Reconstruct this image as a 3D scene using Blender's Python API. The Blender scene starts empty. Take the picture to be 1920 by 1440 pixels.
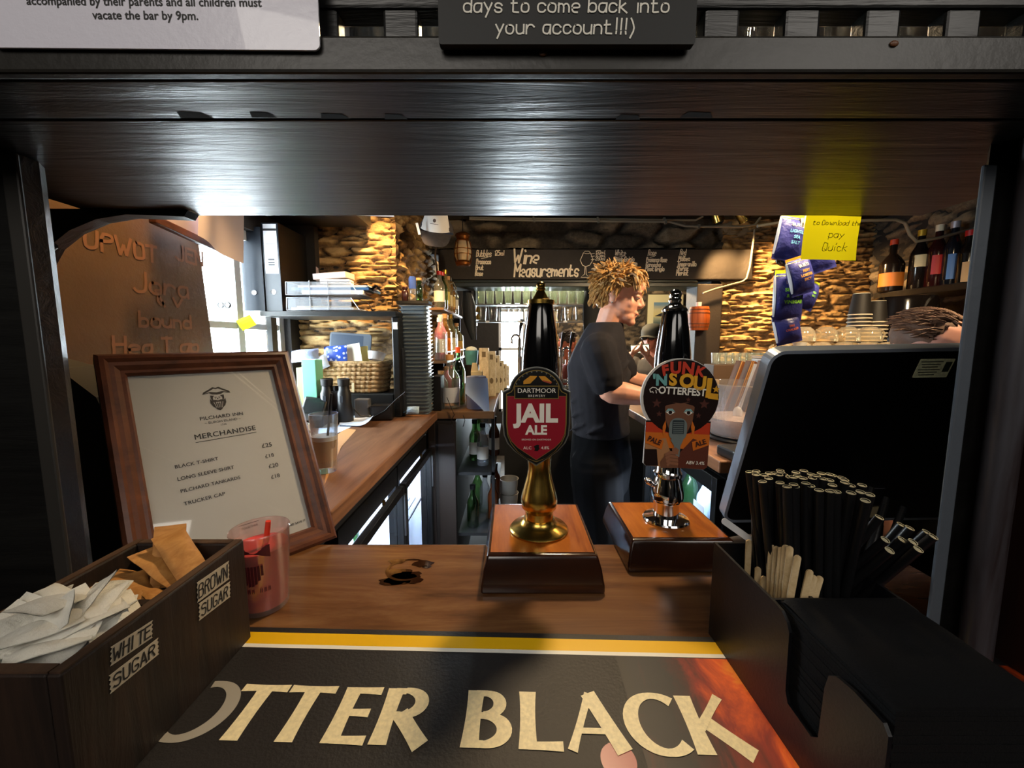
import bpy, bmesh, math, random
from mathutils import Vector, Matrix, Euler, noise
random.seed(7)
sc = bpy.context.scene
COL = sc.collection
V3 = Vector
PI = math.pi
# ------------------------------------------------------------------ camera, sky, exposure
F = 737.0                      # focal length in pixels of a 1920 x 1440 frame
PITCH = math.atan(80 / 737)
SP, CP = math.sin(PITCH), math.cos(PITCH)
EYE = V3((0, 0, 1.41))
BAR = 1.08                     # height of the bar top and of the work tops
cd = bpy.data.cameras.new('camera'); cam = bpy.data.objects.new('camera', cd); COL.objects.link(cam)
cd.sensor_fit = 'HORIZONTAL'; cd.sensor_width = 36; cd.lens = 36 * F / 1920
cd.clip_start = 0.01; cd.clip_end = 60
cam.location = EYE; cam.rotation_euler = (PI / 2 - PITCH, 0, 0)
sc.camera = cam
w = bpy.data.worlds.new('sky'); sc.world = w; w.use_nodes = True
w.node_tree.nodes['Background'].inputs[0].default_value = (0.80, 0.91, 1.0, 1)
w.node_tree.nodes['Background'].inputs[1].default_value = 55.0
sc.view_settings.view_transform = 'Standard'; sc.view_settings.look = 'None'
sc.view_settings.gamma = 1.0; sc.view_settings.exposure = 0.3
sc.view_settings.use_curve_mapping = False
sc.cycles.use_denoising = True
sc.cycles.max_bounces = 10; sc.cycles.transparent_max_bounces = 24
sc.cycles.sample_clamp_indirect = 6.0
WARM = (1.0, 0.74, 0.44); AMBER = (1.0, 0.60, 0.24); SOFT = (1.0, 0.93, 0.84)

def lamp(name, kind, loc, energy, color, size=0.05, target=None, spot=None, blend=0.6, size_y=None, portal=False):
    l = bpy.data.lights.new(name, kind); o = bpy.data.objects.new(name, l); COL.objects.link(o)
    l.energy = energy; l.color = color; o.location = loc
    if kind == 'AREA':
        l.size = size
        if size_y: l.shape = 'RECTANGLE'; l.size_y = size_y
        if portal: l.cycles.is_portal = True
    else:
        l.shadow_soft_size = size
    if kind == 'SPOT': l.spot_size = math.radians(spot or 90); l.spot_blend = blend
    if target is not None:
        o.rotation_euler = (V3(target) - V3(loc)).to_track_quat('-Z', 'Y').to_euler()
    return o

WIN_L = dict(y0=1.30, y1=1.90, z0=1.10, z1=1.86)      # window in the left wall (x = -1.06)
WIN_F = dict(x0=-0.16, x1=0.44, z0=0.55, z1=1.80)      # doorway / window in the far wall
lamp('window_portal', 'AREA', (-1.10, (WIN_L['y0'] + WIN_L['y1']) / 2, (WIN_L['z0'] + WIN_L['z1']) / 2), 1, (1, 1, 1), .6, (0, 1.6, 1.48), size_y=.76, portal=True)
lamp('far_portal', 'AREA', (.14, 4.82, 1.18), 1, (1, 1, 1), .60, (.14, 0, 1.18), size_y=1.25, portal=True)
# lamps of the room, and two added fill lights
lamp('pub_lamp', 'AREA', (-0.35, -0.75, 2.12), 8.0, SOFT, .8, (0.0, .45, 1.08))
lamp('pub_lamp', 'AREA', (0.75, -0.55, 2.15), 5.0, SOFT, .7, (0.2, .4, 1.08))
lamp('bar_warm_spot', 'SPOT', (.22, 1.02, 2.12), 34, WARM, .05, (.17, .60, 1.1), 95)
lamp('bar_warm_spot', 'SPOT', (.95, 1.15, 2.14), 70, WARM, .05, (.45, 1.62, 1.40), 110)
lamp('stone_lamp', 'SPOT', (-.52, 1.66, 2.16), 75, AMBER, .03, (-.66, 1.96, 1.62), 74)
lamp('panel_lamp', 'SPOT', (-.80, 1.05, 2.12), 20, AMBER, .03, (-1.06, 1.0, 1.70), 100)
lamp('far_lamp', 'POINT', (.85, 3.7, 2.02), 60, WARM, .08)
lamp('glass_fill', 'POINT', (.12, 3.22, 1.92), 26.0, SOFT, .05)  # fill light added behind the rack to brighten its glasses, no fitting there
lamp('bar_warm_spot', 'SPOT', (1.40, .98, 2.14), 60, WARM, .05, (1.45, 1.62, 1.3), 105)  # added fill for the cups, crisp packets and bottles, not a real ceiling lamp

def ray(px, py):
    a, b = (px - 960) / F, (720 - py) / F
    return V3((a, CP + b * SP, -SP + b * CP))
def P(px, py, Y):
    d = ray(px, py); return EYE + d * (Y / d.y)
def PZ(px, py, z):
    d = ray(px, py); return EYE + d * ((z - EYE.z) / d.z)

# ------------------------------------------------------------------ materials
def nt(name):
    m = bpy.data.materials.new(name); m.use_nodes = True
    return m, m.node_tree.nodes, m.node_tree.links, m.node_tree.nodes['Principled BSDF']
def lin(c):
    if isinstance(c, str):
        c = tuple(int(c[i:i + 2], 16) / 255 for i in (0, 2, 4))
        c = tuple(x / 12.92 if x <= .04045 else ((x + .055) / 1.055) ** 2.4 for x in c)
    return (c[0], c[1], c[2], 1)
def coords(N, L, scale, kind='Object'):
    tc = N.new('ShaderNodeTexCoord'); mp = N.new('ShaderNodeMapping')
    mp.inputs['Scale'].default_value = scale if hasattr(scale, '__len__') else (scale,) * 3
    L.new(tc.outputs[kind], mp.inputs['Vector']); return mp.outputs['Vector']
def noise_n(N, L, vec, scale=1.0, detail=4, rough=.6, dist=0):
    t = N.new('ShaderNodeTexNoise'); t.inputs['Scale'].default_value = scale
    t.inputs['Detail'].default_value = detail; t.inputs['Roughness'].default_value = rough
    t.inputs['Distortion'].default_value = dist
    L.new(vec, t.inputs['Vector']); return t.outputs['Fac']
def ramp(N, L, fac, stops):
    r = N.new('ShaderNodeValToRGB')
    while len(r.color_ramp.elements) < len(stops): r.color_ramp.elements.new(.5)
    for e, (p, c) in zip(r.color_ramp.elements, stops): e.position = p; e.color = lin(c)
    L.new(fac, r.inputs['Fac']); return r.outputs['Color']
def bump(N, L, b, h, strength, dist=.01):
    n = N.new('ShaderNodeBump'); n.inputs['Strength'].default_value = strength; n.inputs['Distance'].default_value = dist
    L.new(h, n.inputs['Height']); L.new(n.outputs['Normal'], b.inputs['Normal'])
def mat(name, col, rough=.5, metal=0.0, var=0.0, vs=20, bp=0.0, bs=80, emit=0, coat=0, sheen=0, trans=0, alpha=1, sss=0, spec=.5):
    m, N, L, b = nt(name); c = lin(col)
    b.inputs['Base Color'].default_value = c; b.inputs['Roughness'].default_value = rough
    b.inputs['Metallic'].default_value = metal; b.inputs['Coat Weight'].default_value = coat
    b.inputs['Sheen Weight'].default_value = sheen; b.inputs['Transmission Weight'].default_value = trans
    b.inputs['Alpha'].default_value = alpha; b.inputs['Specular IOR Level'].default_value = spec
    if sss: b.inputs['Subsurface Weight'].default_value = sss; b.inputs['Subsurface Radius'].default_value = (.02, .006, .004)
    if emit: b.inputs['Emission Color'].default_value = c; b.inputs['Emission Strength'].default_value = emit
    if var or bp: vec = coords(N, L, 1)
    if var:
        f = noise_n(N, L, vec, vs)
        d = tuple(max(0, x * (1 - var)) for x in c[:3]); e = tuple(min(1, x * (1 + var)) for x in c[:3])
        L.new(ramp(N, L, f, [(.3, d), (.7, e)]), b.inputs['Base Color'])
    if bp: bump(N, L, b, noise_n(N, L, vec, bs), bp)
    return m
def wood(name, c1, c2, scale=(3, 30, 30), rough=.35, bp=.15, coat=0, c3=None):
    m, N, L, b = nt(name); vec = coords(N, L, scale)
    f = noise_n(N, L, vec, 1, 6, .65, .6)
    st = [(.3, c1), (.68, c2)]
    if c3: st = [(.25, c1), (.5, c2), (.75, c3)]
    L.new(ramp(N, L, f, st), b.inputs['Base Color'])
    b.inputs['Roughness'].default_value = rough; b.inputs['Coat Weight'].default_value = coat; b.inputs['Coat Roughness'].default_value = .15
    if bp: bump(N, L, b, f, bp, .004)
    return m
def glass(name, tint=(1, 1, 1), gloss=.9, haze=0.0, rough=.03):
    """thin clear glass or plastic: see-through with a fresnel sheen"""
    m, N, L, b = nt(name); N.remove(b)
    out = N['Material Output']; t = N.new('ShaderNodeBsdfTransparent'); g = N.new('ShaderNodeBsdfGlossy')
    t.inputs['Color'].default_value = (*tint, 1); g.inputs['Roughness'].default_value = rough
    lw = N.new('ShaderNodeLayerWeight'); lw.inputs['Blend'].default_value = .35
    mu = N.new('ShaderNodeMath'); mu.operation = 'MULTIPLY_ADD'; mu.inputs[1].default_value = gloss; mu.inputs[2].default_value = .04
    L.new(lw.outputs['Facing'], mu.inputs[0])
    mx = N.new('ShaderNodeMixShader'); L.new(mu.outputs[0], mx.inputs['Fac']); L.new(t.outputs[0], mx.inputs[1]); L.new(g.outputs[0], mx.inputs[2])
    last = mx.outputs[0]
    if haze:
        d = N.new('ShaderNodeBsdfDiffuse'); d.inputs['Color'].default_value = (*tint, 1)
        m2 = N.new('ShaderNodeMixShader'); m2.inputs['Fac'].default_value = haze
        L.new(last, m2.inputs[1]); L.new(d.outputs[0], m2.inputs[2]); last = m2.outputs[0]
    L.new(last, out.inputs['Surface']); return m
def stone(name, stops, rough=.85):
    m, N, L, b = nt(name); vec = coords(N, L, (1, 1, 1))
    at = N.new('ShaderNodeAttribute'); at.attribute_name = 'tone'
    n1 = noise_n(N, L, vec, 60, 5, .7)
    ad = N.new('ShaderNodeMath'); ad.operation = 'MULTIPLY_ADD'; ad.inputs[1].default_value = .55
    L.new(n1, ad.inputs[0]); L.new(at.outputs['Fac'], ad.inputs[2])
    L.new(ramp(N, L, ad.outputs[0], stops), b.inputs['Base Color'])
    b.inputs['Roughness'].default_value = rough
    bump(N, L, b, noise_n(N, L, coords(N, L, (60, 60, 160)), 1, 6, .7), .7, .01); return m

# ------------------------------------------------------------------ mesh building
class MB:
    def __init__(s): s.v = []; s.f = []; s.m = []; s.a = None; s.rc = 0
    def add(s, vs, fs, mi=0, M=None):
        o = len(s.v)
        s.v += [tuple(M @ V3(v)) if M else tuple(v) for v in vs]
        s.f += [tuple(i + o for i in f) for f in fs]; s.m += [mi] * len(fs); return s
    def box(s, c, d, mi=0, M=None):
        x, y, z = c; a, b, e = d[0] / 2, d[1] / 2, d[2] / 2
        return s.add([(x - a, y - b, z - e), (x + a, y - b, z - e), (x + a, y + b, z - e), (x - a, y + b, z - e), (x - a, y - b, z + e), (x + a, y - b, z + e), (x + a, y + b, z + e), (x - a, y + b, z + e)],
                     [(0, 3, 2, 1), (4, 5, 6, 7), (0, 1, 5, 4), (1, 2, 6, 5), (2, 3, 7, 6), (3, 0, 4, 7)], mi, M)
    def b2(s, p, q, mi=0, M=None):
        return s.box([(a + b) / 2 for a, b in zip(p, q)], [abs(a - b) for a, b in zip(p, q)], mi, M)
    def prism(s, poly, z0, z1, mi=0, M=None, side=None):
        n = len(poly)
        s.add([(x, y, z0) for x, y in poly] + [(x, y, z1) for x, y in poly], [tuple(range(n - 1, -1, -1)), tuple(range(n, 2 * n))], mi, M)
        o = len(s.v) - 2 * n; fs = [(i, (i + 1) % n, n + (i + 1) % n, n + i) for i in range(n)]
        s.f += [tuple(i + o for i in f) for f in fs]; s.m += [mi if side is None else side] * n; return s
    def flat(s, poly, z=0, mi=0, M=None):
        return s.add([(x, y, z) for x, y in poly], [tuple(range(len(poly)))], mi, M)
    def lathe(s, prof, n=24, mi=0, M=None, cap=True):
        vs = []; fs = []
        for r, z in prof:
            for i in range(n):
                t = 2 * PI * i / n; vs.append((r * math.cos(t), r * math.sin(t), z))
        for k in range(len(prof) - 1):
            for i in range(n): j = (i + 1) % n; fs.append((k * n + i, k * n + j, (k + 1) * n + j, (k + 1) * n + i))
        if cap:
            if prof[0][0] > 1e-5: fs.append(tuple(range(n - 1, -1, -1)))
            if prof[-1][0] > 1e-5: fs.append(tuple((len(prof) - 1) * n + i for i in range(n)))
        return s.add(vs, fs, mi, M)
    def loft(s, rings, n=16, mi=0, M=None, cap=True):
        """rings: (centre, half axis a, half axis b)"""
        vs = []; fs = []
        for c, a, b in rings:
            for i in range(n):
                t = 2 * PI * i / n; vs.append(V3(c) + V3(a) * math.cos(t) + V3(b) * math.sin(t))
        for k in range(len(rings) - 1):
            for i in range(n): j = (i + 1) % n; fs.append((k * n + i, k * n + j, (k + 1) * n + j, (k + 1) * n + i))
        if cap: fs += [tuple(range(n - 1, -1, -1)), tuple((len(rings) - 1) * n + i for i in range(n))]
        return s.add(vs, fs, mi, M)
    def tube(s, pts, r, n=8, mi=0, M=None, cap=True, up=None):
        pts = [V3(p) for p in pts]; k = len(pts); rs = r if hasattr(r, '__len__') else [r] * k
        rings = []; pa = None
        for i, p in enumerate(pts):
            d = (pts[min(i + 1, k - 1)] - pts[max(i - 1, 0)])
            d = d.normalized() if d.length > 1e-9 else V3((0, 0, 1))
            if pa is None: pa = d.orthogonal().normalized() if up is None else V3(up)
            a = pa - d * pa.dot(d); a = a.normalized() if a.length > 1e-6 else d.orthogonal().normalized()
            pa = a; rings.append((p, a * rs[i], d.cross(a) * rs[i]))
        return s.loft(rings, n, mi, M, cap)
    def ell(s, c, r, n=14, mi=0, M=None, R=None):
        vs = []; fs = []; k = n // 2; c = V3(c)
        for j in range(k + 1):
            th = PI * j / k
            for i in range(n):
                t = 2 * PI * i / n
                q = V3((r[0] * math.sin(th) * math.cos(t), r[1] * math.sin(th) * math.sin(t), -r[2] * math.cos(th)))
                vs.append(c + (R @ q if R else q))
        for j in range(k):
            for i in range(n): q = (i + 1) % n; fs.append((j * n + i, j * n + q, (j + 1) * n + q, (j + 1) * n + i))
        return s.add(vs, fs, mi, M)
    def ribbon(s, pts, ws, z=0, mi=0, M=None, h=0.0):
        """flat calligraphic stroke in the local xy plane"""
        k = len(pts); ws = ws if hasattr(ws, '__len__') else [ws] * k; vs = []; s.rc += 1; z += (s.rc % 30) * 8e-6
        for i, p in enumerate(pts):
            a, b = V3(pts[max(i - 1, 0)]), V3(pts[min(i + 1, k - 1)]); d = (b - a); d = d / max(d.length, 1e-9)
            nx, ny = -d.y * ws[i] / 2, d.x * ws[i] / 2
            vs += [(p[0] + nx, p[1] + ny, z), (p[0] - nx, p[1] - ny, z)]
        return s.add(vs, [(2 * i, 2 * i + 1, 2 * i + 3, 2 * i + 2) for i in range(k - 1)], mi, M)
    def grid(s, fn, nu, nv, mi=0, M=None):
        vs = [fn(i / nu, j / nv) for j in range(nv + 1) for i in range(nu + 1)]
        return s.add(vs, [(j * (nu + 1) + i, j * (nu + 1) + i + 1, (j + 1) * (nu + 1) + i + 1, (j + 1) * (nu + 1) + i) for j in range(nv) for i in range(nu)], mi, M)

def circ(cx, cy, r, n=32, a0=0, a1=2 * PI, ry=None):
    full = abs(a1 - a0 - 2 * PI) < 1e-6; ry = ry or r
    return [(cx + r * math.cos(a0 + (a1 - a0) * i / (n if full else n - 1)), cy + ry * math.sin(a0 + (a1 - a0) * i / (n if full else n - 1))) for i in range(n)]
def rrect(w, h, r, n=5, cx=0, cy=0):
    out = []
    for sx, sy, a in ((1, 1, 0), (-1, 1, PI / 2), (-1, -1, PI), (1, -1, 1.5 * PI)):
        for i in range(n + 1):
            t = a + PI / 2 * i / n
            out.append((cx + sx * (w / 2 - r) + r * math.cos(t), cy + sy * (h / 2 - r) + r * math.sin(t)))
    return out
def frame_m(o, x, y, z):
    """matrix with the given local axes"""
    M = Matrix.Identity(4)
    for i, a in enumerate((x, y, z)):
        for j in range(3): M[j][i] = a[j]
    for j in range(3): M[j][3] = o[j]
    return M
def TR(loc=(0, 0, 0), rx=0, ry=0, rz=0, s=1):
    return Matrix.Translation(V3(loc)) @ Euler((rx, ry, rz)).to_matrix().to_4x4() @ Matrix.Scale(s, 4)
def FACE(loc, yaw=0, lean=0, roll=0):
    """local x right, y up, z towards the room's front (-Y); yaw turns it about the vertical, lean tips its top away"""
    return Matrix.Translation(V3(loc)) @ Euler((0, 0, yaw)).to_matrix().to_4x4() @ Euler((PI / 2 - lean, 0, 0)).to_matrix().to_4x4() @ Euler((0, 0, roll)).to_matrix().to_4x4()

def obj(name, mb, mats, parent=None, smooth=0, bev=0, M=None, bseg=2, recalc=True):
    me = bpy.data.meshes.new(name); me.from_pydata(mb.v, [], mb.f)
    mats = mats if isinstance(mats, (list, tuple)) else [mats]
    for q in mats: me.materials.append(q)
    me.polygons.foreach_set('material_index', mb.m)
    if recalc:
        bm = bmesh.new(); bm.from_mesh(me); bmesh.ops.recalc_face_normals(bm, faces=bm.faces[:]); bm.to_mesh(me); bm.free()
    if mb.a:
        at = me.attributes.new('tone', 'FLOAT', 'POINT'); at.data.foreach_set('value', mb.a)
    if smooth:
        me.polygons.foreach_set('use_smooth', [True] * len(me.polygons)); me.set_sharp_from_angle(angle=math.radians(smooth))
    me.update()
    o = bpy.data.objects.new(name, me); COL.objects.link(o)
    if parent: o.parent = parent
    if M is not None: o.matrix_local = M
    if bev:
        b = o.modifiers.new('bev', 'BEVEL'); b.width = bev; b.segments = bseg; b.limit_method = 'ANGLE'; b.angle_limit = math.radians(35)
    return o
def tag(o, label=None, cat=None, group=None, kind=None):
    if label: o['label'] = label
    if cat: o['category'] = cat
    if group: o['group'] = group
    if kind: o['kind'] = kind
    return o
def thing(name, label, cat, M=None, group=None):
    o = bpy.data.objects.new(name, None); COL.objects.link(o); o.empty_display_size = .02
    if M is not None: o.matrix_world = M
    return tag(o, label, cat, group)
def copy_tree(o, parent=None):
    c = o.copy(); COL.objects.link(c)
    if parent: c.parent = parent
    for ch in list(o.children): copy_tree(ch, c)
    return c
def struct(name, mb, m, **k): return tag(obj(name, mb, m, **k), kind='structure')

# ------------------------------------------------------------------ lettering
def textw(mb, s, width, M=None, mi=0, **k):
    """lettering set to a given width"""
    q = MB(); text(q, s, 1.0, **k); xs = [v[0] for v in q.v]; f = width / (max(xs) - min(xs)); c = (max(xs) + min(xs)) / 2
    mb.add([((x - c) * f, y * f, z) for x, y, z in q.v], q.f, mi, M); return mb
def text(mb, s, size, M=None, mi=0, align='CENTER', bold=0, sx=1, shear=0, spacing=1):
    c = bpy.data.curves.new('t', 'FONT'); c.body = s; c.size = size; c.align_x = align; c.align_y = 'CENTER'
    c.offset = 0 if bold < .025 else bold * size; c.shear = shear; c.space_character = spacing; c.resolution_u = 3
    o = bpy.data.objects.new('t', c); COL.objects.link(o)
    dg = bpy.context.evaluated_depsgraph_get(); e = o.evaluated_get(dg); me = e.to_mesh()
    vs = [(v.co.x * sx, v.co.y, v.co.z) for v in me.vertices]; fs = [tuple(p.vertices) for p in me.polygons]
    e.to_mesh_clear(); bpy.data.objects.remove(o); bpy.data.curves.remove(c)
    if 0 < bold < .025:
        for k, (dx, dy) in enumerate(((bold, 0), (-bold, 0), (0, bold * .7), (0, -bold * .7))): mb.add([(x + dx * size, y + dy * size, z + 1e-5 * (k + 1)) for x, y, z in vs], fs, mi, M)
    mb.add(vs, fs, mi, M); return mb
# pen strokes: pairs of digits (x 0-4, y 0-9 with the baseline at 2, x-height 6, capitals 9), strokes split by |
PEN = {}
for k_, v_ in zip('abcdefghijklmnopqrstuvwxyz',
    '46160503123244|4642 0902|0516364543321203 4536160503123243 4942|4536160503123243 044445361605031232 4839291712|0636 4536160503123243|464130100112 0902|0516364542 1612|1819 26211001|2829 0902|3604|1442 1912 0602|05162522|25364542 0602|0516364542 160503123243453616 0600|0516364543321203 4640|4536160503123243 0602|04163645 4536160514344332120 3 1813123242|0636 0603123243|4642 062246 0612243246 0642|4602 0623|4610 06460242'.replace('20 3', '203').split(' ')): PEN[k_] = v_
for k_, v_ in zip('ABCDEFGHIJKLMNOPQRSTUVWXYZ',
    '022942|1434 020939483606|3645433202 4839190803123243 02092947432202 49090242|0636 490902|0636 48391908031232434525 0902|4942|0646 1912 4943321203 0902|4905|1642 090242 0209254942 02094249 190803123243483919 02093948473606 190803123243483919|2442 02093948473606|2642 483919080716364543321203 0949|2922 090312324349 092249 0912263249 0942|4902 092649|2622 09490242'.split(' ')): PEN[k_] = v_
for k_, v_ in (('1', '182922'), ('2', '08193948460242'), ('3', '081939483645433212'), ('0', '190803123243483919'), ('5', '490906364543321203'), ('7', '094912'), ('!', '1914|1312'), ('(', '39271430'), (')', '19273410'), ("'", '1918'), ('.', '1213'), ('-', '0545'), ('/', '0249'), ('&', '42180939281423324 4'.replace(' ', '')), ('t', PEN['t'])): PEN[k_] = v_
def pen(mb, s, size, M, r, mi=0, slant=.15, align='L', sx=1.0, jit=.25, rnd=None):
    """handwriting: size is the height of a capital, r the half width of the pen line"""
    rnd = rnd or random.Random(len(s) * 13 + ord(s[0])); u = size / 7
    adv = lambda ch: 7.2 if ch in 'MWmw' else 2.6 if ch in 'il.\'!1' else (3.4 if ch == ' ' else 5.5)
    tot = sum(adv(c) for c in s); x0 = {'L': 0, 'C': -tot / 2, 'R': -tot}[align]
    for ch in s:
        if ch in PEN:
            for st in PEN[ch].split('|'):
                pts = [(int(st[i]) + rnd.uniform(-jit, jit), int(st[i + 1]) - 2 + rnd.uniform(-jit, jit)) for i in range(0, len(st) - 1, 2)]
                if len(pts) > 2 and ch not in 'MNVWAXYZKEFHLTvwxyzk':
                    q = [pts[0]]
                    for a, b in zip(pts, pts[1:]): q += [(a[0] * .75 + b[0] * .25, a[1] * .75 + b[1] * .25), (a[0] * .25 + b[0] * .75, a[1] * .25 + b[1] * .75)]
                    pts = q + [pts[-1]]
                out = [((x0 + x * (1.4 if ch in 'MWmw' else 1) + slant * y) * u * sx, y * u) for x, y in pts]
                d0 = V3(out[0]) - V3(out[1]); d1 = V3(out[-1]) - V3(out[-2])
                out[0] = tuple(V3(out[0]) + d0.normalized() * r * .8 if d0.length else out[0]); out[-1] = tuple(V3(out[-1]) + d1.normalized() * r * .8 if d1.length else out[-1])
                if ch in 'MNVWAXYZKEFHLTvwxyzk':
                    for a, b in zip(out, out[1:]):
                        e = (V3(b) - V3(a)).normalized() * r * .5; mb.ribbon([(a[0] - e.x, a[1] - e.y), (b[0] + e.x, b[1] + e.y)], 2 * r, 0, mi, M)
                else: mb.ribbon(out, 2 * r, 0, mi, M)
        x0 += adv(ch)
    return mb
# ------------------------------------------------------------------ shared materials
BLACKP = wood('black_paint', '0a0a0a', '191918', (3, 40, 40), .34, .35)
BLACKW = mat('black_satin', '0d0d0e', .42, bp=.08, bs=60)
BLACK = mat('black_plastic', '0a0a0b', .38)
BLACKM = mat('black_matt', '0b0b0c', .7)
BARWOOD = wood('bar_top_varnish', '3c2415', '694528', (3, 28, 28), .26, .1, .25, '85603c')
WORKTOP = wood('worktop_oak', '5a3a28', '8d6448', (30, 3, 30), .38, .12)
OLDTOP = wood('old_shelf_wood', '5c4028', '84603e', (3, 25, 25), .5, .2)
PLINTH = wood('pump_plinth_mahogany', '1a0c07', '351a0c', (3, 22, 22), .2, .05, .5)
PLINTHTOP = wood('pump_plinth_top', '7a3a0e', 'b56a22', (26, 4, 26), .25, .06, .4)
FRAMEW = wood('picture_frame_walnut', '3a1c10', '6a3b24', (20, 20, 20), .4, .12)
CADDYW = wood('caddy_dark_wood', '0d0907', '2c1d14', (60, 60, 5), .55, .3)
RIMW = wood('caddy_rim', '2b1d14', '5a4230', (40, 10, 40), .5, .2)
PAPER = mat('paper', 'd9d9d6', .7, var=.05, vs=12)
PAPERW = mat('white_paper', 'e6e7ea', .6)
PAPERB = mat('cool_paper', 'cfdcf0', .6)
INK = mat('ink', '1b1a1a', .6); CHALK = mat('chalk_white', 'dcd8cc', .8); CREAM = mat('cream_print', 'e2d3a8', .5, var=.14, vs=260)
WHITEP = mat('white_print', 'e6e2d6', .45); YELLOW = mat('yellow_print', 'e8b50c', .35); GOLD = mat('gold_print', '9c8448', .35, .6)
BRASS = mat('brass', 'c8a452', .24, 1, var=.15, vs=60); CHROME = mat('chrome', 'd6d6d8', .07, 1); STEEL = mat('steel', '9a9a9c', .28, 1)
HANDLE = mat('handle_ebony', '08080a', .12, coat=.6)
RED = mat('red_print', '8d1426', .35); ORANGE = mat('orange_print', 'd9531c', .4); BROWN = mat('brown_print', '3a2018', .4)
GLASS = glass('clear_glass', (.97, .98, .97)); GLASSG = glass('green_glass', (.35, .55, .30)); PERSPEX = glass('clear_plastic', (.96, .97, .98), .8, .06)
SMOKE = glass('smoked_plastic', (.75, .78, .82), .7, .1)
GLASSLIT = glass('shelf_glass', (.93, .95, .88), 1.0, .10)
SKIN = mat('skin', 'd79a80', .5, var=.14, vs=14, sss=.08); HAIRB = mat('ginger_blond_hair', 'a47a42', .6, var=.55, vs=45)
HAIRD = mat('dark_hair', '2a1a12', .6, var=.3, vs=60); TEE = mat('charcoal_tee', '1d1b20', .9, var=.15, vs=40, spec=.25); SHORTS = mat('black_shorts', '060608', .95, spec=.1)
PLASTER = mat('dark_plaster', '1b1715', .8, bp=.3, bs=30)
CEIL = wood('ceiling_boards', '100e0d', '1f1b18', (30, 3, 30), .7, .2)
SIGNB = mat('beam_black', '2b2521', .75, var=.15, vs=14, bp=.35, bs=26)
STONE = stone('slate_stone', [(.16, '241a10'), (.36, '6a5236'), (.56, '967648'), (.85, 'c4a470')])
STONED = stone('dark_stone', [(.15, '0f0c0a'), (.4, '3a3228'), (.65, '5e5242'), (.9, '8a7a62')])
STONEL = stone('pale_stone', [(.2, '3a2a1c'), (.42, '9a8866'), (.65, 'c8b48a'), (.85, '9a5a38')])

def sstep(a, b, x):
    t = max(0, min(1, (x - a) / (b - a))); return t * t * (3 - 2 * t)
def stone_panel(name, o, u, v, lu, lv, m, amp=.03, sw=8, sh=20, step=.012, seed=0, kind='structure', bulge=0):
    """rubble slate wall: u along, v up, relief towards u x v"""
    o, u, v = V3(o), V3(u).normalized(), V3(v).normalized(); n = u.cross(v); mb = MB()
    nu, nv = max(2, int(lu / step)), max(2, int(lv / step)); tones = []
    def fn(a, b):
        U, W = a * lu, b * lv
        wob = noise.noise(V3((U * 5 + seed, W * 5, 3))) * .25
        q = V3((U * sw + wob + seed * 7.3, W * sh + wob * 1.6, seed))
        d, pts = noise.voronoi(q, distance_metric='DISTANCE')
        e = sstep(.0, .28, d[1] - d[0]); h = (math.sin(pts[0].x * 12.9 + pts[0].y * 78.2) * 43758.5) % 1.0
        r = amp * (e * (.45 + .55 * h) + .35 * noise.fractal(V3((U * 22, W * 60, seed)), 1, 2, 3)) - amp * .5
        r += bulge * noise.noise(V3((U * 2.2, W * 1.7, seed + 9)))
        tones.append(.05 + .5 * h * e + .12 * e)
        return tuple(o + u * U + v * W + n * r)
    mb.grid(fn, nu, nv); mb.a = tones
    ob = obj(name, mb, m, smooth=60, recalc=False)
    return tag(ob, kind=kind)

# ------------------------------------------------------------------ the room shell
XL, XR, YB, ZC = -1.06, 2.42, 2.72, 2.26
struct('floor', MB().b2((XL - .1, -3, -.06), (4.2, 5.0, 0)), wood('floor_slate', '3a3632', '6a655e', (6, 6, 6), .6, .2))
struct('ceiling', MB().b2((XL - .1, -3, ZC), (4.2, 5.0, ZC + .06)), CEIL)
mb = MB(); W = WIN_L
mb.b2((XL - .12, -3, 0), (XL, W['y0'], ZC)); mb.b2((XL - .12, W['y1'], 0), (XL, 2.1, ZC))
mb.b2((XL - .12, W['y0'], 0), (XL, W['y1'], W['z0'])); mb.b2((XL - .12, W['y0'], W['z1']), (XL, W['y1'], ZC))
struct('wall_left', mb, PLASTER)
# the window: white frame, bars, panes; the light boards round it
mb = MB(); WF = mat('window_paint', 'b9bcc0', .5)
for z in (W['z0'] + .02, W['z1'] - .02): mb.b2((XL - .07, W['y0'], z - .02), (XL - .03, W['y1'], z + .02))
for y in (W['y0'] + .02, W['y0'] + .30, W['y1'] - .02): mb.b2((XL - .07, y - .018, W['z0']), (XL - .03, y + .018, W['z1']))
mb.b2((XL - .065, W['y0'], 1.46), (XL - .035, W['y1'], 1.485))
wf = struct('window_1', mb, WF)
obj('pane', MB().b2((XL - .052, W['y0'] + .02, W['z0'] + .02), (XL - .048, W['y1'] - .02, W['z1'] - .02)), GLASS, wf)
obj('window_sill', MB().b2((XL - .03, W['y0'] - .04, W['z0'] - .03), (XL + .07, W['y1'] + .02, W['z0'])), WF, wf, bev=.004)
struct('wall_right', MB().b2((XR, -3, 0), (XR + .1, 2.9, ZC)), PLASTER)
struct('wall_front', MB().b2((XL - .1, -3.1, 0), (4.2, -3, ZC)), mat('front_wall', '6a5844', .8))
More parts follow.
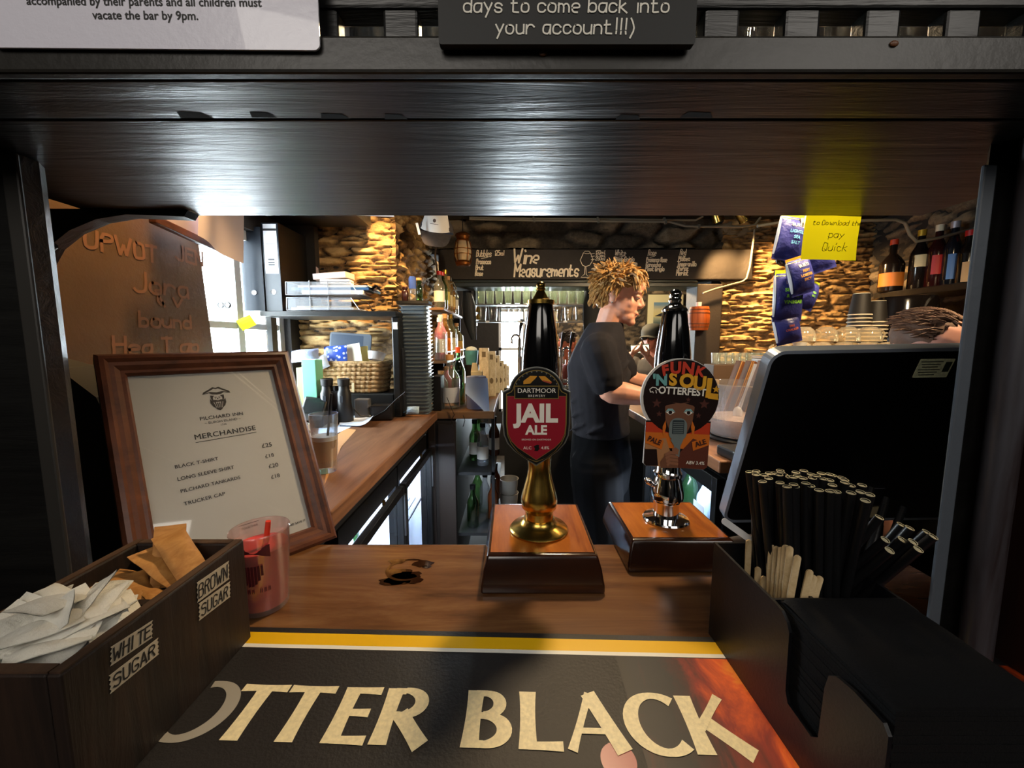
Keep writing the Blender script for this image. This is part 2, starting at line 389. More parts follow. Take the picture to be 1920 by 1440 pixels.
# far room beyond the beam
FW = WIN_F; mb = MB()
mb.b2((XL - .1, 4.75, 0), (FW['x0'], 4.9, ZC)); mb.b2((FW['x1'], 4.75, 0), (4.2, 4.9, ZC))
mb.b2((FW['x0'], 4.75, 0), (FW['x1'], 4.9, FW['z0'])); mb.b2((FW['x0'], 4.75, FW['z1']), (FW['x1'], 4.9, ZC))
struct('wall_back', mb, PLASTER)
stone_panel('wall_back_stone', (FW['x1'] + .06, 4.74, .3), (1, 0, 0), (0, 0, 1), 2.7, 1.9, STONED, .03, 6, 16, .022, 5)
mb = MB()
for x in (FW['x0'], FW['x1'] - .035, (FW['x0'] + FW['x1']) / 2 - .012): mb.b2((x, 4.77, FW['z0']), (x + .03, 4.81, FW['z1']))
for z in (FW['z0'], 1.30, FW['z1'] - .04): mb.b2((FW['x0'], 4.77, z), (FW['x1'], 4.81, z + .035))
w2 = struct('window_2', mb, WF)
obj('pane', MB().b2((FW['x0'], 4.788, FW['z0']), (FW['x1'], 4.792, FW['z1'])), GLASS, w2)
struct('wall_far_left', MB().b2((XL - .1, 2.0, 0), (-.64, 4.9, ZC)), PLASTER)
struct('wall_far_right', MB().b2((4.1, 2.8, 0), (4.2, 4.9, ZC)), PLASTER)
# stone behind the left worktop, its rounded corner, and the wall running back from it
stone_panel('wall_recess', (XL, 1.985, .9), (1, 0, 0), (0, 0, 1), .49, 1.36, STONE, .028, 7, 40, .008, 1)
stone_panel('wall_recess_end', (-.585, 1.98, .9), (.055, 1.3, 0), (0, 0, 1), 1.3, 1.36, STONE, .035, 8, 34, .014, 2)
# beam zone: stone above, painted beam, and the stone to the right
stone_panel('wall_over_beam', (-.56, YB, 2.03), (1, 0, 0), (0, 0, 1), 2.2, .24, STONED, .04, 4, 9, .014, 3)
stone_panel('wall_right_stone', (1.40, YB - .02, .6), (1, 0, 0), (0, 0, 1), 1.06, 1.67, STONE, .030, 5, 34, .009, 4, bulge=.03)
struct('wall_beam_backing', MB().b2((1.36, YB + .02, 0), (4.2, YB + .14, ZC)).b2((-.6, YB + .04, 2.0), (1.5, YB + .3, ZC)), PLASTER)
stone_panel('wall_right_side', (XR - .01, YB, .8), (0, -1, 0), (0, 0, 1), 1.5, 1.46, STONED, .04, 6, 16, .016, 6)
# dark door post between the opening and the stone
struct('trim_1', MB().b2((1.235, YB - .05, 0), (1.405, YB + .12, 1.79)), mat('brown_post', '2a221d', .6, bp=.2), bev=.006)
# partitions at both ends of the bar, beyond its posts
struct('wall_bar_right', MB().b2((.60, .40, 0), (2.40, .47, ZC)), BLACKP)
struct('wall_bar_left', MB().b2((XL, .36, 0), (-.60, .42, ZC)), BLACKP)
# brown painted board on the left wall with writing in reverse
BPANEL = mat('brown_board', '5c4630', .42, var=.12, vs=6, bp=.12, bs=90)
# Y at which the left wall plane meets each pixel column
bp = thing('brown_board', 'brown painted board on the left wall with faded reversed handwriting, left of the bright window', 'board')
q = [(.80, 1.05), (1.395, 1.05), (1.335, 1.86), (.74, 1.86)]
M = frame_m((XL + .004, 0, 0), (0, 1, 0), (0, 0, 1), (1, 0, 0))
obj('board', MB().prism(q, 0, .018, 0, M), BPANEL, bp)
for s, px, py, hh in (("Jora", 252, 545, 34), ("bound", 262, 612, 26), ("Hea T ap", 215, 665, 30), ("& v", 292, 572, 26), ("UPWOT", 160, 462, 30), ("JEN", 330, 486, 24)):
    d = ray(px, py); t = (XL + .0235) / d.x; pt = EYE + d * t
    mb = MB(); pen(mb, s, hh / F * pt.y * 1.05, frame_m(pt, (0, 1, 0), (0, 0, 1), (1, 0, 0)), .0042, 0, .05, sx=1.15)
    obj('handwriting', mb, mat('rust_paint', '7c553a', .6), bp)
# ------------------------------------------------------------------ the bar: counter, canopy, posts
t = thing('bar_counter', 'brown varnished wooden bar counter across the whole front', 'bar counter')
obj('counter_top', MB().b2((-.595, .20, BAR - .04), (.595, .615, BAR)), BARWOOD, t, bev=.006)
obj('front_panel', MB().b2((-.595, .26, 0), (.595, .30, BAR - .04)), BLACKP, t)
obj('back_panel', MB().b2((-.595, .55, 0), (.595, .575, BAR - .04)), BLACKP, t)
mb = MB(); rnd = random.Random(4)
for k in range(9):
    px, py = 765 + rnd.uniform(-38, 38), 1068 + rnd.uniform(-20, 26)
    c = PZ(px, py, BAR); r = rnd.uniform(.004, .011)
    mb.flat([(c.x + r * 1.5 * (1 + .5 * rnd.random()) * math.cos(a), c.y + r * .8 * (1 + .5 * rnd.random()) * math.sin(a)) for a in [i * PI / 7 for i in range(14)]], BAR + .0005)
c = PZ(765, 1068, BAR); mb.ribbon([(c.x + .030 * math.cos(a), c.y + .026 * math.sin(a)) for a in [.3 + i * .25 for i in range(22)]], .004, BAR + .0005)
tag(obj('spilled_drink', mb, mat('wet_patch', '26120a', .06)), 'small dark wet spill on the bar top left of the red pump', 'spill')

ZB = 1.5915
t = thing('bar_canopy', 'black painted overhead shelf running the width of the bar', 'overhead shelf')
obj('underside_board', MB().b2((-.595, .297, ZB), (.595, .3445, ZB + .012)), BLACKP, t, bev=.0015)
obj('underside_board', MB().b2((-.595, .3465, ZB), (.595, .595, ZB + .012)), BLACKP, t, bev=.0015)
obj('top_board', MB().b2((-.595, .297, ZB + .014), (.595, .60, ZB + .0225)), BLACKP, t)
obj('fascia', MB().b2((-.595, .288, ZB), (.595, .2965, ZB + .0235)), mat('fascia_paint', '1d1b17', .4, var=.15, vs=8, bp=.05), t, bev=.002)
mb = MB(); zb = ZB + .0235
for k in range(3): mb.b2((-.595, .298, zb + .024 + k * .054), (.595, .316, zb + .052 + k * .054))
for k in range(-10, 12):
    x = -.0779 + .0562 * k; mb.b2((x - .0123, .300, zb), (x + .0123, .314, zb + .16))
obj('lattice', mb, BLACKP, t, bev=.002)
mb = MB()
for px, py, w_, h_ in ((362, 215, 34, 8), (490, 214, 26, 6), (625, 216, 30, 5), (740, 217, 24, 5), (1180, 218, 26, 4), (1310, 214, 34, 6)):
    c = PZ(px, py, ZB); k_ = .0004; mb.flat([(c.x - w_ * k_, c.y + .0045), (c.x - w_ * k_ * .7, c.y - h_ * k_ * 1.4), (c.x + w_ * k_ * .6, c.y - h_ * k_), (c.x + w_ * k_, c.y + .0045)], ZB - .0003)
obj('chipped_edge', mb, mat('chip_black', '040404', .9), t)
for kx, kz in ((.021, 1.603), (.257, 1.609)): obj('knot', MB().ell((kx, .2875, kz), (.003, .0012, .002)), mat('knot', '5a3212', .5), t)
for k, x in enumerate((-.105, -.06, -.045 + .165, .165, .215, .27, .325, .375)):
    g = MB().lathe([(.001, 0), (.020, 0), (.0215, .004), (.024, .085), (.0225, .085), (.019, .008), (.001, .008)], 16)
    o = obj('shot_glass', g, GLASS, smooth=40, M=TR((x, .34, ZB + .0226)))
    tag(o, 'small clear glass stored on the overhead shelf behind its lattice', 'glass', 'glasses behind the overhead lattice')
# laminated notice
t = thing('notice', 'white laminated notice with bold black text on the overhead lattice', 'notice', FACE((-.2365, .286, ZB + .161), 0, 0, -.008))
obj('sheet', MB().prism(rrect(.219, .297, .004), 0, .0012), mat('laminate', 'd8d6e2', .3, bp=.06, bs=160, coat=.5), t)
mb = MB()
for k, s in enumerate(("The Pilchard Inn", "is a family friendly pub.", "Under 18's must only be allowed in the Pilchard Inn when", "accompanied by their parents and all children must", "vacate the bar by 9pm.")):
    textw(mb, s, (.12, .15, .172, .155, .070)[k], TR((-.005, -.1285 + .0083 * (4 - k) + (.06, .03, 0, 0, 0)[k], .0014)), bold=.022)
obj('lettering', mb, INK, t)
# chalkboard
t = thing('chalkboard', 'small black chalkboard with white handwriting about refunds on the overhead lattice', 'sign', FACE((.036, .285, ZB + .0705), 0, 0, 0))
obj('board', MB().prism(rrect(.168, .117, .002), 0, .005), mat('chalkboard', '0c0d0c', .6), t)
mb = MB()
for k, s in enumerate(("(Refunds take 5 working", "days to come back into", "your account!!!)")):
    pen(mb, s, .0092, TR((.0, -.0525 + (2 - k) * .0128, .0054)), .00052, 0, .05, 'C', .92, .12)
obj('handwriting', mb, CHALK, t)
# posts
GREYP = mat('grey_blue_paint', '4c525a', .45, bp=.1, bs=50)
t = thing('bar_post', 'dark wooden post at the right end of the bar with a grey front strip', 'post')
obj('post', MB().prism([(.4415, .3840), (.502, .3955), (.56, .44), (.54, .47), (.505, .44), (.459, .4010)], BAR + .0005, ZB - .0005), BLACKP, t)
obj('strip', MB().b2((.4335, .38, BAR + .0005), (.4465, .3835, ZB - .02)), GREYP, t, bev=.002)
mb = MB(); mb.tube([(.4715, .369, BAR + .0005), (.4705, .369, 1.35), (.4690, .369, ZB - .0005)], .0125, 14)
obj('bead', mb, wood('post_bead', '20100a', '4a4a50', (30, 30, 3), .3, .1), t, smooth=50)
obj('outer_board', MB().b2((.504, .31, BAR + .0005), (.59, .395, ZB - .0005)), wood('post_brown', '120806', '28120c', (40, 40, 4), .4, .1), t)
t = thing('bar_post', 'dark wooden post at the left end of the bar with a curved bracket', 'post')
obj('strip', MB().b2((-.495, .40, BAR + .0005), (-.478, .404, ZB - .0005)), mat('left_post', '2c2a27', .5), t, bev=.002)
obj('post', MB().prism([(-.594, .402), (-.496, .402), (-.496, .4045), (-.480, .4045), (-.480, .4205), (-.492, .436), (-.594, .46)], BAR + .0005, ZB - .0005), BLACKP, t)
# arch bracket cut from a board, at the back edge of the canopy
Yb = .57; a0 = [P(px, py, Yb) for px, py in ((60, 520), (92, 462), (130, 432), (180, 411), (235, 402), (300, 404), (345, 406), (352, 395))]
poly = [(-.9, 1.46)] + [(p.x, p.z) for p in a0] + [(a0[-1].x, ZB), (-.9, ZB)]
poly = [(a0[0].x - .03, a0[0].z - .02)] + [(p.x, p.z) for p in a0] + [(a0[-1].x + .01, ZB + .002), (a0[0].x - .03, ZB + .002)]
obj('bracket', MB().prism(poly, -Yb - .02, -Yb, 0, frame_m((0, 0, 0), (1, 0, 0), (0, 0, 1), (0, -1, 0))), BLACKP, t)
a, b = P(50, 522, .50), P(98, 458, .50)
obj('brace', MB().tube([a, (a + b) / 2 + V3((-.004, 0, .004)), b], .006, 8), mat('brace', '3a3630', .5), t, smooth=50)
# dark draped thing and cord at the left end
c1 = PZ(150, 1000, BAR)
mb = MB(); pts = [P(px, py, .66) for px, py in ((-80, 640), (108, 690), (180, 745), (222, 830), (262, 1060), (-80, 1060))]
mb.prism([(p.x, p.z) for p in pts], -.72, -.66, 0, frame_m((0, 0, 0), (1, 0, 0), (0, 0, 1), (0, -1, 0)))
o = obj('dark_board', mb, BLACKM); o.location.z = 0
tag(o, 'black sloping board standing behind the picture frame at the left post', 'board')
mb = MB(); mb.tube([P(x, y, .43) for x, y in ((78, 690), (100, 730), (120, 790), (124, 840), (112, 890), (104, 930))], .0028, 8)
tag(obj('cord', mb, mat('pink_cord', '8a5a56', .5), smooth=60), 'dull pink cord looping down beside the left post', 'cord')

# ------------------------------------------------------------------ bar runner with OTTER BLACK
a, b = PZ(480, 1180, BAR), PZ(1340, 1199, BAR)
ang = math.atan2(b.y - a.y, b.x - a.x)
RM = frame_m((a.x, a.y, BAR), (math.cos(ang), math.sin(ang), 0), (-math.sin(ang), math.cos(ang), 0), (0, 0, 1))
RI = RM.inverted()
def mat_xy(px, py):
    p = RI @ PZ(px, py, BAR + .003); return (p.x, p.y)
t = thing('bar_runner', 'black rubber bar runner with large cream lettering, yellow stripe and printed flame', 'bar mat', RM)
obj('mat', MB().prism(rrect(.90, .25, .01, 5, .36, -.125), 0, .0028), mat('runner_black', '151213', .55, var=.25, vs=18, bp=.1, bs=300), t)
y1, y2, y3 = mat_xy(800, 1192)[1], mat_xy(800, 1214)[1], mat_xy(800, 1221)[1]
obj('yellow_stripe', MB().flat([(-.06, y2), (.78, y2), (.78, y1), (-.06, y1)], .003), YELLOW, t)
obj('white_line', MB().flat([(-.06, y3), (.78, y3), (.78, y2), (-.06, y2)], .003), WHITEP, t)
# printed flame at the right end
m, N, L, b_ = nt('flame_print'); vec = coords(N, L, (1, 1, 1))
sep = N.new('ShaderNodeSeparateXYZ'); L.new(vec, sep.inputs[0])
nz = noise_n(N, L, coords(N, L, (22, 9, 1)), 1, 6, .65, .8)
fx = mat_xy(1290, 1290)[0]; fe = mat_xy(1400, 1240)[0]
mr = N.new('ShaderNodeMapRange'); mr.inputs['From Min'].default_value = fx - .03; mr.inputs['From Max'].default_value = fe + .06
L.new(sep.outputs['X'], mr.inputs['Value'])
ad = N.new('ShaderNodeMath'); ad.operation = 'MULTIPLY_ADD'; ad.inputs[1].default_value = .95; L.new(nz, ad.inputs[0])
sb = N.new('ShaderNodeMath'); sb.operation = 'SUBTRACT'; sb.inputs[1].default_value = .42; L.new(mr.outputs[0], sb.inputs[0]); L.new(sb.outputs[0], ad.inputs[2])
L.new(ramp(N, L, ad.outputs[0], [(.08, '151213'), (.25, '3c0d0c'), (.42, '8a1f0a'), (.58, 'd9560a'), (.74, 'f2b01a'), (.88, 'c8480a'), (.99, '3c0d0c')]), b_.inputs['Base Color'])
b_.inputs['Roughness'].default_value = .5
obj('flame_print', MB().flat([(fx - .06, -.24), (.80, -.24), (.80, y3 - .001), (fx - .06, y3 - .001)], .00292), m, t)
obj('red_dot', MB().flat(circ(*mat_xy(1160, 1425), .014), .00296), RED, t)
# lettering: calligraphic strokes in mat space, one glyph at a time
yb_, yt_ = mat_xy(700, 1397)[1], mat_xy(700, 1290)[1]; HL = yt_ - yb_
mb = MB()
def stem(x, w, x2=None, y0=0, y1=1, fl=1.18, n=7):
    x2 = x if x2 is None else x2
    mb.ribbon([((x + (x2 - x) * i / (n - 1)), yb_ + HL * (y0 + (y1 - y0) * i / (n - 1))) for i in range(n)], [w * (1 + (fl - 1) * abs(2 * i / (n - 1) - 1) ** 2) for i in range(n)], .0032)
def bar(x0, x1, y, w, fl=1.25):
    n = 6; mb.ribbon([(x0 + (x1 - x0) * i / (n - 1), yb_ + HL * y) for i in range(n)], [w * (1 + (fl - 1) * (i / (n - 1)) ** 2) for i in range(n)], .0032)
def arc(cx, cy, rx, ry, a0, a1, w0, w1, n=20):
    """elliptical bowl, thin at its ends and thick at the side"""
    pts = []; ws = []
    for i in range(n):
        a = a0 + (a1 - a0) * i / (n - 1); pts.append((cx + rx * math.cos(a), yb_ + HL * cy + ry * HL * math.sin(a))); ws.append(w0 + (w1 - w0) * abs(math.cos(a)) ** 1.5)
    mb.ribbon(pts, ws, .0032)
TK, TN = HL * .25, HL * .125
def gx(px, py=1392): return mat_xy(px, py)[0]
# letters by where their feet stand in the photograph
def T_(x): bar(x, x - HL * .42, 1 - .06, TN); bar(x, x + HL * .42, 1 - .06, TN); stem(x, TK, y1=.97)
T_(gx(425)); T_(gx(530))
x = gx(617); stem(x, TK); bar(x, x + HL * .52, .94, TN); bar(x, x + HL * .44, .52, TN); bar(x, x + HL * .54, .06, TN)
x = gx(708); stem(x, TK); arc(x + HL * .18, .73, HL * .34, .235, PI / 2, -PI / 2, TN * .9, TK * .95); bar(x + HL * .2, x, .945, TN, 1); bar(x + HL * .2, x, .51, TN * .8, 1); stem(x + HL * .68, TK, x + HL * .20, 0, .53, 1.1)
x = gx(881); stem(x, TK); arc(x + HL * .16, .745, HL * .27, .20, PI / 2, -PI / 2, TN * .9, TK * .9); arc(x + HL * .18, .29, HL * .35, .235, PI / 2, -PI / 2, TN * .9, TK)
for yy in (.945, .53, .06): bar(x + HL * .2, x, yy, TN * .95, 1)
x = gx(990); stem(x, TK); bar(x, x + HL * .55, .06, TN)
x = gx(1072); stem(x, TN * .95, x + HL * .40, fl=1.3); stem(x + HL * .80, TK, x + HL * .38, fl=1.08); bar(x + HL * .14, x + HL * .62, .32, TN * .8, 1)
x = gx(1200) - HL * .06; arc(x + HL * .48, .5, HL * .46, .485, PI * .27, PI * 1.74, TN * .95, TK * 1.02, 30)
x = gx(1316); stem(x, TK); stem(x + HL * .62, TN * 1.05, x + HL * .08, 1.0, .42, 1.2); stem(x + HL * .72, TK * .98, x + HL * .16, 0, .58, 1.1)
obj('lettering', mb, CREAM, t)
mb = MB(); ox = gx(318) ; mb_ = mb
pts = []; ws = []
for i in range(30):
    a = -PI * .62 + PI * 1.2 * i / 29; pts.append((ox - HL * .02 + HL * .50 * math.cos(a), yb_ + HL * .5 + HL * .5 * math.sin(a))); ws.append(TN + (TK - TN) * abs(math.cos(a)) ** 1.5)
mb.ribbon(pts, ws, .0031); obj('letter_o', mb, mat('silver_print', '9a9488', .45), t)
# ------------------------------------------------------------------ sugar caddy and sachets
SX0, SX1, SY0, SY1, SH = -.406, -.2905, .231, .405, .1165
t = thing('sugar_caddy', 'dark wooden two-part sugar caddy with taped handwritten labels', 'caddy', TR((0, 0, BAR)))
th = .0095
obj('front_panel', MB().b2((SX0, SY0, .002), (SX1 - th, SY0 + th, SH)), CADDYW, t, bev=.0015)
obj('back_panel', MB().b2((SX0, SY1 - th, .002), (SX1 - th, SY1, SH)), CADDYW, t, bev=.0015)
obj('side_panel', MB().b2((SX1 - th, SY0, .002), (SX1, SY1, SH)), CADDYW, t, bev=.0015)
obj('side_panel', MB().b2((SX0, SY0 + th, .002), (SX0 + th, SY1 - th, SH)), CADDYW, t, bev=.0015)
obj('divider', MB().b2((SX0 + th, .316, .006), (SX1 - th, .323, SH - .012)), CADDYW, t)
obj('bottom', MB().b2((SX0 + th, SY0 + th, .002), (SX1 - th, SY1 - th, .007)), CADDYW, t)
mb = MB(); e = .0012
mb.b2((SX1 - th + e, SY0 + e, SH), (SX1 - e, SY1 - e, SH + .0012)).b2((SX0 + e, SY0 + e, SH), (SX0 + th - e, SY1 - e, SH + .0012))
mb.b2((SX0 + th, SY0 + e, SH), (SX1 - th, SY0 + th - e, SH + .0012)).b2((SX0 + th, SY1 - th + e, SH), (SX1 - th, SY1 - e, SH + .0012))
obj('rim', mb, RIMW, t)
TAPE = mat('masking_tape', 'b3aa98', .7, var=.06, vs=200)
rnd = random.Random(3)
def on_side(px, py):
    d = ray(px, py); p = EYE + d * ((SX1 + .0004) / d.x); return p.y, p.z - BAR
for s, c4 in (('WHITE', ((205, 1215), (283, 1165), (289, 1191), (208, 1250))), ('SUGAR', ((203, 1268), (296, 1196), (298, 1222), (207, 1305))),
              ('BROWN', ((368, 1093), (428, 1052), (431, 1086), (370, 1128))), ('SUGAR', ((371, 1133), (431, 1090), (432, 1116), (374, 1166)))):
    q = [on_side(*p) for p in c4]; cy = sum(p[0] for p in q) / 4; cz = sum(p[1] for p in q) / 4
    wd = (q[1][0] + q[2][0] - q[0][0] - q[3][0]) / 2; ht = (q[0][1] + q[1][1] - q[2][1] - q[3][1]) / 2
    sl = math.atan2(q[1][1] - q[0][1], q[1][0] - q[0][0])
    Mx = frame_m((SX1 + .0004, cy, cz), (0, math.cos(sl), math.sin(sl)), (0, -math.sin(sl), math.cos(sl)), (1, 0, 0))
    zig = [(-wd / 2 + (i % 2) * .0012, -ht / 2 + ht * i / 8) for i in range(9)]
    poly = zig + [(wd / 2 - (i % 2) * .0012, ht / 2 - ht * i / 8) for i in range(9)]
    lab = obj('tape_label', MB().prism(poly[::-1], 0, .0003, 0, Mx), TAPE, t)
    mb = MB(); hs = ht * .66; pen(mb, s, hs, Mx @ TR((0, -hs / 2, .0006)), .0007, 0, .05, 'C', wd * .80 / (hs / 7 * 5.5 * 4.6), .15); obj('lettering', mb, INK, lab)
SACW = mat('sachet_white', 'd6d3c8', .7, var=.05, vs=90, bp=.25, bs=160); SACB = wood('sachet_brown', '9a6226', 'c08a48', (40, 90, 90), .7, .2)
def sachet(name, w, h, mt, label, cat, grp, M, sd, fold=.3, mark=True):
    r = random.Random(sd); k = r.uniform(-1, 1) * fold; k2 = r.uniform(-1, 1) * fold
    def fn(u, v):
        x, y = (u - .5) * w, (v - .5) * h
        pf = .0045 * max(0, math.sin(PI * min(1, max(0, (v - .10) / .8)))) ** .6 * math.sin(PI * u) ** .5
        z = pf * (1 + .5 * noise.noise(V3((x * 90 + sd, y * 90, 0)))) + k * x * x * 14 + k2 * y * y * 9 + .0025 * noise.noise(V3((x * 45, y * 45, sd)))
        return (x, y, z)
    def fb(u, v):
        x, y, z = fn(u, v); pf = .003 * math.sin(PI * u) ** .5 * math.sin(PI * v) ** .5; return (x, y, z - pf - .0006)
    mb = MB().grid(fn, 12, 14).grid(fb, 12, 14)
    t = obj(name, mb, mt, smooth=50, M=M, recalc=False); tag(t, label, cat, grp)
    return t
rnd = random.Random(21)
for k in range(34):
    x = rnd.uniform(SX0 + .028, SX1 - .036); y = rnd.uniform(SY0 + .030, .300); lv = k / 34
    z = BAR + .080 + .024 * lv + .020 * math.sin(PI * (x - SX0) / (SX1 - SX0)) * math.sin(PI * min(1, max(.1, (y - SY0) / .09))) + rnd.uniform(0, .01)
    M = TR((x, y, z), rnd.uniform(-.45, .7), rnd.uniform(-.6, .6), rnd.uniform(-1.2, 1.2))
    o = sachet('sugar_sachet', .029, .042, SACW, 'white paper sugar sachet heaped in the front of the wooden caddy', 'sachet', 'white sugar sachets', M, k)
for k in range(2):
    M = TR((SX1 - .032, .290 + .012 * k, BAR + .112 - .006 * k), .45, .1, 1.1)
    sachet('sugar_sachet', .026, .046, SACW, 'white paper sugar sachet heaped in the front of the wooden caddy', 'sachet', 'white sugar sachets', M, 50 + k, .1)
brown = [(-.352, .345, .098, .2, .25, 1.0, .1), (-.368, .352, .100, -.1, .5, .5, .5), (-.374, .336, .092, .3, -.3, 1.3, .4), (-.345, .368, .106, .45, .1, 1.4, .2), (-.334, .376, .116, .62, -.15, 1.0, .05), (-.352, .382, .112, .9, .2, .8, .1), (-.332, .345, .092, .1, .5, 1.2, .6), (-.36, .37, .09, .2, -.2, .2, .3)]
for k, (x, y, z, a, b, c, f) in enumerate(brown):
    sachet('sugar_sachet', .026, .062, SACB, 'brown paper sugar sachet heaped in the back of the wooden caddy', 'sachet', 'brown sugar sachets', TR((x, y, BAR + z), a, b, c), 80 + k, f)

# ------------------------------------------------------------------ red plastic cup
t = thing('plastic_cup', 'clear plastic cup of pink drink with a red straw beside the sugar caddy', 'cup', TR((-.3115, .463, BAR)))
obj('cup', MB().lathe([(.001, .001), (.0265, .001), (.027, .004), (.0322, .0995), (.0330, .1005), (.0322, .102), (.0314, .0995), (.0262, .006), (.001, .005)], 40), glass('frosted_cup', (.96, .84, .82), .7, .08, .12), t, smooth=40)
obj('drink', MB().lathe([(.001, .0065), (.0256, .0065), (.0300, .080), (.001, .080)], 36), mat('pink_drink', 'e04a48', .35, trans=0, sss=.3), t, smooth=40)
obj('straw', MB().tube([(-.004, .0, .05), (.010, -.004, .088), (.014, -.004, .112)], [.0035, .0035, .003], 10), mat('red_straw', 'e0402a', .4), t, smooth=50)
# print on the cup: bearded figure as simple dark shapes wrapped on the wall
mb = MB()
def wrap(pts, rr=.0008):
    out = []
    for x, z in pts:
        r = .0270 + (.0322 - .0270) * z / .0995 + rr; a = -PI / 2 + .15 + x / r; out.append((r * math.cos(a), r * math.sin(a), z))
    return out
def wflat(pts): mb.add(wrap(pts), [tuple(range(len(pts)))])
for i in range(10):
    x = -.019 + i * .0042
    wflat([(x, .078 + .006 * math.sin(i * .35)), (x + .0042, .078 + .006 * math.sin((i + 1) * .35)), (x + .0042, .088 + .004 * math.sin(i * .9)), (x, .088 + .004 * math.sin(i * .9 - .6))])
for i in range(8):
    x = -.012 + i * .0034; wd = .016 * math.sin(PI * (i + .5) / 8)
    wflat([(x, .058 - wd), (x + .0026, .058 - wd * .95), (x + .0026, .068), (x, .068)])
for i, s in enumerate("A BIT EIT"):
    if s != ' ':
        x = -.016 + i * .0042; wflat([(x, .0335), (x + .0008, .0335), (x + .0014, .039), (x + .0004, .039)]); wflat([(x + .0018, .0335), (x + .0026, .0335), (x + .0026, .039), (x + .0018, .039)])
obj('print', mb, mat('dark_red_print', '5a1620', .5), t)

# ------------------------------------------------------------------ framed merchandise list
a_, l_ = math.radians(40), math.radians(27)
U = V3((math.sin(a_), math.cos(a_), 0)); Nn = V3((math.cos(a_), -math.sin(a_), 0)); Vv = V3((0, 0, 1)) * math.cos(l_) - Nn * math.sin(l_); Nz = U.cross(Vv)
FWD, FHT = .25, .35
BRp = PZ(634, 1009, BAR) + V3((0, 0, .002))
FMt = frame_m(BRp - U * FWD, U, Vv, Nz)         # origin: bottom left corner of the front face
t = thing('framed_price_list', 'brown wooden picture frame with a merchandise price list leaning at the left', 'picture frame', FMt)
prof = [(0, -.022), (0, -.004), (.004, 0), (.009, .001), (.013, -.003), (.018, -.004), (.024, -.009), (.028, -.009), (.031, -.013), (.031, -.022)]
mb = MB(); cs = [(0, 0, 1, 1), (FWD, 0, -1, 1), (FWD, FHT, -1, -1), (0, FHT, 1, -1)]
vs = []
for (x, y, sx_, sy_) in cs: vs += [(x + sx_ * p, y + sy_ * p, z) for p, z in prof]
n = len(prof); fs = []
for k in range(4):
    for i in range(n): fs.append((k * n + i, k * n + (i + 1) % n, ((k + 1) % 4) * n + (i + 1) % n, ((k + 1) % 4) * n + i))
obj('moulding', mb.add(vs, fs), FRAMEW, t, smooth=25)
obj('paper', MB().b2((.028, .028, -.0175), (FWD - .028, FHT - .028, -.0165)), mat('list_paper', 'c4c2bc', .6), t)
obj('backing', MB().b2((.006, .006, -.024), (FWD - .006, FHT - .006, -.019)), BLACKM, t)
obj('glass', MB().b2((.029, .029, -.0142), (FWD - .029, FHT - .029, -.0138)), glass('frame_glass', (1, 1, 1), .5), t)
mb = MB(); X = lambda u: .031 + u * (FWD - .062); Y = lambda v: FHT - .031 - v * (FHT - .062); zt = -.0160
TW_ = lambda s, x0, x1, y, **k: textw(mb, s, x1 - x0, TR(((x0 + x1) / 2, y, zt), rz=.015), **k)
TW_("PILCHARD INN", .1035, .1605, .2425, bold=.008, spacing=1.05); TW_("~ BURGH ISLAND ~", .108, .156, .2345); TW_("1336", .128, .1355, .2285)
TW_("MERCHANDISE", .0925, .1735, .2145, bold=.014, spacing=1.08); mb.add([(.0925, .2055, zt), (.1735, .2072, zt), (.1735, .2080, zt), (.0925, .2063, zt)], [(0, 1, 2, 3)])
for s, x0, x1, y in (("BLACK T-SHIRT", .0640, .1155, .1748), ("LONG SLEEVE SHIRT", .0643, .1330, .1566), ("PILCHARD TANKARDS", .0652, .1378, .1386), ("TRUCKER CAP", .0662, .1148, .1197), ("£25", .1765, .1912, .1822), ("£18", .1775, .1905, .1636), ("£20", .1792, .1935, .1460), ("£18", .1790, .1920, .1278), ("TOGETHER", .125, .147, .0612), ("AND SAVE IT", .185, .2135, .0445)): TW_(s, x0, x1, y, bold=.012, spacing=1.03)
mb.b2((.123, .0665, zt), (.149, .0672, zt + .0001))
obj('lettering', mb, mat('grey_ink', '2e2c2c', .6), t)
# emblem: bearded man in a three cornered hat
mb = MB(); ex, ey = .1312, .2745; E = lambda pts, z=zt, mi=0: mb.flat([(ex + a * .001, ey + b * .001) for a, b in pts], z, mi)
E([(-19, 7), (-17, 11), (-10, 15), (-4, 19), (0, 17.5), (4, 19), (10, 15), (17, 11), (19, 7), (14, 8), (10, 9), (6, 6.5), (0, 5.5), (-6, 6.5), (-10, 9), (-14, 8)])
E([(-15, 9), (-8, 13), (-3, 16), (0, 15), (3, 16), (8, 13), (15, 9), (8, 11), (0, 9.5), (-8, 11)], zt + .0001, 1)
E(circ(0, 1, 9, 20, PI, 2 * PI) + [(9, 5), (0, 3.5), (-9, 5)]); E(circ(0, -1, 6.2, 20) , zt + .0001, 1)
E([(-10, -1), (-8, -4), (-4, -3), (0, -4.5), (4, -3), (8, -4), (10, -1), (10.5, -8), (8, -14), (5, -17), (3, -20), (0, -22), (-3, -20), (-5, -17), (-8, -14), (-10.5, -8)], zt + .00015)
for x in (-6, -3, 0, 3, 6): E([(x - .4, -7), (x + .4, -7), (x * .6 + .3, -17), (x * .6 - .3, -17)], zt + .0002, 1)
for x in (-2.6, 2.6): E([(x - 1.6, 1.6), (x + 1.6, 1.6), (x + 1.4, .6), (x - 1.4, .6)], zt + .0002); E(circ(x, -.5, .8, 8), zt + .0002)
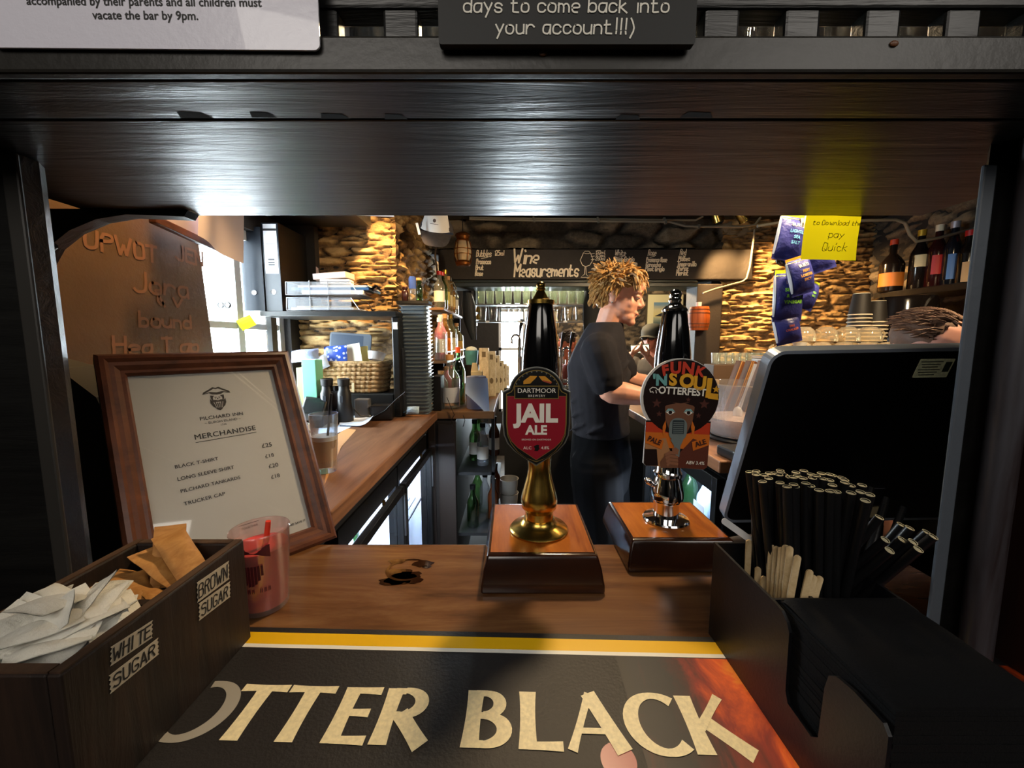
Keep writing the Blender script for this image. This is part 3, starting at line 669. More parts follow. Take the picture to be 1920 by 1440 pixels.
E([(-.5, 0), (.5, 0), (1, -2.6), (-1, -2.6)], zt + .0002); E([(-3, -7.2), (3, -7.2), (2, -8.4), (-2, -8.4)], zt + .0003, 1)
obj('emblem', mb, [mat('grey_ink2', '3a3634', .6), mat('list_paper2', 'c4c2bc', .6)], t)

# ------------------------------------------------------------------ the two hand pumps
def pump(name, label, cx, yc, topz, fw, bw, d0, d1, metal, neck, handle, clip):
    """origin on the bar top below the column"""
    t = thing(name, label, 'beer pump', TR((cx, yc, BAR)))
    h = topz - BAR
    prof = [(0, .0), (0, .2), (.08, .3), (.28, .62), (.55, .86), (.62, .93), (1, 1)]
    w0, w1, f0, f1 = bw / 2, fw / 2, d0, d1
    mb = MB(); vs = []; fs = []
    for k, (a, z) in enumerate(prof[:-1] + [(.78, .985)]):
        x = w0 + (w1 - w0) * a; y0 = f0 + .018 * a; y1 = f1 - .016 * a
        vs += [(-x, y0, z * h + .0005), (x, y0, z * h + .0005), (x, y1, z * h + .0005), (-x, y1, z * h + .0005)]
    for k in range(6):
        for i in range(4): j = (i + 1) % 4; fs.append((k * 4 + i, k * 4 + j, k * 4 + 4 + j, k * 4 + 4 + i))
    fs += [(3, 2, 1, 0), (24, 25, 26, 27)]
    obj('plinth', mb.add(vs, fs), PLINTH, t, bev=.0025, smooth=30)
    obj('plinth_top', MB().b2((-w1, f0 + .019, h * .985 + .0005), (w1, f1 - .017, h)), PLINTHTOP, t, bev=.002)
    neck(t, h); handle(t, h); clip(t); return t
# red shield pump
def neck1(t, h):
    obj('flange', MB().lathe([(.001, h + .0003), (.0430, h + .0003), (.0437, h + .003), (.041, h + .0062), (.030, h + .010), (.024, h + .016), (.023, h + .019), (.001, h + .019)], 48), BRASS, t, smooth=35)
    obj('column', MB().lathe([(.021, h + .0185), (.0205, h + .030), (.0255, h + .036), (.0275, h + .046), (.0265, h + .053), (.023, h + .066), (.0185, h + .082), (.0165, h + .096), (.0175, h + .108), (.019, h + .12), (.0155, h + .15)], 40), BRASS, t, smooth=35)
def handle1(t, h):
    z0 = 1.305 - BAR; z1 = 1.462 - BAR
    obj('handle', MB().lathe([(.014, z0), (.026, z0 + .012), (.0285, z0 + .04), (.0275, z0 + .08), (.0235, z0 + .118), (.0185, z1 - .006), (.017, z1)], 36), HANDLE, t, smooth=40)
    obj('collar', MB().lathe([(.0165, z1 - .0005), (.0192, z1), (.0192, z1 + .0055), (.012, z1 + .007)], 36), BRASS, t, smooth=40)
    obj('finial', MB().lathe([(.0125, z1 + .0065), (.0095, z1 + .011), (.0068, z1 + .0165), (.0052, z1 + .019), (.0066, z1 + .0205), (.0068, z1 + .022), (.0055, z1 + .023), (.0066, z1 + .0255), (.006, z1 + .0285), (.003, z1 + .031), (.0003, z1 + .0318)], 30), BRASS, t, smooth=50)
c0 = P(1006, 735, .532)                      # centre of the shield's shoulder line
px1 = .000291
pc = V3((.0405, .5645, BAR))
def sh(pts, s=1.0, k=px1): return [(x * k * s, y * k * s) for x, y in pts]
def shield(g):
    """outline pulled in by g"""
    out = [(160 - g, 2 - g * .6), (160 - g, -150), (155 - g, -205), (138 - g, -245), (105 - g * .8, -282), (60 - g * .6, -315), (0, -356 + g * 1.2)]
    left = [(-x, y) for x, y in out[:-1]][::-1]
    arch = circ(0, -8, 130 - g, 22, PI - .16, .16)
    arch = [(x, y * .94 + 4) for x, y in arch]
    return sh(out + left + [(-138 + g, 12 - g * .6)] + arch + [(138 - g, 12 - g * .6)])
def clip1(t):
    M = FACE(c0 - pc, 0, .02)
    c = obj('pump_clip', MB().prism(shield(0), -.004, 0, 0, M), mat('clip_rim', '8a8a84', .3, .7), t, bev=.0006)
    mb = MB()
    mb.prism(shield(7), 0, .0004, 0, M); mb.prism(shield(17), .0004, .0006, 1, M); mb.prism(shield(21), .0006, .0008, 0, M)
    o = [(-139, -18), (-139, -150), (-134, -200), (-118, -235), (-88, -266), (-50, -292), (0, -326)]
    o = o + [(-x, y) for x, y in o[:-1]][::-1]
    mb.prism(sh(o)[::-1], .0008, .0010, 1, M); mb.prism(sh([(x * .985, y * .985 - 2) for x, y in o])[::-1], .0010, .0012, 2, M)
    mb.prism(sh([(-104, -32), (104, -32), (104, 30), (-104, 30)]), .0012, .0018, 1, M); mb.prism(sh([(-100, -28), (100, -28), (100, 26), (-100, 26)]), .0018, .0020, 0, M)
    # hills and sunset in the arch
    mb.flat(sh([(-62, 36), (62, 36), (70, 48), (40, 74), (-30, 76), (-62, 52)]), .0011, 3, M)
    mb.flat(sh([(-75, 36), (-30, 40), (-14, 56), (-4, 66), (6, 80), (18, 62), (30, 50), (75, 36)]), .0013, 0, M)
    mb.flat(sh([(10, 38), (62, 36), (72, 46), (30, 56)]), .0012, 4, M)
    mb.flat(sh([(-12, -258), (4, -250), (14, -252), (12, -262), (16, -270), (6, -282), (-10, -280), (-6, -270)]), .0014, 0, M)
    for k in range(11):
        a = PI * (.14 + .72 * k / 10); mb.flat([(x * px1, y * px1) for x, y in circ(104 * math.cos(a), 100 * math.sin(a) - 4, 3.6, 6)], .0012, 5, M)
    obj('artwork', mb, [mat('clip_black', '131312', .3), GOLD, RED, mat('sunset', 'c98a20', .4), mat('sunset_red', 'a8432a', .4), mat('faint', '6a6a66', .5)], c)
    mb = MB(); k = px1
    text(mb, "JAIL", 118 * k, M @ TR((0, -104 * k, .0016)), bold=.045, sx=.98, spacing=1.02)
    text(mb, "ALE", 60 * k, M @ TR((0, -182 * k, .0016)), bold=.04, sx=1.0)
    text(mb, "DARTMOOR", 31 * k, M @ TR((0, 6 * k, .0022)), bold=.006, sx=1.03); text(mb, "BREWERY", 15 * k, M @ TR((0, -18 * k, .0022)), spacing=1.3)
    text(mb, "BREWED ON DARTMOOR", 11 * k, M @ TR((0, -226 * k, .0016)), spacing=1.1)
    text(mb, "ALC", 20 * k, M @ TR((-42 * k, -266 * k, .0016)), spacing=1.1); text(mb, "4.8%", 20 * k, M @ TR((42 * k, -266 * k, .0016)))
    obj('lettering', mb, WHITEP, c)
pump('beer_pump', 'beer pump with a red shield-shaped clip and brass column', pc.x, pc.y, 1.1285, .139, .163, .482 - pc.y, .672 - pc.y, BRASS, neck1, handle1, clip1)
# round clip pump
pc2 = V3((.2475, .606, BAR))
def neck2(t, h):
    obj('flange', MB().lathe([(.001, h + .0003), (.0350, h + .0003), (.0356, h + .0025), (.034, h + .005), (.022, h + .008), (.001, h + .009)], 48), CHROME, t, smooth=35)
    obj('column', MB().lathe([(.0195, h + .0085), (.0195, h + .028), (.0205, h + .030), (.0205, h + .034), (.0245, h + .037), (.0252, h + .042), (.0245, h + .050), (.021, h + .066), (.0195, h + .072), (.0215, h + .0745), (.0215, h + .079), (.0185, h + .083), (.017, h + .11)], 40), CHROME, t, smooth=35)
    obj('stop', MB().lathe([(.003, 0), (.0045, .006), (.0055, .012), (.0035, .018), (.0005, .02)], 16, 0, TR((-.022, -.004, h + .058), 0, -.9, 0)), CHROME, t, smooth=50)
    obj('slot', MB().flat(circ(-.028, -.006, .007, 12), h + .0004), BLACKM, t)
def handle2(t, h):
    z0 = 1.30 - BAR; z1 = 1.455 - BAR
    obj('handle', MB().lathe([(.014, z0), (.025, z0 + .012), (.0272, z0 + .05), (.026, z0 + .09), (.0225, z0 + .118), (.0185, z1 - .006), (.017, z1)], 36), HANDLE, t, smooth=40)
    obj('collar', MB().lathe([(.0165, z1 - .0005), (.0185, z1), (.0185, z1 + .003), (.0135, z1 + .0085), (.011, z1 + .009)], 36), CHROME, t, smooth=40)
    obj('finial', MB().lathe([(.0105, z1 + .009), (.008, z1 + .013), (.009, z1 + .0155), (.0095, z1 + .017), (.0078, z1 + .0195), (.0085, z1 + .022), (.0092, z1 + .025), (.0082, z1 + .0295), (.005, z1 + .0325), (.0003, z1 + .0335)], 30), CHROME, t, smooth=50)
c2 = P(1276, 745, .572); k2 = .000312
def clip2(t):
    M = FACE(c2 - pc2, 0, .02, -.02); k = k2
    S = lambda pts: [(x * k, y * k) for x, y in pts]
    a0 = math.atan2(-112, 150); a1 = PI * 2 + math.atan2(-112, -160) - 2 * PI
    arcp = [(-3 + 184 * math.cos(a0 + (a1 + 2 * PI - a0) * i / 40), 184 * math.sin(a0 + (a1 + 2 * PI - a0) * i / 40)) for i in range(41)]
    poly = arcp + [(-160, -320), (-148, -332), (130, -346), (146, -334)]
    c = obj('pump_clip', MB().prism(S(poly), -.004, 0, 0, M), mat('clip_edge', 'c9c6c0', .35), t)
    mb = MB(); cr = lambda x, y, r, **q: S(circ(x, y, r, **q))
    mb.prism(cr(2, 1, 178), 0, .0005, 0, M)
    mb.flat(S([(-158, -112), (150, -112), (146, -334), (130, -345), (-148, -331), (-158, -320)]), .0002, 0, M)
    mb.flat(S([(-157, -120), (148, -120), (146, -230), (-156, -230)]), .0004, 1, M)                      # red band
    mb.flat(S([(-157, -168), (148, -176), (147, -250), (-156, -240)]), .0006, 2, M)                     # orange band
    mb.flat(S([(-157, -215), (-60, -195), (-20, -300), (-60, -334), (-150, -330)]), .0007, 3, M)        # skin, shoulder
    mb.flat(S([(147, -225), (70, -195), (-20, -300), (-30, -338), (130, -344), (146, -333)]), .0008, 4, M)
    mb.prism(cr(2, -2, 172), .0005, .0009, 0, M)                                                        # hair disc
    for sx_, sy_, sr in ((-112, -30, 24), (112, -30, 26), (-98, -80, 16), (88, -85, 15), (36, -10, 13)):
        mb.flat(S([(sx_ + (sr if i % 2 == 0 else sr * .42) * math.sin(i * PI / 5), sy_ + (sr if i % 2 == 0 else sr * .42) * math.cos(i * PI / 5)) for i in range(10)]), .0011, 5, M)
    mb.flat(S([(-72, -45), (-50, -22), (0, -28), (40, -22), (68, -45), (62, -110), (40, -165), (0, -190), (-42, -165), (-66, -110)]), .0012, 6, M)   # face
    mb.flat(S([(-72, -40), (-20, -28), (-45, -22), (-70, -25)]), .0013, 0, M); mb.flat(S([(68, -40), (20, -28), (45, -22), (66, -25)]), .0013, 0, M)
    for ex_ in (-46, 40):
        mb.flat(S([(ex_ - 24, -72), (ex_ - 12, -54), (ex_ + 10, -54), (ex_ + 25, -72), (ex_ + 8, -64), (ex_ - 8, -64)]), .0014, 7, M)
        mb.flat(S([(ex_ - 20, -72), (ex_, -62), (ex_ + 20, -72), (ex_, -84)]), .0015, 8, M); mb.flat(cr(ex_, -72, 9, n=14), .0016, 0, M)
    mb.flat(S([(-66, -110), (-78, -140), (-76, -180), (-68, -180), (-62, -140)]), .0013, 2, M); mb.flat(S([(60, -110), (74, -140), (72, -180), (64, -180), (56, -140)]), .0013, 2, M)
    # microphone
    mb.prism(S(rrect(84, 108, 36, 6, -6, -152)), .0014, .0022, 9, M); mb.flat(S(rrect(56, 70, 8, 4, -6, -142)), .0024, 10, M)
    for y in range(7): mb.flat(S([(-30, -118 - y * 9), (18, -118 - y * 9), (18, -122 - y * 9), (-30, -122 - y * 9)]), .0025, 9, M)
    mb.flat(S([(-40, -200), (22, -200), (10, -232), (8, -285), (-22, -285), (-20, -232)]), .0021, 9, M)
    # hand with four fingers round the stem
    mb.flat(S([(-78, -340), (-82, -310), (-60, -275), (-20, -262), (2, -290), (4, -338)]), .0022, 6, M)
    for i in range(4): mb.flat(S([(-64 + i * 4, -270 - i * 17), (-40, -256 - i * 17), (-2 + i * 2, -262 - i * 17), (4, -274 - i * 17), (-36, -270 - i * 17), (-58 + i * 4, -282 - i * 17)]), .0024, 11, M)
    mb.flat(S([(-30, -245), (-12, -238), (4, -250), (0, -266), (-26, -262)]), .0025, 11, M)
    mb.flat(S([(-157, -250), (-100, -250), (-90, -330), (-148, -331), (-157, -320)]), .0009, 0, M)
    # ribbons that carry PALE and ALE
    mb.flat(S([(-157, -172), (-70, -208), (-78, -250), (-157, -220)]), .0016, 2, M); mb.flat(S([(64, -212), (147, -180), (146, -225), (72, -254)]), .0016, 2, M)
    obj('artwork', mb, [mat('clip_brown', '1f1210', .3), mat('band_red', 'b8381a', .4), mat('band_orange', 'c8681c', .4), mat('tan_a', 'a8764c', .45), mat('brown_a', '5a2a1c', .45), mat('star', '4e2820', .4), mat('face', '6e4630', .45), mat('lid_blue', '7aa8a8', .4), WHITEP, mat('mic', '6c7674', .35), mat('mic_dark', '2a3438', .4), mat('finger', '8a5a40', .45)], c)
    def word(s, size, x, y, m, rz=0, b=.04, sx_=1, al='CENTER', nm='lettering'):
        q = MB(); text(q, s, size * k, M @ TR((x * k, y * k, .0030), rz=rz), bold=b, sx=sx_, align=al); return q
    reds = MB()
    for ch, x, y, sz, rz in (('F', -82, 124, 66, .20), ('U', -34, 136, 74, .04), ('N', 24, 134, 76, -.06), ('K', 80, 122, 62, -.22)):
        text(reds, ch, sz * k, M @ TR((x * k, y * k, .003), rz=rz), bold=.05)
    obj('lettering', reds, mat('funk_red', 'c83a22', .4), c)
    q = MB(); text(q, "'N", 70 * k, M @ TR((-104 * k, 78 * k, .003), rz=.03), bold=.05); obj('lettering', q, mat('funk_teal', '6aa6a4', .4), c)
    q = MB()
    for ch, x, y, sz, rz in (('S', -44, 82, 78, .02), ('O', 22, 76, 86, 0), ('U', 82, 66, 86, -.03), ('L', 140, 42, 118, -.06)): text(q, ch, sz * k, M @ TR((x * k, y * k, .003), rz=rz), bold=.05)
    q.flat(S([(160 + (19 if i % 2 == 0 else 8) * math.sin(i * PI / 5), 42 + (19 if i % 2 == 0 else 8) * math.cos(i * PI / 5)) for i in range(10)]), .0031, 0, M)
    q.flat(S([(124, 10), (172, 4), (174, -8), (124, -2)]), .0031, 0, M)
    obj('lettering', q, mat('funk_yellow', 'e0a326', .4), c)
    q = MB(); text(q, "OTTERFEST", 47 * k, M @ TR((2 * k, 28 * k, .003), rz=-.04), bold=.03, sx=.92); 
    q.ribbon(S([(-146, 22), (-150, 36), (-138, 46), (-122, 44), (-112, 34), (-104, 40)]), 4 * k, .003, 0, M); q.ribbon(S([(-146, 22), (-136, 26), (-132, 18)]), 4 * k, .003, 0, M); q.ribbon(S([(-122, 34), (-118, 18)]), 4 * k, .003, 0, M)
    text(q, "ABV 3.4%", 22 * k, M @ TR((84 * k, -312 * k, .003), rz=-.03), bold=.02)
    obj('lettering', q, WHITEP, c)
    q = MB(); text(q, "PALE", 34 * k, M @ TR((-116 * k, -208 * k, .003), rz=-.36), bold=.03, sx=.9); obj('lettering', q, mat('funk_dark', '3a1810', .5), c); q = MB(); text(q, "ALE", 34 * k, M @ TR((104 * k, -216 * k, .003), rz=.36), bold=.03, sx=.95); obj('lettering', q, mat('funk_dark', '3a1810', .5), c)
pump('beer_pump', 'beer pump with a round illustrated clip and chrome column', pc2.x, pc2.y, 1.1245, .139, .163, .530 - pc2.y, .690 - pc2.y, CHROME, neck2, handle2, clip2)
# ------------------------------------------------------------------ straw and napkin caddy
CX0, CX1, CY0, CY1, CH = .222, .335, .208, .411, .1105
CADB = mat('caddy_black', '0c0d11', .38, bp=.05, bs=300)
t = thing('straw_caddy', 'black plastic bar caddy holding black straws, stirrers and napkins', 'caddy', TR((0, 0, BAR)))
q = [(CY1, .002), (CY1, CH), (.312, CH), (.302, CH - .001), (.295, CH - .006), (.2915, .098), (.2905, .048), (.287, .040), (.262, .038), (.256, .044), (.2545, .085), (.252, .097), (.246, .102), (.232, .104), (CY0 + .004, .103), (CY0, .098), (CY0, .002)]
SIDE = lambda x: frame_m((x, 0, 0), (0, 1, 0), (0, 0, 1), (1, 0, 0))
obj('side_panel', MB().prism(q, 0, .0025, 0, SIDE(CX0)), CADB, t)
obj('side_panel', MB().prism(q, 0, .0025, 0, SIDE(CX1 - .0025)), CADB, t)
obj('back_panel', MB().b2((CX0 + .0025, CY1 - .0025, .002), (CX1 - .0025, CY1, CH)), CADB, t)
obj('divider', MB().b2((CX0 + .0025, .314, .004), (CX1 - .0025, .3165, CH)).b2((.262, .3165, .004), (.2645, CY1 - .0025, CH - .004)), CADB, t)
obj('bottom', MB().b2((CX0 + .0025, CY0, .002), (CX1 - .0025, CY1 - .0025, .005)), CADB, t)
# napkins: a pile of folded black paper with a soft uneven top
NAPK = mat('napkin_black', '09090b', .95, bp=.3, bs=700, spec=.2)
nx0, nx1, ny0, ny1 = CX0 + .006, CX1 - .005, CY0 + .003, .312
mb = MB(); zt_ = .113
def ntop(u, v):
    ed = max(0, abs(u - .5) * 2 - .86) / .14; ev = max(0, abs(v - .5) * 2 - .86) / .14
    return (nx0 + u * (nx1 - nx0), ny0 + v * (ny1 - ny0), BAR + zt_ + .0016 * noise.noise(V3((u * 3, v * 3, 1))) - .004 * ed * ed - .004 * ev * ev + .004 * v)
mb.grid(ntop, 24, 24)
for k in range(34):
    r_ = random.Random(k); dx, dy = r_.uniform(-.0005, .0005), r_.uniform(-.0005, .0005); zz = BAR + .0062 + k * .0031
    mb.b2((nx0 + dx, ny0 + dy, zz), (nx1 + dx, ny1 + dy, zz + .0028))
tag(obj('napkin_stack', mb, NAPK, smooth=40), 'tall pile of folded black paper napkins in the front of the black caddy', 'napkins')
# straws
STRAWB = mat('straw_black', '101012', .38); STRAWI = mat('straw_inside', 'b0a888', .6)
def straw_mesh(length):
    R_, r_ = .0036, .0029
    mb = MB().lathe([(R_, 0), (R_, length), (r_, length), (r_, 0)], 12, 0, None, False)
    mb.lathe([(.0001, length - .001), (r_, length - .001)], 12, 1, None, False)
    mb.lathe([(R_ * .98, length + .0001), (r_, length + .0001)], 12, 1, None, False)
    return mb
STR = obj('paper_straw', straw_mesh(.20), [STRAWB, STRAWI], smooth=40)
def put_straw(base, tip, first=[True]):
    o = STR if first[0] else STR.copy()
    if not first[0]: COL.objects.link(o)
    first[0] = False
    d = (V3(tip) - V3(base)).normalized()
    o.rotation_euler = d.to_track_quat('Z', 'Y').to_euler(); o.location = V3(base); o.scale = (1, 1, (V3(tip) - V3(base)).length / .20)
    return o
rnd = random.Random(12)
SL = 'black paper straw standing in the back of the black caddy'; SLN = 'black paper straw leaning out to the right of the caddy'
def reach(base, px, py, L=.199):
    """the point on the sight line that a straw of this length reaches from its foot"""
    d = ray(px, py).normalized(); m = V3(base) - EYE; b_ = d.dot(m); q = b_ * b_ - m.length_squared + L * L
    t_ = b_ + (math.sqrt(q) if q > 0 else 0); t2 = b_ - (math.sqrt(q) if q > 0 else 0)
    p1, p2 = EYE + d * t_, EYE + d * t2
    return min((p1, p2), key=lambda p: abs(p.y - base[1] - .02))
k = 0
for row, (n_, y, x0, x1, px0, px1, py0, py1) in enumerate(((14, .396, .268, .328, 1412, 1580, 884, 896), (12, .384, .268, .328, 1418, 1640, 890, 915), (11, .371, .268, .329, 1408, 1660, 884, 936), (9, .358, .268, .329, 1424, 1690, 906, 952), (6, .345, .268, .31, 1470, 1570, 908, 926))):
    for i in range(n_):
        f = i / (n_ - 1); f2 = f * f
        base = V3((x0 + (x1 - x0) * f, y + rnd.uniform(-.002, .002), BAR + .0055))
        tip = reach(base, px0 + (px1 - px0) * f + rnd.uniform(-7, 7), py0 + (py1 - py0) * f2 + rnd.uniform(-5, 7))
        tag(put_straw(base, tip), SL, 'straw', 'upright black straws')
for k, (px, py, bx, by, ty) in enumerate(((1649, 970, .300, .404, .345), (1690, 984, .328, .405, .352), (1706, 990, .3285, .398, .345), (1660, 1012, .290, .400, .322), (1668, 1032, .296, .396, .312), (1692, 1012, .310, .404, .328), (1712, 1016, .320, .400, .322), (1722, 1030, .322, .393, .314), (1738, 998, .3285, .406, .336), (1750, 1006, .3285, .400, .326))):
    base = V3((bx, by, BAR + .0055)); tag(put_straw(base, P(px, py, ty)), SLN, 'straw', 'leaning black straws')
# stirrers
STIR = wood('stirrer_birch', 'a88a5c', 'd8c096', (60, 60, 8), .6, .1)
def stirrer(w=.0058, l=.14): return MB().prism([(x, y + l / 2) for x, y in rrect(w, l, w / 2 - .0001, 5)], -.0007, .0007)
ST = obj('wooden_stirrer', stirrer(), STIR); first = True
for k, (px, py, Y, rz, tl) in enumerate(((1404, 1012, .335, .05, -.02), (1447, 1021, .326, .3, -.04), (1456, 1024, .330, -.2, .02), (1466, 1026, .326, .4, .0), (1474, 1022, .332, .9, .03), (1481, 1024, .328, .2, .06), (1496, 1041, .324, .1, .22), (1443, 1052, .322, .5, -.15), (1421, 1063, .321, .2, -.05), (1433, 1080, .3205, .1, .15), (1430, 1098, .320, .2, .2), (1519, 1068, .321, .1, .30), (1526, 1078, .320, .3, .35), (1538, 1080, .321, .2, .42), (1462, 1060, .3215, .1, .05), (1472, 1076, .320, -.1, .12))):
    o = ST if first else ST.copy()
    if not first: COL.objects.link(o)
    first = False
    Y = max(.322, min(.395, .2365 * 737 / (px - 960) - .006)) if px < 1500 else .326
    tip = P(px, py, Y); d = V3((tl * .5, .02, 1)).normalized()
    x = V3((math.cos(rz), -math.sin(rz), 0)); z = x.cross(d).normalized(); x = d.cross(z)
    o.matrix_world = frame_m(tip - d * .14, x, d, z)
    tag(o, 'flat wooden coffee stirrer standing in the left slot of the black caddy', 'stirrer', 'wooden stirrers')
tp = P(1383, 995, .405)
tag(obj('paper_slip', MB().prism(rrect(.007, .040, .003, 4), 0, .0006, 0, FACE(tp, 0, .2, .95)), PAPERW), 'small white slip sticking up behind the back corner of the straw caddy', 'paper slip')

# ------------------------------------------------------------------ till screen seen from behind
TLb, TLt = P(1352, 978, .60), P(1445, 657, .50)
UX = V3((1, .0, 0)); UY = (TLt - TLb); HT = UY.length; UY.normalize(); UX = (UX - UY * UX.dot(UY)).normalized(); UZ = UX.cross(UY)
TM = frame_m(TLb, UX, UY, UZ); TW = .40
t = thing('till_screen', 'large black till touchscreen with silver edge seen from behind at the right', 'till', TM)
obj('housing', MB().prism(rrect(TW - .008, HT - .008, .016, 6, TW / 2, HT / 2), -.004, .002), mat('till_black', '050506', .3), t, bev=.0015)
SILV = mat('till_silver', '9aa4b4', .3, .5)
mb = MB(); o_ = rrect(TW, HT, .020, 8, TW / 2, HT / 2); i_ = rrect(TW - .009, HT - .009, .016, 8, TW / 2, HT / 2); n = len(o_)
for k in range(n):
    j = (k + 1) % n
    for z in (.0025, -.014): mb.add([(*o_[k], z), (*o_[j], z), (*i_[j], z), (*i_[k], z)], [(0, 1, 2, 3)])
    mb.add([(*o_[k], .0025), (*o_[j], .0025), (*o_[j], -.014), (*o_[k], -.014)], [(0, 1, 2, 3)])
    mb.add([(*i_[k], .0025), (*i_[j], .0025), (*i_[j], -.014), (*i_[k], -.014)], [(0, 1, 2, 3)])
obj('bezel', mb, SILV, t, smooth=40)
obj('screen', MB().prism(rrect(TW - .012, HT - .012, .014, 6, TW / 2, HT / 2), -.012, -.0045), BLACK, t)
st = obj('sticker', MB().prism(rrect(.044, .026, .001), .002, .0026, 0, TR((.215, HT - .028, 0))), mat('sticker_green', 'dde0b8', .5, var=.2, vs=300), t)
mb = MB()
for k in range(6): mb.box((.209, HT - .0185 - k * .0037, .0028), (.028 - .004 * (k % 3), .0011, .0002))
mb.box((.231, HT - .026, .0028), (.008, .014, .0002)); obj('print', mb, mat('sticker_ink', '23301f', .6), st)
NAVY = mat('till_navy', '10131f', .4)
foot = TM.inverted()
obj('stand', MB().loft([(foot @ V3((x, y, z)), (foot.to_3x3() @ V3((a, 0, 0))), (foot.to_3x3() @ V3((0, b, 0)))) for x, y, z, a, b in ((.47, .585, BAR + .001, .150, .045), (.47, .585, BAR + .012, .148, .043), (.47, .592, BAR + .022, .06, .02), (.47, .606, BAR + .10, .05, .014))], 20), NAVY, t, smooth=40)
# printer in front of it
t = thing('receipt_printer', 'black receipt printer with pale paper slot before the till screen', 'printer', TR((.395, .535, BAR)))
obj('body', MB().b2((0, -.02, .0015), (.12, .030, .085)), BLACK, t, bev=.008, bseg=3)
obj('lid', MB().b2((.004, -.012, .101), (.12, .030, .135)), BLACK, t, bev=.006, bseg=3)
obj('slot', MB().b2((.004, -.010, .0855), (.118, .028, .1005)), mat('printer_cream', '8a7c5e', .6), t)
obj('lid_seam', MB().b2((.0, -.0135, .128), (.118, -.0125, .1295)), mat('seam', '3a3a40', .4), t)
NOTEY, N, L, b_ = nt('note_yellow'); b_.inputs['Base Color'].default_value = lin('f2e61a'); tl_ = N.new('ShaderNodeBsdfTranslucent'); tl_.inputs['Color'].default_value = lin('f2e61a'); mx_ = N.new('ShaderNodeMixShader'); mx_.inputs['Fac'].default_value = .6
L.new(b_.outputs[0], mx_.inputs[1]); L.new(tl_.outputs[0], mx_.inputs[2]); L.new(mx_.outputs[0], N['Material Output'].inputs['Surface'])
# ------------------------------------------------------------------ yellow note on the canopy edge
NT = P(1560, 447, .602)
t = thing('sticky_note', 'bright yellow sticky note with pencil scrawl hanging from the overhead shelf', 'sticky note', FACE(NT, 0, .0, -.02))
wn, hn = .082, .0645
def fn(u, v): return ((u - .5) * wn - .0065 * (1 - v), (v - .5) * hn, .006 * (1 - v) ** 2 + .001 * math.sin(u * 5))
obj('note', MB().grid(fn, 10, 8), NOTEY, t, smooth=60)
mb = MB()
for s, y, sz in (("to Download the", .020, .0065), ("pay", .004, .010), ("Quick", -.014, .011)): pen(mb, s, sz, TR((0, y - sz / 2, .0075)), .00042, 0, .2, 'C', 1, .5)
obj('handwriting', mb, mat('pencil', '5c5a2c', .7), t)
# ------------------------------------------------------------------ people
def remesh(o, vox, smooth_it=4):
    r = o.modifiers.new('skin', 'REMESH'); r.mode = 'VOXEL'; r.voxel_size = vox; r.use_smooth_shade = True
    s = o.modifiers.new('relax', 'SMOOTH'); s.factor = .5; s.iterations = smooth_it
def limb(mb, pts, rs, n=12, sub=5):
    """smooth tapering limb through the joints"""
    P_ = [V3(p) for p in pts]; out = []; rr = []
    for i in range(len(P_) - 1):
        a = P_[max(i - 1, 0)]; b, c = P_[i], P_[i + 1]; d = P_[min(i + 2, len(P_) - 1)]
        for k in range(sub):
            t = k / sub
            q = .5 * ((2 * b) + (c - a) * t + (2 * a - 5 * b + 4 * c - d) * t * t + (3 * b - a - 3 * c + d) * t ** 3)
            q = q.lerp(b.lerp(c, t), .5); out.append(q); rr.append(rs[i] + (rs[i + 1] - rs[i]) * t)
    out.append(P_[-1]); rr.append(rs[-1]); mb.tube(out, rr, n); mb.ell(out[0], (rr[0],) * 3, 10); mb.ell(out[-1], (rr[-1],) * 3, 10)
def head_matrix(c, fwd, up=(0, 0, 1)):
    f = V3(fwd).normalized(); u = V3(up); l = u.cross(f).normalized(); u = f.cross(l).normalized()
    return frame_m(c, f, l, u)                # local x forward, y left, z up
def add_head(mb, H, s=1.0):
    """skull, jaw, nose, brows, ears in head space; s=1 is a head 0.235 tall"""
    R3 = H.to_3x3()
    def e(c, r): mb.ell(H @ (V3(c) * s), tuple(x * s for x in r), 16, 0, None, R3)
    e((-.012, 0, .030), (.094, .074, .084)); e((.022, 0, -.018), (.066, .060, .080)); e((.046, 0, -.068), (.040, .040, .030))
    e((.070, 0, -.088), (.020, .023, .016)); e((.006, 0, -.058), (.062, .056, .040))
    for y in (-1, 1):
        e((.050, y * .034, -.018), (.023, .021, .026)); e((.074, y * .027, .027), (.016, .024, .010))
        e((-.006, y * .072, -.006), (.016, .007, .029)); e((-.014, y * .076, .004), (.014, .006, .016))
    mb.tube([H @ (V3(p) * s) for p in ((.078, 0, .024), (.088, 0, .006), (.1015, 0, -.017), (.096, 0, -.026), (.082, 0, -.030))], [.0075 * s, .0075 * s, .0085 * s, .008 * s, .006 * s], 10)
    for y in (-1, 1): e((.088, y * .009, -.022), (.008, .007, .006))
    e((.081, 0, -.050), (.012, .020, .0065)); e((.079, 0, -.061), (.012, .018, .0065)); e((.074, 0, .052), (.022, .052, .030))
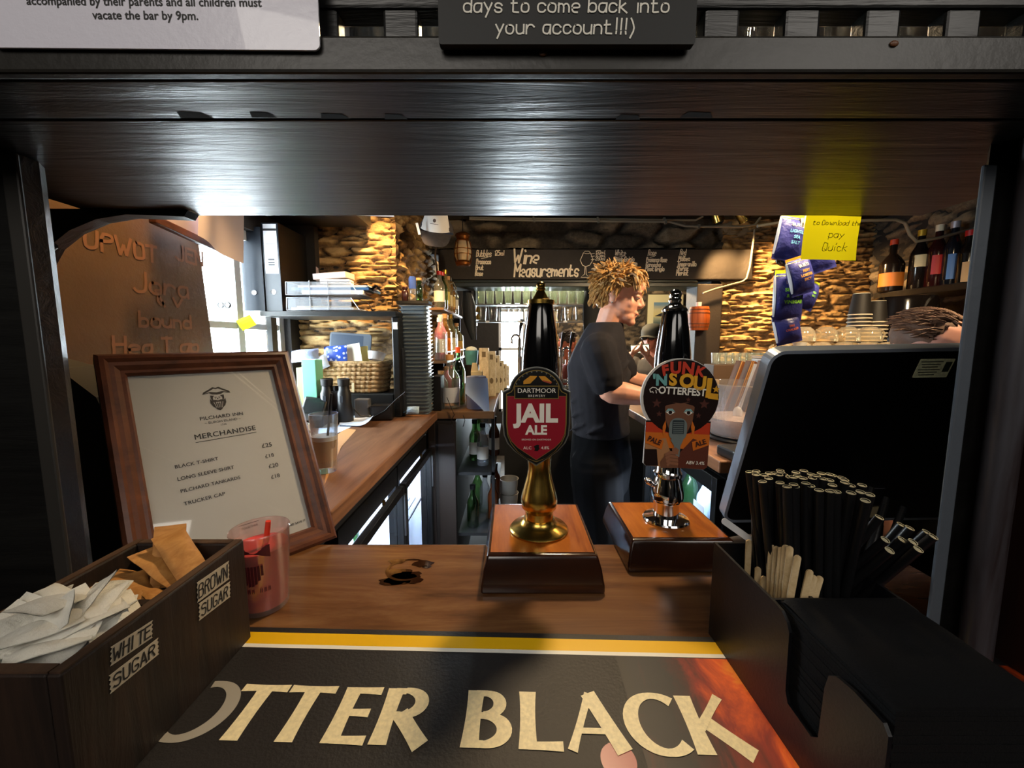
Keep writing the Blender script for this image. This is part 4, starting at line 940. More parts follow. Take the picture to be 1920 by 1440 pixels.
def hand(mb, wrist, d, palm_n, s=1.0, curl=.5, thumb=1):
    """palm, five fingers of unequal length with bent knuckles and a thumb off the side"""
    d = V3(d).normalized(); nrm = V3(palm_n); nrm = (nrm - d * nrm.dot(d)).normalized(); sd = d.cross(nrm) * thumb
    w = V3(wrist)
    Rm = frame_m((0, 0, 0), d, sd, nrm).to_3x3()
    mb.ell(w + d * .048 * s, (.052 * s, .040 * s, .015 * s), 14, 0, None, Rm); mb.ell(w + d * .010 * s, (.03 * s, .027 * s, .019 * s), 12, 0, None, Rm)
    for k, (o, L) in enumerate(((.031, .068), (.0105, .078), (-.0105, .072), (-.030, .056))):
        p = w + (d * .082 + sd * o) * s; a = 0; pts = [p - d * .02 * s, p]; L *= s
        for j, f in enumerate((.45, .32, .23)):
            a += curl * (.7 + .12 * k); q = d * math.cos(a) + nrm * math.sin(a) + sd * o * .8; pts.append(pts[-1] + q.normalized() * L * f)
        limb(mb, pts, [.0085 * s, .0088 * s, .0082 * s, .0074 * s, .0062 * s], 8, 3)
    p = w + (d * .022 + sd * .028) * s
    limb(mb, [p, p + (d * .026 + sd * .024 + nrm * .01) * s, p + (d * .055 + sd * .026 + nrm * .022) * s, p + (d * .078 + sd * .018 + nrm * .03) * s], [.013 * s, .011 * s, .0095 * s, .0075 * s], 8, 3)
def eyes(H, parent, s=1.0, brow=None, open_=1.0):
    mb = MB(); mw = MB()
    for y in (-1, 1):
        mw.ell(H @ (V3((.0745, y * .030, .006)) * s), (.0105 * s,) * 3, 10); mb.ell(H @ (V3((.0825, y * .030, .004)) * s), (.0045 * s,) * 3, 8)
    ml = MB()
    for y in (-1, 1): ml.ell(H @ (V3((.0738, y * .030, .0105)) * s), (.0125 * s, .0150 * s, .0105 * s), 12, 0, None, H.to_3x3())
    obj('eyelid', ml, SKIN, parent, smooth=60); obj('eye', mw, mat('eye_white', 'b8aca4', .3), parent, smooth=60); obj('iris', mb, mat('iris', '2a2420', .2), parent, smooth=60)
    mb = MB()
    for y in (-1, 1): mb.tube([H @ (V3(p) * s) for p in ((.088, y * .012, .026), (.089, y * .026, .032), (.078, y * .046, .029))], [.003 * s, .004 * s, .002 * s], 6)
    obj('eyebrow', mb, brow or HAIRD, parent, smooth=60)
    mb = MB()
    mb.tube([H @ (V3(p) * s) for p in ((.086, -.018, -.055), (.0915, 0, -.0548), (.086, .018, -.055))], [.0014 * s, .0036 * s, .0014 * s], 6)
    obj('lips', mb, mat('lips', 'a85a50', .45), parent, smooth=60)

# ---- barman in a charcoal T-shirt
rF = V3((.955, -.295, 0)).normalized(); rR = V3((-.295, -.955, 0)).normalized()
t = thing('person', 'barman with tousled ginger-blond hair in a charcoal T-shirt, looking down to the right', 'person', TR((.37, 1.62, 0)))
Ti = TR((-.37, -1.62, 0))
body = MB()
neck = V3((.385, 1.605, 1.445)); HC = V3((.420, 1.588, 1.586)); hs = 1.0
HB = head_matrix(HC, (.90, -.36, -.20))
add_head(body, HB, hs)
body.loft([((.372, 1.607, 1.40), rF * .058, rR * .064), ((.388, 1.603, 1.47), rF * .054, rR * .056), ((.408, 1.594, 1.54), rF * .056, rR * .058)], 14)
shR, elR, wrR = V3((.318, 1.455, 1.375)), V3((.357, 1.425, 1.228)), V3((.500, 1.41, 1.208))
shL, elL, wrL = V3((.425, 1.765, 1.375)), V3((.545, 1.77, 1.235)), V3((.700, 1.63, 1.19))
limb(body, [shR, shR.lerp(elR, .5), elR, elR.lerp(wrR, .35), wrR], [.050, .047, .041, .043, .028])
limb(body, [shL, shL.lerp(elL, .5), elL, elL.lerp(wrL, .35), wrL], [.050, .047, .041, .043, .028])
hand(body, wrR, (.95, .05, -.30), (.1, .1, -1), 1.0, .45, 1); hand(body, wrL, (.75, -.55, -.35), (0, 0, -1), 1.0, .4, -1)
body.loft([((.372, 1.615, .90), rF * .105, rR * .150), ((.362, 1.615, 1.05), rF * .095, rR * .135), ((.352, 1.61, 1.25), rF * .105, rR * .16), ((.362, 1.607, 1.38), rF * .09, rR * .15), ((.372, 1.605, 1.425), rF * .06, rR * .08)], 18)
legs = [((.335, 1.52, .92), (.365, 1.50, .50), (.335, 1.50, .09)), ((.405, 1.70, .92), (.455, 1.70, .50), (.43, 1.71, .09))]
for a, b, c in legs:
    limb(body, [a, b, V3(b).lerp(V3(c), .3), c], [.088, .060, .056, .038]); limb(body, [V3(c) + V3((-.03, 0, -.045)), V3(c) + V3((.08, -.03, -.052)), V3(c) + V3((.16, -.05, -.062))], [.036, .036, .026])
o = obj('body', body, SKIN, t, M=Ti, smooth=60); remesh(o, .0042, 3)
eyes(HB, t, 1.0, HAIRB)
for ch in t.children: ch.matrix_local = Ti
# T-shirt: body and two sleeves
shirt = MB()
shirt.loft([((.372, 1.615, 1.035), rF * .118, rR * .166), ((.366, 1.615, 1.10), rF * .116, rR * .164), ((.356, 1.612, 1.22), rF * .120, rR * .172), ((.350, 1.61, 1.31), rF * .122, rR * .182), ((.358, 1.607, 1.375), rF * .105, rR * .172), ((.366, 1.605, 1.42), rF * .090, rR * .140), ((.372, 1.604, 1.455), rF * .078, rR * .098), ((.380, 1.602, 1.485), rF * .066, rR * .070)], 24)
limb(shirt, [V3((.345, 1.53, 1.385)), shR + V3((0, 0, -.005)), shR.lerp(elR, .50), shR.lerp(elR, .72)], [.066, .068, .066, .064], 14)
limb(shirt, [V3((.39, 1.70, 1.385)), shL, shL.lerp(elL, .50), shL.lerp(elL, .66)], [.066, .066, .064, .062], 14)
rr = random.Random(5)
for k in range(16):     # cloth folds
    z = rr.uniform(1.07, 1.33); a = rr.uniform(-1.4, 1.6); c = V3((.362, 1.613, z)) + rF * .116 * math.sin(a) + rR * .166 * math.cos(a); tdir = (rF * math.cos(a) - rR * math.sin(a))
    shirt.tube([c - tdir * .05 + V3((0, 0, -.03)), c, c + tdir * .05 + V3((0, 0, .02))], [.002, .009, .002], 6)
o = obj('t_shirt', shirt, TEE, t, M=Ti); remesh(o, .006, 4)
sh_ = MB(); sh_.loft([((.372, 1.613, .80), rF * .118, rR * .165), ((.374, 1.613, .92), rF * .128, rR * .170), ((.370, 1.614, 1.045), rF * .114, rR * .160)], 20)
for a, b, c in legs: limb(sh_, [V3(a), V3(a).lerp(V3(b), .55), V3(a).lerp(V3(b), .86)], [.104, .096, .094], 14)
o = obj('shorts', sh_, SHORTS, t, M=Ti); remesh(o, .007, 4)
for a, b, c in legs:
    sm = MB(); limb(sm, [V3(c) + V3((-.035, 0, -.045)), V3(c) + V3((.08, -.03, -.050)), V3(c) + V3((.165, -.05, -.058))], [.042, .042, .032]); o = obj('shoe', sm, BLACK, t, M=Ti, smooth=60)
# hair: cap plus tousled locks
hb = MB(); R3 = HB.to_3x3(); rr = random.Random(8)
hb.ell(HB @ V3((-.016, 0, .042)), (.092, .077, .079), 20, 0, None, R3); hb.ell(HB @ V3((-.044, 0, .008)), (.060, .069, .066), 16, 0, None, R3)
def lock(p, d, l, r, cr, q_=.35):
    d = V3(d).normalized(); pts = []; q = V3(p)
    for i in range(5): pts.append(HB @ q); q = q + d * l / 4; d = (d + V3(cr) * q_).normalized()
    hb.tube(pts, [r, r * 1.1, r * .95, r * .65, r * .12], 5)
for k in range(760):
    th = rr.uniform(0, 2 * PI); ph = math.acos(rr.uniform(.02, 1.0))
    nrm = V3((math.sin(ph) * math.cos(th), math.sin(ph) * math.sin(th), math.cos(ph)))
    if nrm.x > .62 and nrm.z < .30: continue
    if abs(nrm.y) > .72 and nrm.z < .10 and nrm.x > .05: continue
    p = V3((-.016, 0, .042)) + V3((nrm.x * .088, nrm.y * .073, nrm.z * .075))
    sw = V3((rr.uniform(-.2, 1.0) if nrm.x > -.3 else rr.uniform(-.6, .2), rr.uniform(-.6, .6), rr.uniform(-.4, .2)))
    lock(p, nrm * .28 + sw, rr.uniform(.026, .048), rr.uniform(.0032, .0060), (rr.uniform(-.1, .7), rr.uniform(-.5, .5), -.8 + .4 * nrm.z), .22)
for k in range(130):     # fringe falling over the forehead
    y = rr.uniform(-.068, .062); lock((.062 - abs(y) * .42, y, .082 + rr.uniform(-.026, .024)), (.7, y * 5 + rr.uniform(-.4, .4), rr.uniform(-.4, .3)), rr.uniform(.042, .066), rr.uniform(.0034, .0056), (-.15, rr.uniform(-.6, .6), -1.2), .45)
for k in range(130):     # upper back and sides
    a = rr.uniform(PI * .36, PI * 1.64); z = rr.uniform(.005, .065); lock((-.020 + .080 * math.cos(a), .072 * math.sin(a), z), (-.3 + .5 * math.cos(a), .5 * math.sin(a), -.5), rr.uniform(.022, .034), rr.uniform(.0034, .0052), (.2, rr.uniform(-.4, .4), -.5))
for k in range(170):     # back and sides of the head
    a = rr.uniform(PI * .44, PI * 1.56); z = rr.uniform(-.040, .035); lock((-.036 + .066 * math.cos(a), .070 * math.sin(a), z), (-.1 + .4 * math.cos(a), .4 * math.sin(a), -.9), rr.uniform(.016, .028), rr.uniform(.003, .0048), (.2, rr.uniform(-.3, .3), -.3))
obj('hair', hb, HAIRB, t, M=Ti, smooth=60)
er = MB().ell(HB @ V3((-.004, -.083, -.030)), (.004, .003, .004), 8); obj('earring', er, STEEL, t, M=Ti, smooth=60)

# ---- customer in an olive cap and sunglasses, beyond the far bar, holding a phone
def customer(label, head, fwd, tee, vox=.007, hands=None, hair=None, cap=None, shades=False, ruddy=None, fine=False):
    hc = V3(head); f2 = V3((fwd[0], fwd[1], 0)).normalized(); r2 = V3((f2.y, -f2.x, 0)); base = hc - f2 * .05
    t = thing('person', label, 'person', TR((base.x, base.y, 0))); Tq = TR((-base.x, -base.y, 0))
    H = head_matrix(hc, fwd); bm_ = MB(); add_head(bm_, H, 1.0)
    nb = base + V3((0, 0, -.15)); bm_.loft([(nb + V3((0, 0, -.05)), f2 * .06, r2 * .066), (nb + V3((0, 0, .02)), f2 * .055, r2 * .058), (hc + V3((-f2.x * .015, -f2.y * .015, -.05)), f2 * .058, r2 * .058)], 14)
    chest = nb + V3((0, 0, -.14)); hip = V3((base.x, base.y, .92))
    bm_.loft([(hip, f2 * .10, r2 * .15), (chest + V3((0, 0, -.12)), f2 * .10, r2 * .15), (chest, f2 * .10, r2 * .17), (nb + V3((0, 0, -.03)), f2 * .07, r2 * .10)], 16)
    arms = []
    for sg in (1, -1):
        s_ = chest + V3((0, 0, .06)) + r2 * .175 * sg
        if hands: w_ = V3(hands[0 if sg == 1 else 1]); e_ = (s_ + w_) / 2 + r2 * .07 * sg + V3((0, 0, -.14)); dd = (V3(hands[2]) - w_).normalized()
        else: e_ = s_ + V3((0, 0, -.27)) + f2 * .04; w_ = e_ + (V3((0, 0, -.2)) if fine else f2 * .22 + V3((0, 0, -.02))); dd = V3((0, 0, -1)) if fine else f2 + V3((0, 0, -.2))
        limb(bm_, [s_, e_, w_], [.05, .041, .027]); hand(bm_, w_, dd, V3((0, 0, 1)) if hands else (-f2 if fine else V3((0, 0, -1))), 1.0, .5, sg); arms.append((s_, e_))
    for sg in (1, -1):
        a = hip + r2 * .085 * sg; k_ = V3((a.x, a.y, .5)); an = V3((a.x, a.y, .08)); limb(bm_, [a, k_, an], [.085, .06, .04]); limb(bm_, [an + V3((0, 0, -.035)), an + f2 * .16 + V3((0, 0, -.05))], [.036, .028])
    o = obj('body', bm_, ruddy or SKIN, t, M=Tq); remesh(o, vox, 3)
    tm = MB(); tm.loft([(hip + V3((0, 0, .02)), f2 * .115, r2 * .165), (chest + V3((0, 0, -.12)), f2 * .115, r2 * .165), (chest, f2 * .115, r2 * .185), (nb + V3((0, 0, -.045)), f2 * .08, r2 * .11), (nb + V3((0, 0, -.02)), f2 * .068, r2 * .075)], 18)
    for s_, e_ in arms: limb(tm, [s_, s_.lerp(e_, .6)], [.064, .060])
    o = obj('t_shirt', tm, tee, t, M=Tq); remesh(o, .009, 3)
    tr = MB(); tr.loft([(hip + V3((0, 0, -.12)), f2 * .11, r2 * .165), (hip + V3((0, 0, .04)), f2 * .108, r2 * .16)], 16)
    for sg in (1, -1): a = hip + r2 * .085 * sg; limb(tr, [a, V3((a.x, a.y, .5)), V3((a.x, a.y, .10))], [.098, .075, .06])
    o = obj('trousers', tr, SHORTS, t, M=Tq); remesh(o, .01, 2)
    eyes(H, t)
    for ch in t.children: ch.matrix_local = Tq
    R3 = H.to_3x3()
    if hair:
        hm = MB(); rr = random.Random(int(hc.x * 100)); hm.ell(H @ V3((-.030 if fine else -.018, 0, .042)), (.088, .0765, .078), 16, 0, None, R3)
        for k in range(520 if fine else 170):
            th = rr.uniform(0, 2 * PI); ph = rr.uniform(.05, 1.5); nn = V3((math.sin(ph) * math.cos(th), math.sin(ph) * math.sin(th), math.cos(ph)))
            if nn.x > (.30 if fine else .5) and nn.z < (.80 if fine else .4): continue
            p = V3((-.018 + nn.x * .09, nn.y * .075, .042 + nn.z * .075)); d = (nn * (.3 if fine else .7) + V3((-.5, rr.uniform(-.4, .4), -.2))).normalized()
            hm.tube([H @ p, H @ (p + d * .02), H @ (p + d * .034 + V3((0, 0, -.008)))], [.0030, .0026, .0006] if fine else [.007, .006, .001], 5)
        obj('hair', hm, hair, t, M=Tq, smooth=60)
    if cap:
        cm = MB(); cm.loft([(H @ V3((-.012, 0, z)), R3 @ V3((a, 0, 0)), R3 @ V3((0, b, 0))) for z, a, b in ((.026, .116, .092), (.07, .114, .091), (.100, .096, .080), (.124, .055, .05), (.131, .004, .004))], 20)
        obj('cap', cm, cap, t, M=Tq, smooth=50)
        cm = MB(); cm.grid(lambda u, v: tuple(H @ V3((.075 + .085 * v * (1 - (2 * u - 1) ** 2 * .75), (u - .5) * .15, .042 - .012 * v - .02 * (2 * u - 1) ** 2))), 12, 6); cm.grid(lambda u, v: tuple(H @ V3((.075 + .085 * v * (1 - (2 * u - 1) ** 2 * .75), (u - .5) * .15, .038 - .012 * v - .02 * (2 * u - 1) ** 2))), 12, 6)
        obj('cap_peak', cm, cap, t, M=Tq, smooth=50)
    if shades:
        gm = MB()
        for y in (-1, 1):
            gm.ell(H @ V3((.090, y * .031, .008)), (.008, .026, .018), 12, 0, None, R3); gm.tube([H @ V3((.082, y * .056, .014)), H @ V3((.0, y * .080, .010))], .0035, 6)
        gm.tube([H @ V3((.096, -.012, .012)), H @ V3((.096, .012, .012))], .003, 6); obj('sunglasses', gm, BLACK, t, M=Tq, smooth=50)
    return t, H
hc = P(1222, 634, 3.55)
ph = P(1200, 655, 3.30)
customer('customer in an olive cap and dark sunglasses holding up a phone beyond the bar', hc, (-.62, -.72, -.12), mat('grey_tee', '4a4640', .85), .006, (ph + V3((-.06, .05, -.045)), ph + V3((.075, .03, -.06)), ph), None, mat('olive_cap', '3a382e', .8), True)
t = thing('phone', 'smartphone with lit screen held by the customer in the olive cap', 'phone', FACE(ph + V3((0, 0, .005)), -.3, -.5, .1))
obj('case', MB().prism(rrect(.15, .078, .008), -.005, .003), BLACK, t, bev=.001); obj('screen', MB().prism(rrect(.142, .070, .005), .0031, .0035), mat('phone_screen', 'e8f4d0', .2, emit=1.2), t)
customer('dark-haired customer with a bowed head beyond the far beer taps', P(1063, 648, 3.55), (-.75, -.35, -.42), mat('red_tee', '5a2018', .85), .007, None, HAIRD, ruddy=mat('ruddy_skin', 'b5654a', .5))
# ---- person bending behind the till
customer('person with cropped dark hair bending down behind the till screen', P(1742, 664, 1.14), (.30, -.70, -.42), mat('dark_tee', '201c1e', .85), .006, None, mat('brown_hair', '5a3e2c', .6, var=.3, vs=60), ruddy=mat('ruddy_skin2', 'c08672', .5), fine=True)
# ------------------------------------------------------------------ left worktop, fridges and what stands there
WX = -.352                                    # inner edge of the left worktop
t = thing('worktop', 'brown wooden worktop along the left wall behind the bar', 'worktop')
obj('top', MB().b2((XL + .002, .735, BAR - .038), (WX, 1.832, BAR)), WORKTOP, t, bev=.004)
obj('apron', MB().b2((XL + .004, .75, BAR - .10), (WX - .05, 1.83, BAR - .039)), BLACKM, t)
PANE = glass('fridge_pane', (.96, .98, 1), .25)
def fridge(y0, y1, label):
    x = WX - .045; z0, z1 = .16, BAR - .105; t = thing('bottle_fridge', label, 'fridge', TR((x, (y0 + y1) / 2, 0))); w = (y1 - y0) / 2 - .003; d = .45
    mb = MB(); mb.b2((-d, -w, z0), (-.004, w, z0 + .03)).b2((-d, -w, z1 - .06), (-.004, w, z1)).b2((-d, -w, z0 + .03), (-.004, -w + .02, z1 - .06)).b2((-d, w - .02, z0 + .03), (-.004, w, z1 - .06)).b2((-d, -w + .02, z0 + .03), (-d + .02, w - .02, z1 - .06))
    obj('cabinet', mb, BLACK, t)
    obj('lining', MB().b2((-d + .021, -w + .021, z0 + .031), (-d + .024, w - .021, z1 - .061)).b2((-d + .024, w - .024, z0 + .031), (-.03, w - .021, z1 - .061)), mat('fridge_lining', 'd0dae8', .4), t)
    mb = MB(); f = .026
    mb.b2((0, -w, z0), (.022, -w + f, z1 - .065)).b2((0, w - f, z0), (.022, w, z1 - .065)).b2((0, -w + f, z0), (.022, w - f, z0 + f)).b2((0, -w + f, z1 - .065 - f), (.022, w - f, z1 - .065))
    dr = obj('door', mb, BLACK, t, bev=.002)
    obj('pane', MB().b2((.008, -w + f, z0 + f), (.012, w - f, z1 - .065 - f)), PANE, dr)
    obj('handle', MB().b2((.022, w - f + .004, z1 - .24), (.030, w - .008, z1 - .09)), STEEL, dr, bev=.002)
    obj('lock', MB().lathe([(.001, 0), (.008, 0), (.008, .006), (.001, .006)], 14, 0, TR((.0225, 0, z1 - .03), 0, PI / 2, 0)), BRASS, t, smooth=40)
    mb = MB()
    for z in (z0 + .26, z0 + .52):
        for k in range(16): mb.b2((-d + .03 + k * .026, -w + .025, z), (-d + .033 + k * .026, w - .025, z + .003))
        mb.b2((-.03, -w + .025, z - .002), (-.025, w - .025, z + .006))
    obj('shelf', mb, STEEL, t)
    tube = obj('light_tube', MB().b2((-.10, -w + .04, z1 - .075), (-.08, w - .04, z1 - .064)), mat('fridge_light', 'cfe0ff', .3, emit=30), t)
    lamp('fridge_lamp', 'AREA', (x - .09, (y0 + y1) / 2, z1 - .08), 14, (.72, .84, 1), .03, (x - .16, (y0 + y1) / 2, z0), size_y=2 * w - .1)
    k = 0
    for zz in (z0 + .03, z0 + .263, z0 + .523):
        for yy in (-.6, -.2, .2, .6):
            b = bottle('bottle', FR_B[k % 3], 'bottle chilling inside the lit fridges under the left worktop', (x - .12 - .02 * (k % 2), (y0 + y1) / 2 + yy * w, zz + .001), .2, .031, group='bottles in the left fridges', label_m=None); k += 1
    return t
def bottle(name, m, label, loc, h=.28, r=.036, neck=.012, cap=None, label_m=WHITEP, sh=.62, group=None, rz=0, capm=None, liquid=None, lab=(.16, .46), tilt=0):
    """round bottle on its base: body, cap and paper label"""
    t = thing(name, label, 'bottle', TR(loc, 0, tilt, rz), group)
    prof = [(.001, .001), (r * .9, .001), (r, .006), (r, h * sh * .92), (r * .93, h * sh), (r * .6, h * (sh + .10)), (neck * 1.1, h * (sh + .17)), (neck, h * .93), (neck * 1.15, h * .935), (neck * 1.15, h * .965), (neck, h * .966)]
    obj('body', MB().lathe(prof, 20), m, t, smooth=40)
    if liquid: obj('liquid', MB().lathe([(.001, .004), (r * .9, .004), (r * .93, h * sh * .7), (.001, h * sh * .7)], 16), liquid, t, smooth=40)
    obj('cap', MB().lathe([(neck * 1.2, h * .90), (neck * 1.22, h), (.001, h + .0005)], 16), capm or BLACK, t, smooth=40)
    if label_m:
        n = 14; mb = MB(); vs = []
        for z in (h * lab[0], h * lab[1]):
            for i in range(n + 1): a = -PI / 2 - 1.25 + 2.5 * i / n; vs.append(((r + .0006) * math.cos(a), (r + .0006) * math.sin(a), z))
        mb.add(vs, [(i, i + 1, n + 2 + i, n + 1 + i) for i in range(n)])
        obj('label', mb, label_m, t, smooth=40)
    return t
FR_B = [mat('brown_bottle', '4a2410', .15), mat('cool_bottle', '9ab0c4', .2), mat('green_bottle', '1e3a20', .15)]
fridge(.86, 1.33, 'black glass-doored bottle fridge under the left worktop, nearer the bar')
fridge(1.335, 1.80, 'black glass-doored bottle fridge under the left worktop, nearer the corner')
# corner cabinet under the second worktop
t = thing('corner_cabinet', 'dark brown cupboard end under the second worktop beyond the fridges', 'cabinet')
obj('body', MB().b2((WX - .06, 1.836, 0), (WX + .085, 3.0, BAR - .045)), mat('cabinet_brown', '140d09', .55, bp=.1), t, bev=.003)
obj('stile', MB().b2((WX - .045, 1.826, .02), (WX - .015, 1.8355, BAR - .046)), mat('stile', '1a110c', .5), t)
obj('panel', MB().b2((WX + .0, 1.829, .04), (WX + .082, 1.8355, BAR - .06)), mat('cab_panel', '1c130d', .5), t, bev=.002)
t = thing('worktop', 'worn pale-edged wooden worktop running back beyond the corner', 'worktop')
obj('top', MB().b2((-.62, 1.834, BAR - .036), (-.084, 3.05, BAR)), OLDTOP, t, bev=.004)
# open shelving with bottles and crushed things under it
t = thing('shelf_unit', 'dark open shelving under the second worktop', 'shelf unit')
obj('post', MB().b2((-.10, 1.86, 0), (-.085, 1.90, BAR - .037)), BLACKM, t)
for z in (.15, .45, .76): obj('shelf', MB().b2((WX + .086, 1.86, z), (-.085, 3.0, z + .015)), BLACKM, t)
rnd = random.Random(31)
for k in range(10):
    z = (.465, .775)[k % 2]; o = bottle('bottle', [GLASSG, SMOKE, FR_B[0]][k % 3], 'dusty bottle on the dark open shelves under the second worktop', (-.20 + .05 * (k % 3), 1.93 + .045 * k, z + .001), .22, .03, group='bottles on the low shelves', label_m=WHITEP if k % 2 else None)
# clear jugs on the floor beyond
for k in range(3):
    p = V3((-.02, 2.35, .30 + .09 * k)); o = obj('plastic_tub', MB().lathe([(.001, .0), (.05, 0), (.058, .088), (.062, .09), (.056, .09), (.049, .004), (.001, .003)], 20, 0, TR(p)), mat('tub_white', 'b8b4a8', .5), smooth=40)
    tag(o, 'off-white plastic tub in the low stack beside the shelving', 'tub', 'stacked white tubs')
tag(obj('crate', MB().b2((-.10, 2.27, 0), (.06, 2.43, .298)), BLACKM, bev=.01), 'dark crate on the floor under the white tubs', 'crate')

# ---- shelf unit on the recess wall
SY = 1.66; sz = P(600, 583, SY).z
t = thing('wall_shelf', 'black painted shelf with side board on the stone wall by the window', 'shelf')
xl, xr = P(432, 580, SY).x, P(743, 590, SY).x
obj('shelf_board', MB().b2((XL + .006, SY, sz - .022), (xr, 1.95, sz)), BLACKP, t, bev=.004)
obj('side_board', MB().b2((xr - .030, SY + .03, BAR + .002), (xr, 1.94, sz - .023)), BLACKP, t, bev=.004)
obj('back_board', MB().b2((XL + .008, 1.90, sz + .002), (P(592, 500, 1.9).x, 1.94, 2.05)), mat('shelf_back', '17130f', .8), t)
obj('bracket', MB().b2((XL + .01, SY + .04, BAR + .28), (XL + .03, SY + .08, sz - .024)), BLACKP, t)
tag(obj('paper_scrap', MB().b2((xr - .024, SY + .026, sz - .075), (xr - .004, SY + .029, sz - .045)), PAPER), 'torn scrap of paper stuck on the black shelf side board', 'paper')
# dark beam end over the shelf
struct('trim_2', MB().b2((XL + .004, 1.50, 1.945), (P(670, 430, 1.75).x, 1.92, 2.02)), BLACKP)
# binders
def binder(label, px0, px1, py0, Y, depth, yaw=0, white=True):
    a, b = P(px0, py0, Y), P(px1, py0, Y); wd = b.x - a.x; h = a.z - sz - .002
    t = thing('binder', label, 'binder', TR(((a.x + b.x) / 2, Y, sz + .001), 0, 0, yaw))
    obj('spine', MB().b2((-wd / 2, 0, 0), (wd / 2, .003, h)), mat('binder_dark', '1b2129', .35), t, bev=.001)
    obj('cover', MB().b2((-wd / 2, .0032, 0), (-wd / 2 + .003, depth, h)).b2((wd / 2 - .003, .0032, 0), (wd / 2, depth, h)), BLACK, t)
    obj('pages', MB().b2((-wd / 2 + .006, .02, .004), (wd / 2 - .006, depth - .01, h - .012)), PAPER, t)
    if white:
        l = obj('label', MB().b2((-wd * .40, -.0008, h * .43), (wd * .40, -.0001, h * .985)), PAPERW, t)
        mb = MB(); mb.b2((-wd * .40, -.0012, h * .91), (wd * .40, -.0009, h * .935))
        for z in (.52, .545, .58, .70, .76): mb.b2((-wd * (.2 if z < .6 else .3), -.0012, h * z), (wd * (.2 if z < .6 else .3), -.0009, h * (z + (.018 if z < .6 else .004))))
        obj('print', mb, INK, l)
    obj('finger_ring', MB().lathe([(.0075, 0), (.011, .001), (.011, -.001), (.0075, 0)], 20, 0, TR((0, -.0006, h * .22), PI / 2), False), STEEL, t, smooth=50)
    obj('hole', MB().prism(circ(0, 0, .009, 18), 0, .0004, 0, TR((0, -.0001, h * .22), PI / 2)), PAPERW, t)
    return t
binder('black lever-arch binder with white spine label on the wall shelf', 489, 520, 417, SY + .02, .25)
binder('plain dark blue lever-arch binder beside the window, left of the labelled binder', 448, 486, 424, SY + .01, .25, .12, False)
# wire letter tray, two tiers
t = thing('letter_tray', 'two-tier silver wire letter tray full of papers on the wall shelf', 'letter tray')
tx0, tx1, ty0, ty1 = P(534, 570, SY).x, P(672, 570, SY).x, SY + .012, SY + .20
WIRE = mat('wire', '8a8c90', .3, .9)
tiers = []
for k, zb in enumerate((sz + .004, sz + .068)):
    mb = MB(); h = .052; r = .0016; s_ = .035
    x1 = tx1
    bot = [(tx0, ty0, zb), (x1, ty0, zb), (x1, ty1, zb), (tx0, ty1, zb), (tx0, ty0, zb)]; top = [(tx0 + .002, ty0, zb + h), (x1 - s_, ty0, zb + h), (x1 - s_, ty1, zb + h), (tx0 + .002, ty1, zb + h), (tx0 + .002, ty0, zb + h)]
    for q in (bot, top):
        for a, b in zip(q, q[1:]): mb.tube([a, b], r, 6)
    for a, b in zip(bot[:4], top[:4]): mb.tube([a, b], r, 6)
    for f in (.33, .58):
        x = tx0 + (x1 - tx0) * f; mb.tube([(x, ty0 - .001, zb + h + .006), (x, ty0 - .001, zb)], r, 6); mb.tube([(x, ty0, zb), (x, ty1, zb)], r, 6)
    for j in range(8): y = ty0 + (ty1 - ty0) * (j + .5) / 8; mb.tube([(tx0, y, zb), (x1, y, zb)], .001, 5)
    tr_ = obj('tray', mb, WIRE, t, smooth=60)
    mb = MB(); mb.b2((tx0 + .002, ty0 + .002, zb + .001), (x1 - s_, ty0 + .0028, zb + h)); obj('front_sheet', mb, glass('tray_sheet', (.9, .92, .95), .6, .12), t)
def sheetpile(name, label, cat, p, q, m, bev=.002): return tag(obj(name, MB().b2(p, q), m, bev=bev), label, cat)
z2 = sz + .0705
BLUEF = mat('folder_blue', '2c5a8c', .45)
sheetpile('blue_folder', 'blue plastic folder in the upper wire tray', 'folder', (tx0 + .012, ty0 + .02, z2 + .018), (tx1 + .035, ty1 - .02, z2 + .030), BLUEF)
sheetpile('paper_stack', 'stack of white papers under the blue folder in the upper wire tray', 'papers', (tx0 + .06, ty0 + .012, z2), (tx1 + .012, ty1 - .01, z2 + .0175), PAPERW)
sheetpile('paper_stack', 'thin white papers on top of the blue folder in the upper wire tray', 'papers', (tx0 + .035, ty0 + .03, z2 + .0305), (tx1 + .03, ty1 - .03, z2 + .040), PAPER)
mb = MB(); mb.grid(lambda u, v: (tx1 + .002 + .062 * u, ty0 + .03 + .12 * v, z2 + .006 - .004 * u + .003 * math.sin(u * 9 + v * 4)), 10, 6); mb.grid(lambda u, v: (tx1 + .002 + .062 * u, ty0 + .03 + .12 * v, z2 + .001 - .004 * u + .003 * math.sin(u * 9 + v * 4)), 10, 6)
tag(obj('envelope', mb, mat('orange_envelope', 'd98a1e', .6), smooth=40), 'orange envelope sticking out of the upper wire tray', 'envelope')
mb = MB(); mb.grid(lambda u, v: (tx1 + .020 + .052 * u, ty0 + .02 + .10 * v, z2 + .026 + .008 * math.sin(u * 8 + v * 5)), 10, 6); mb.grid(lambda u, v: (tx1 + .020 + .052 * u, ty0 + .02 + .10 * v, z2 + .034 + .006 * math.sin(u * 8 + v * 5 + 1)), 10, 6)
tag(obj('wallet', mb, mat('navy_wallet', '182436', .5), smooth=40), 'crumpled navy plastic wallet at the end of the blue folder', 'wallet')
z3 = sz + .0065
sheetpile('paper_stack', 'loose white papers in the lower wire tray', 'papers', (tx0 + .01, ty0 + .015, z3), (tx1 - .03, ty1 - .01, z3 + .010), PAPERW)
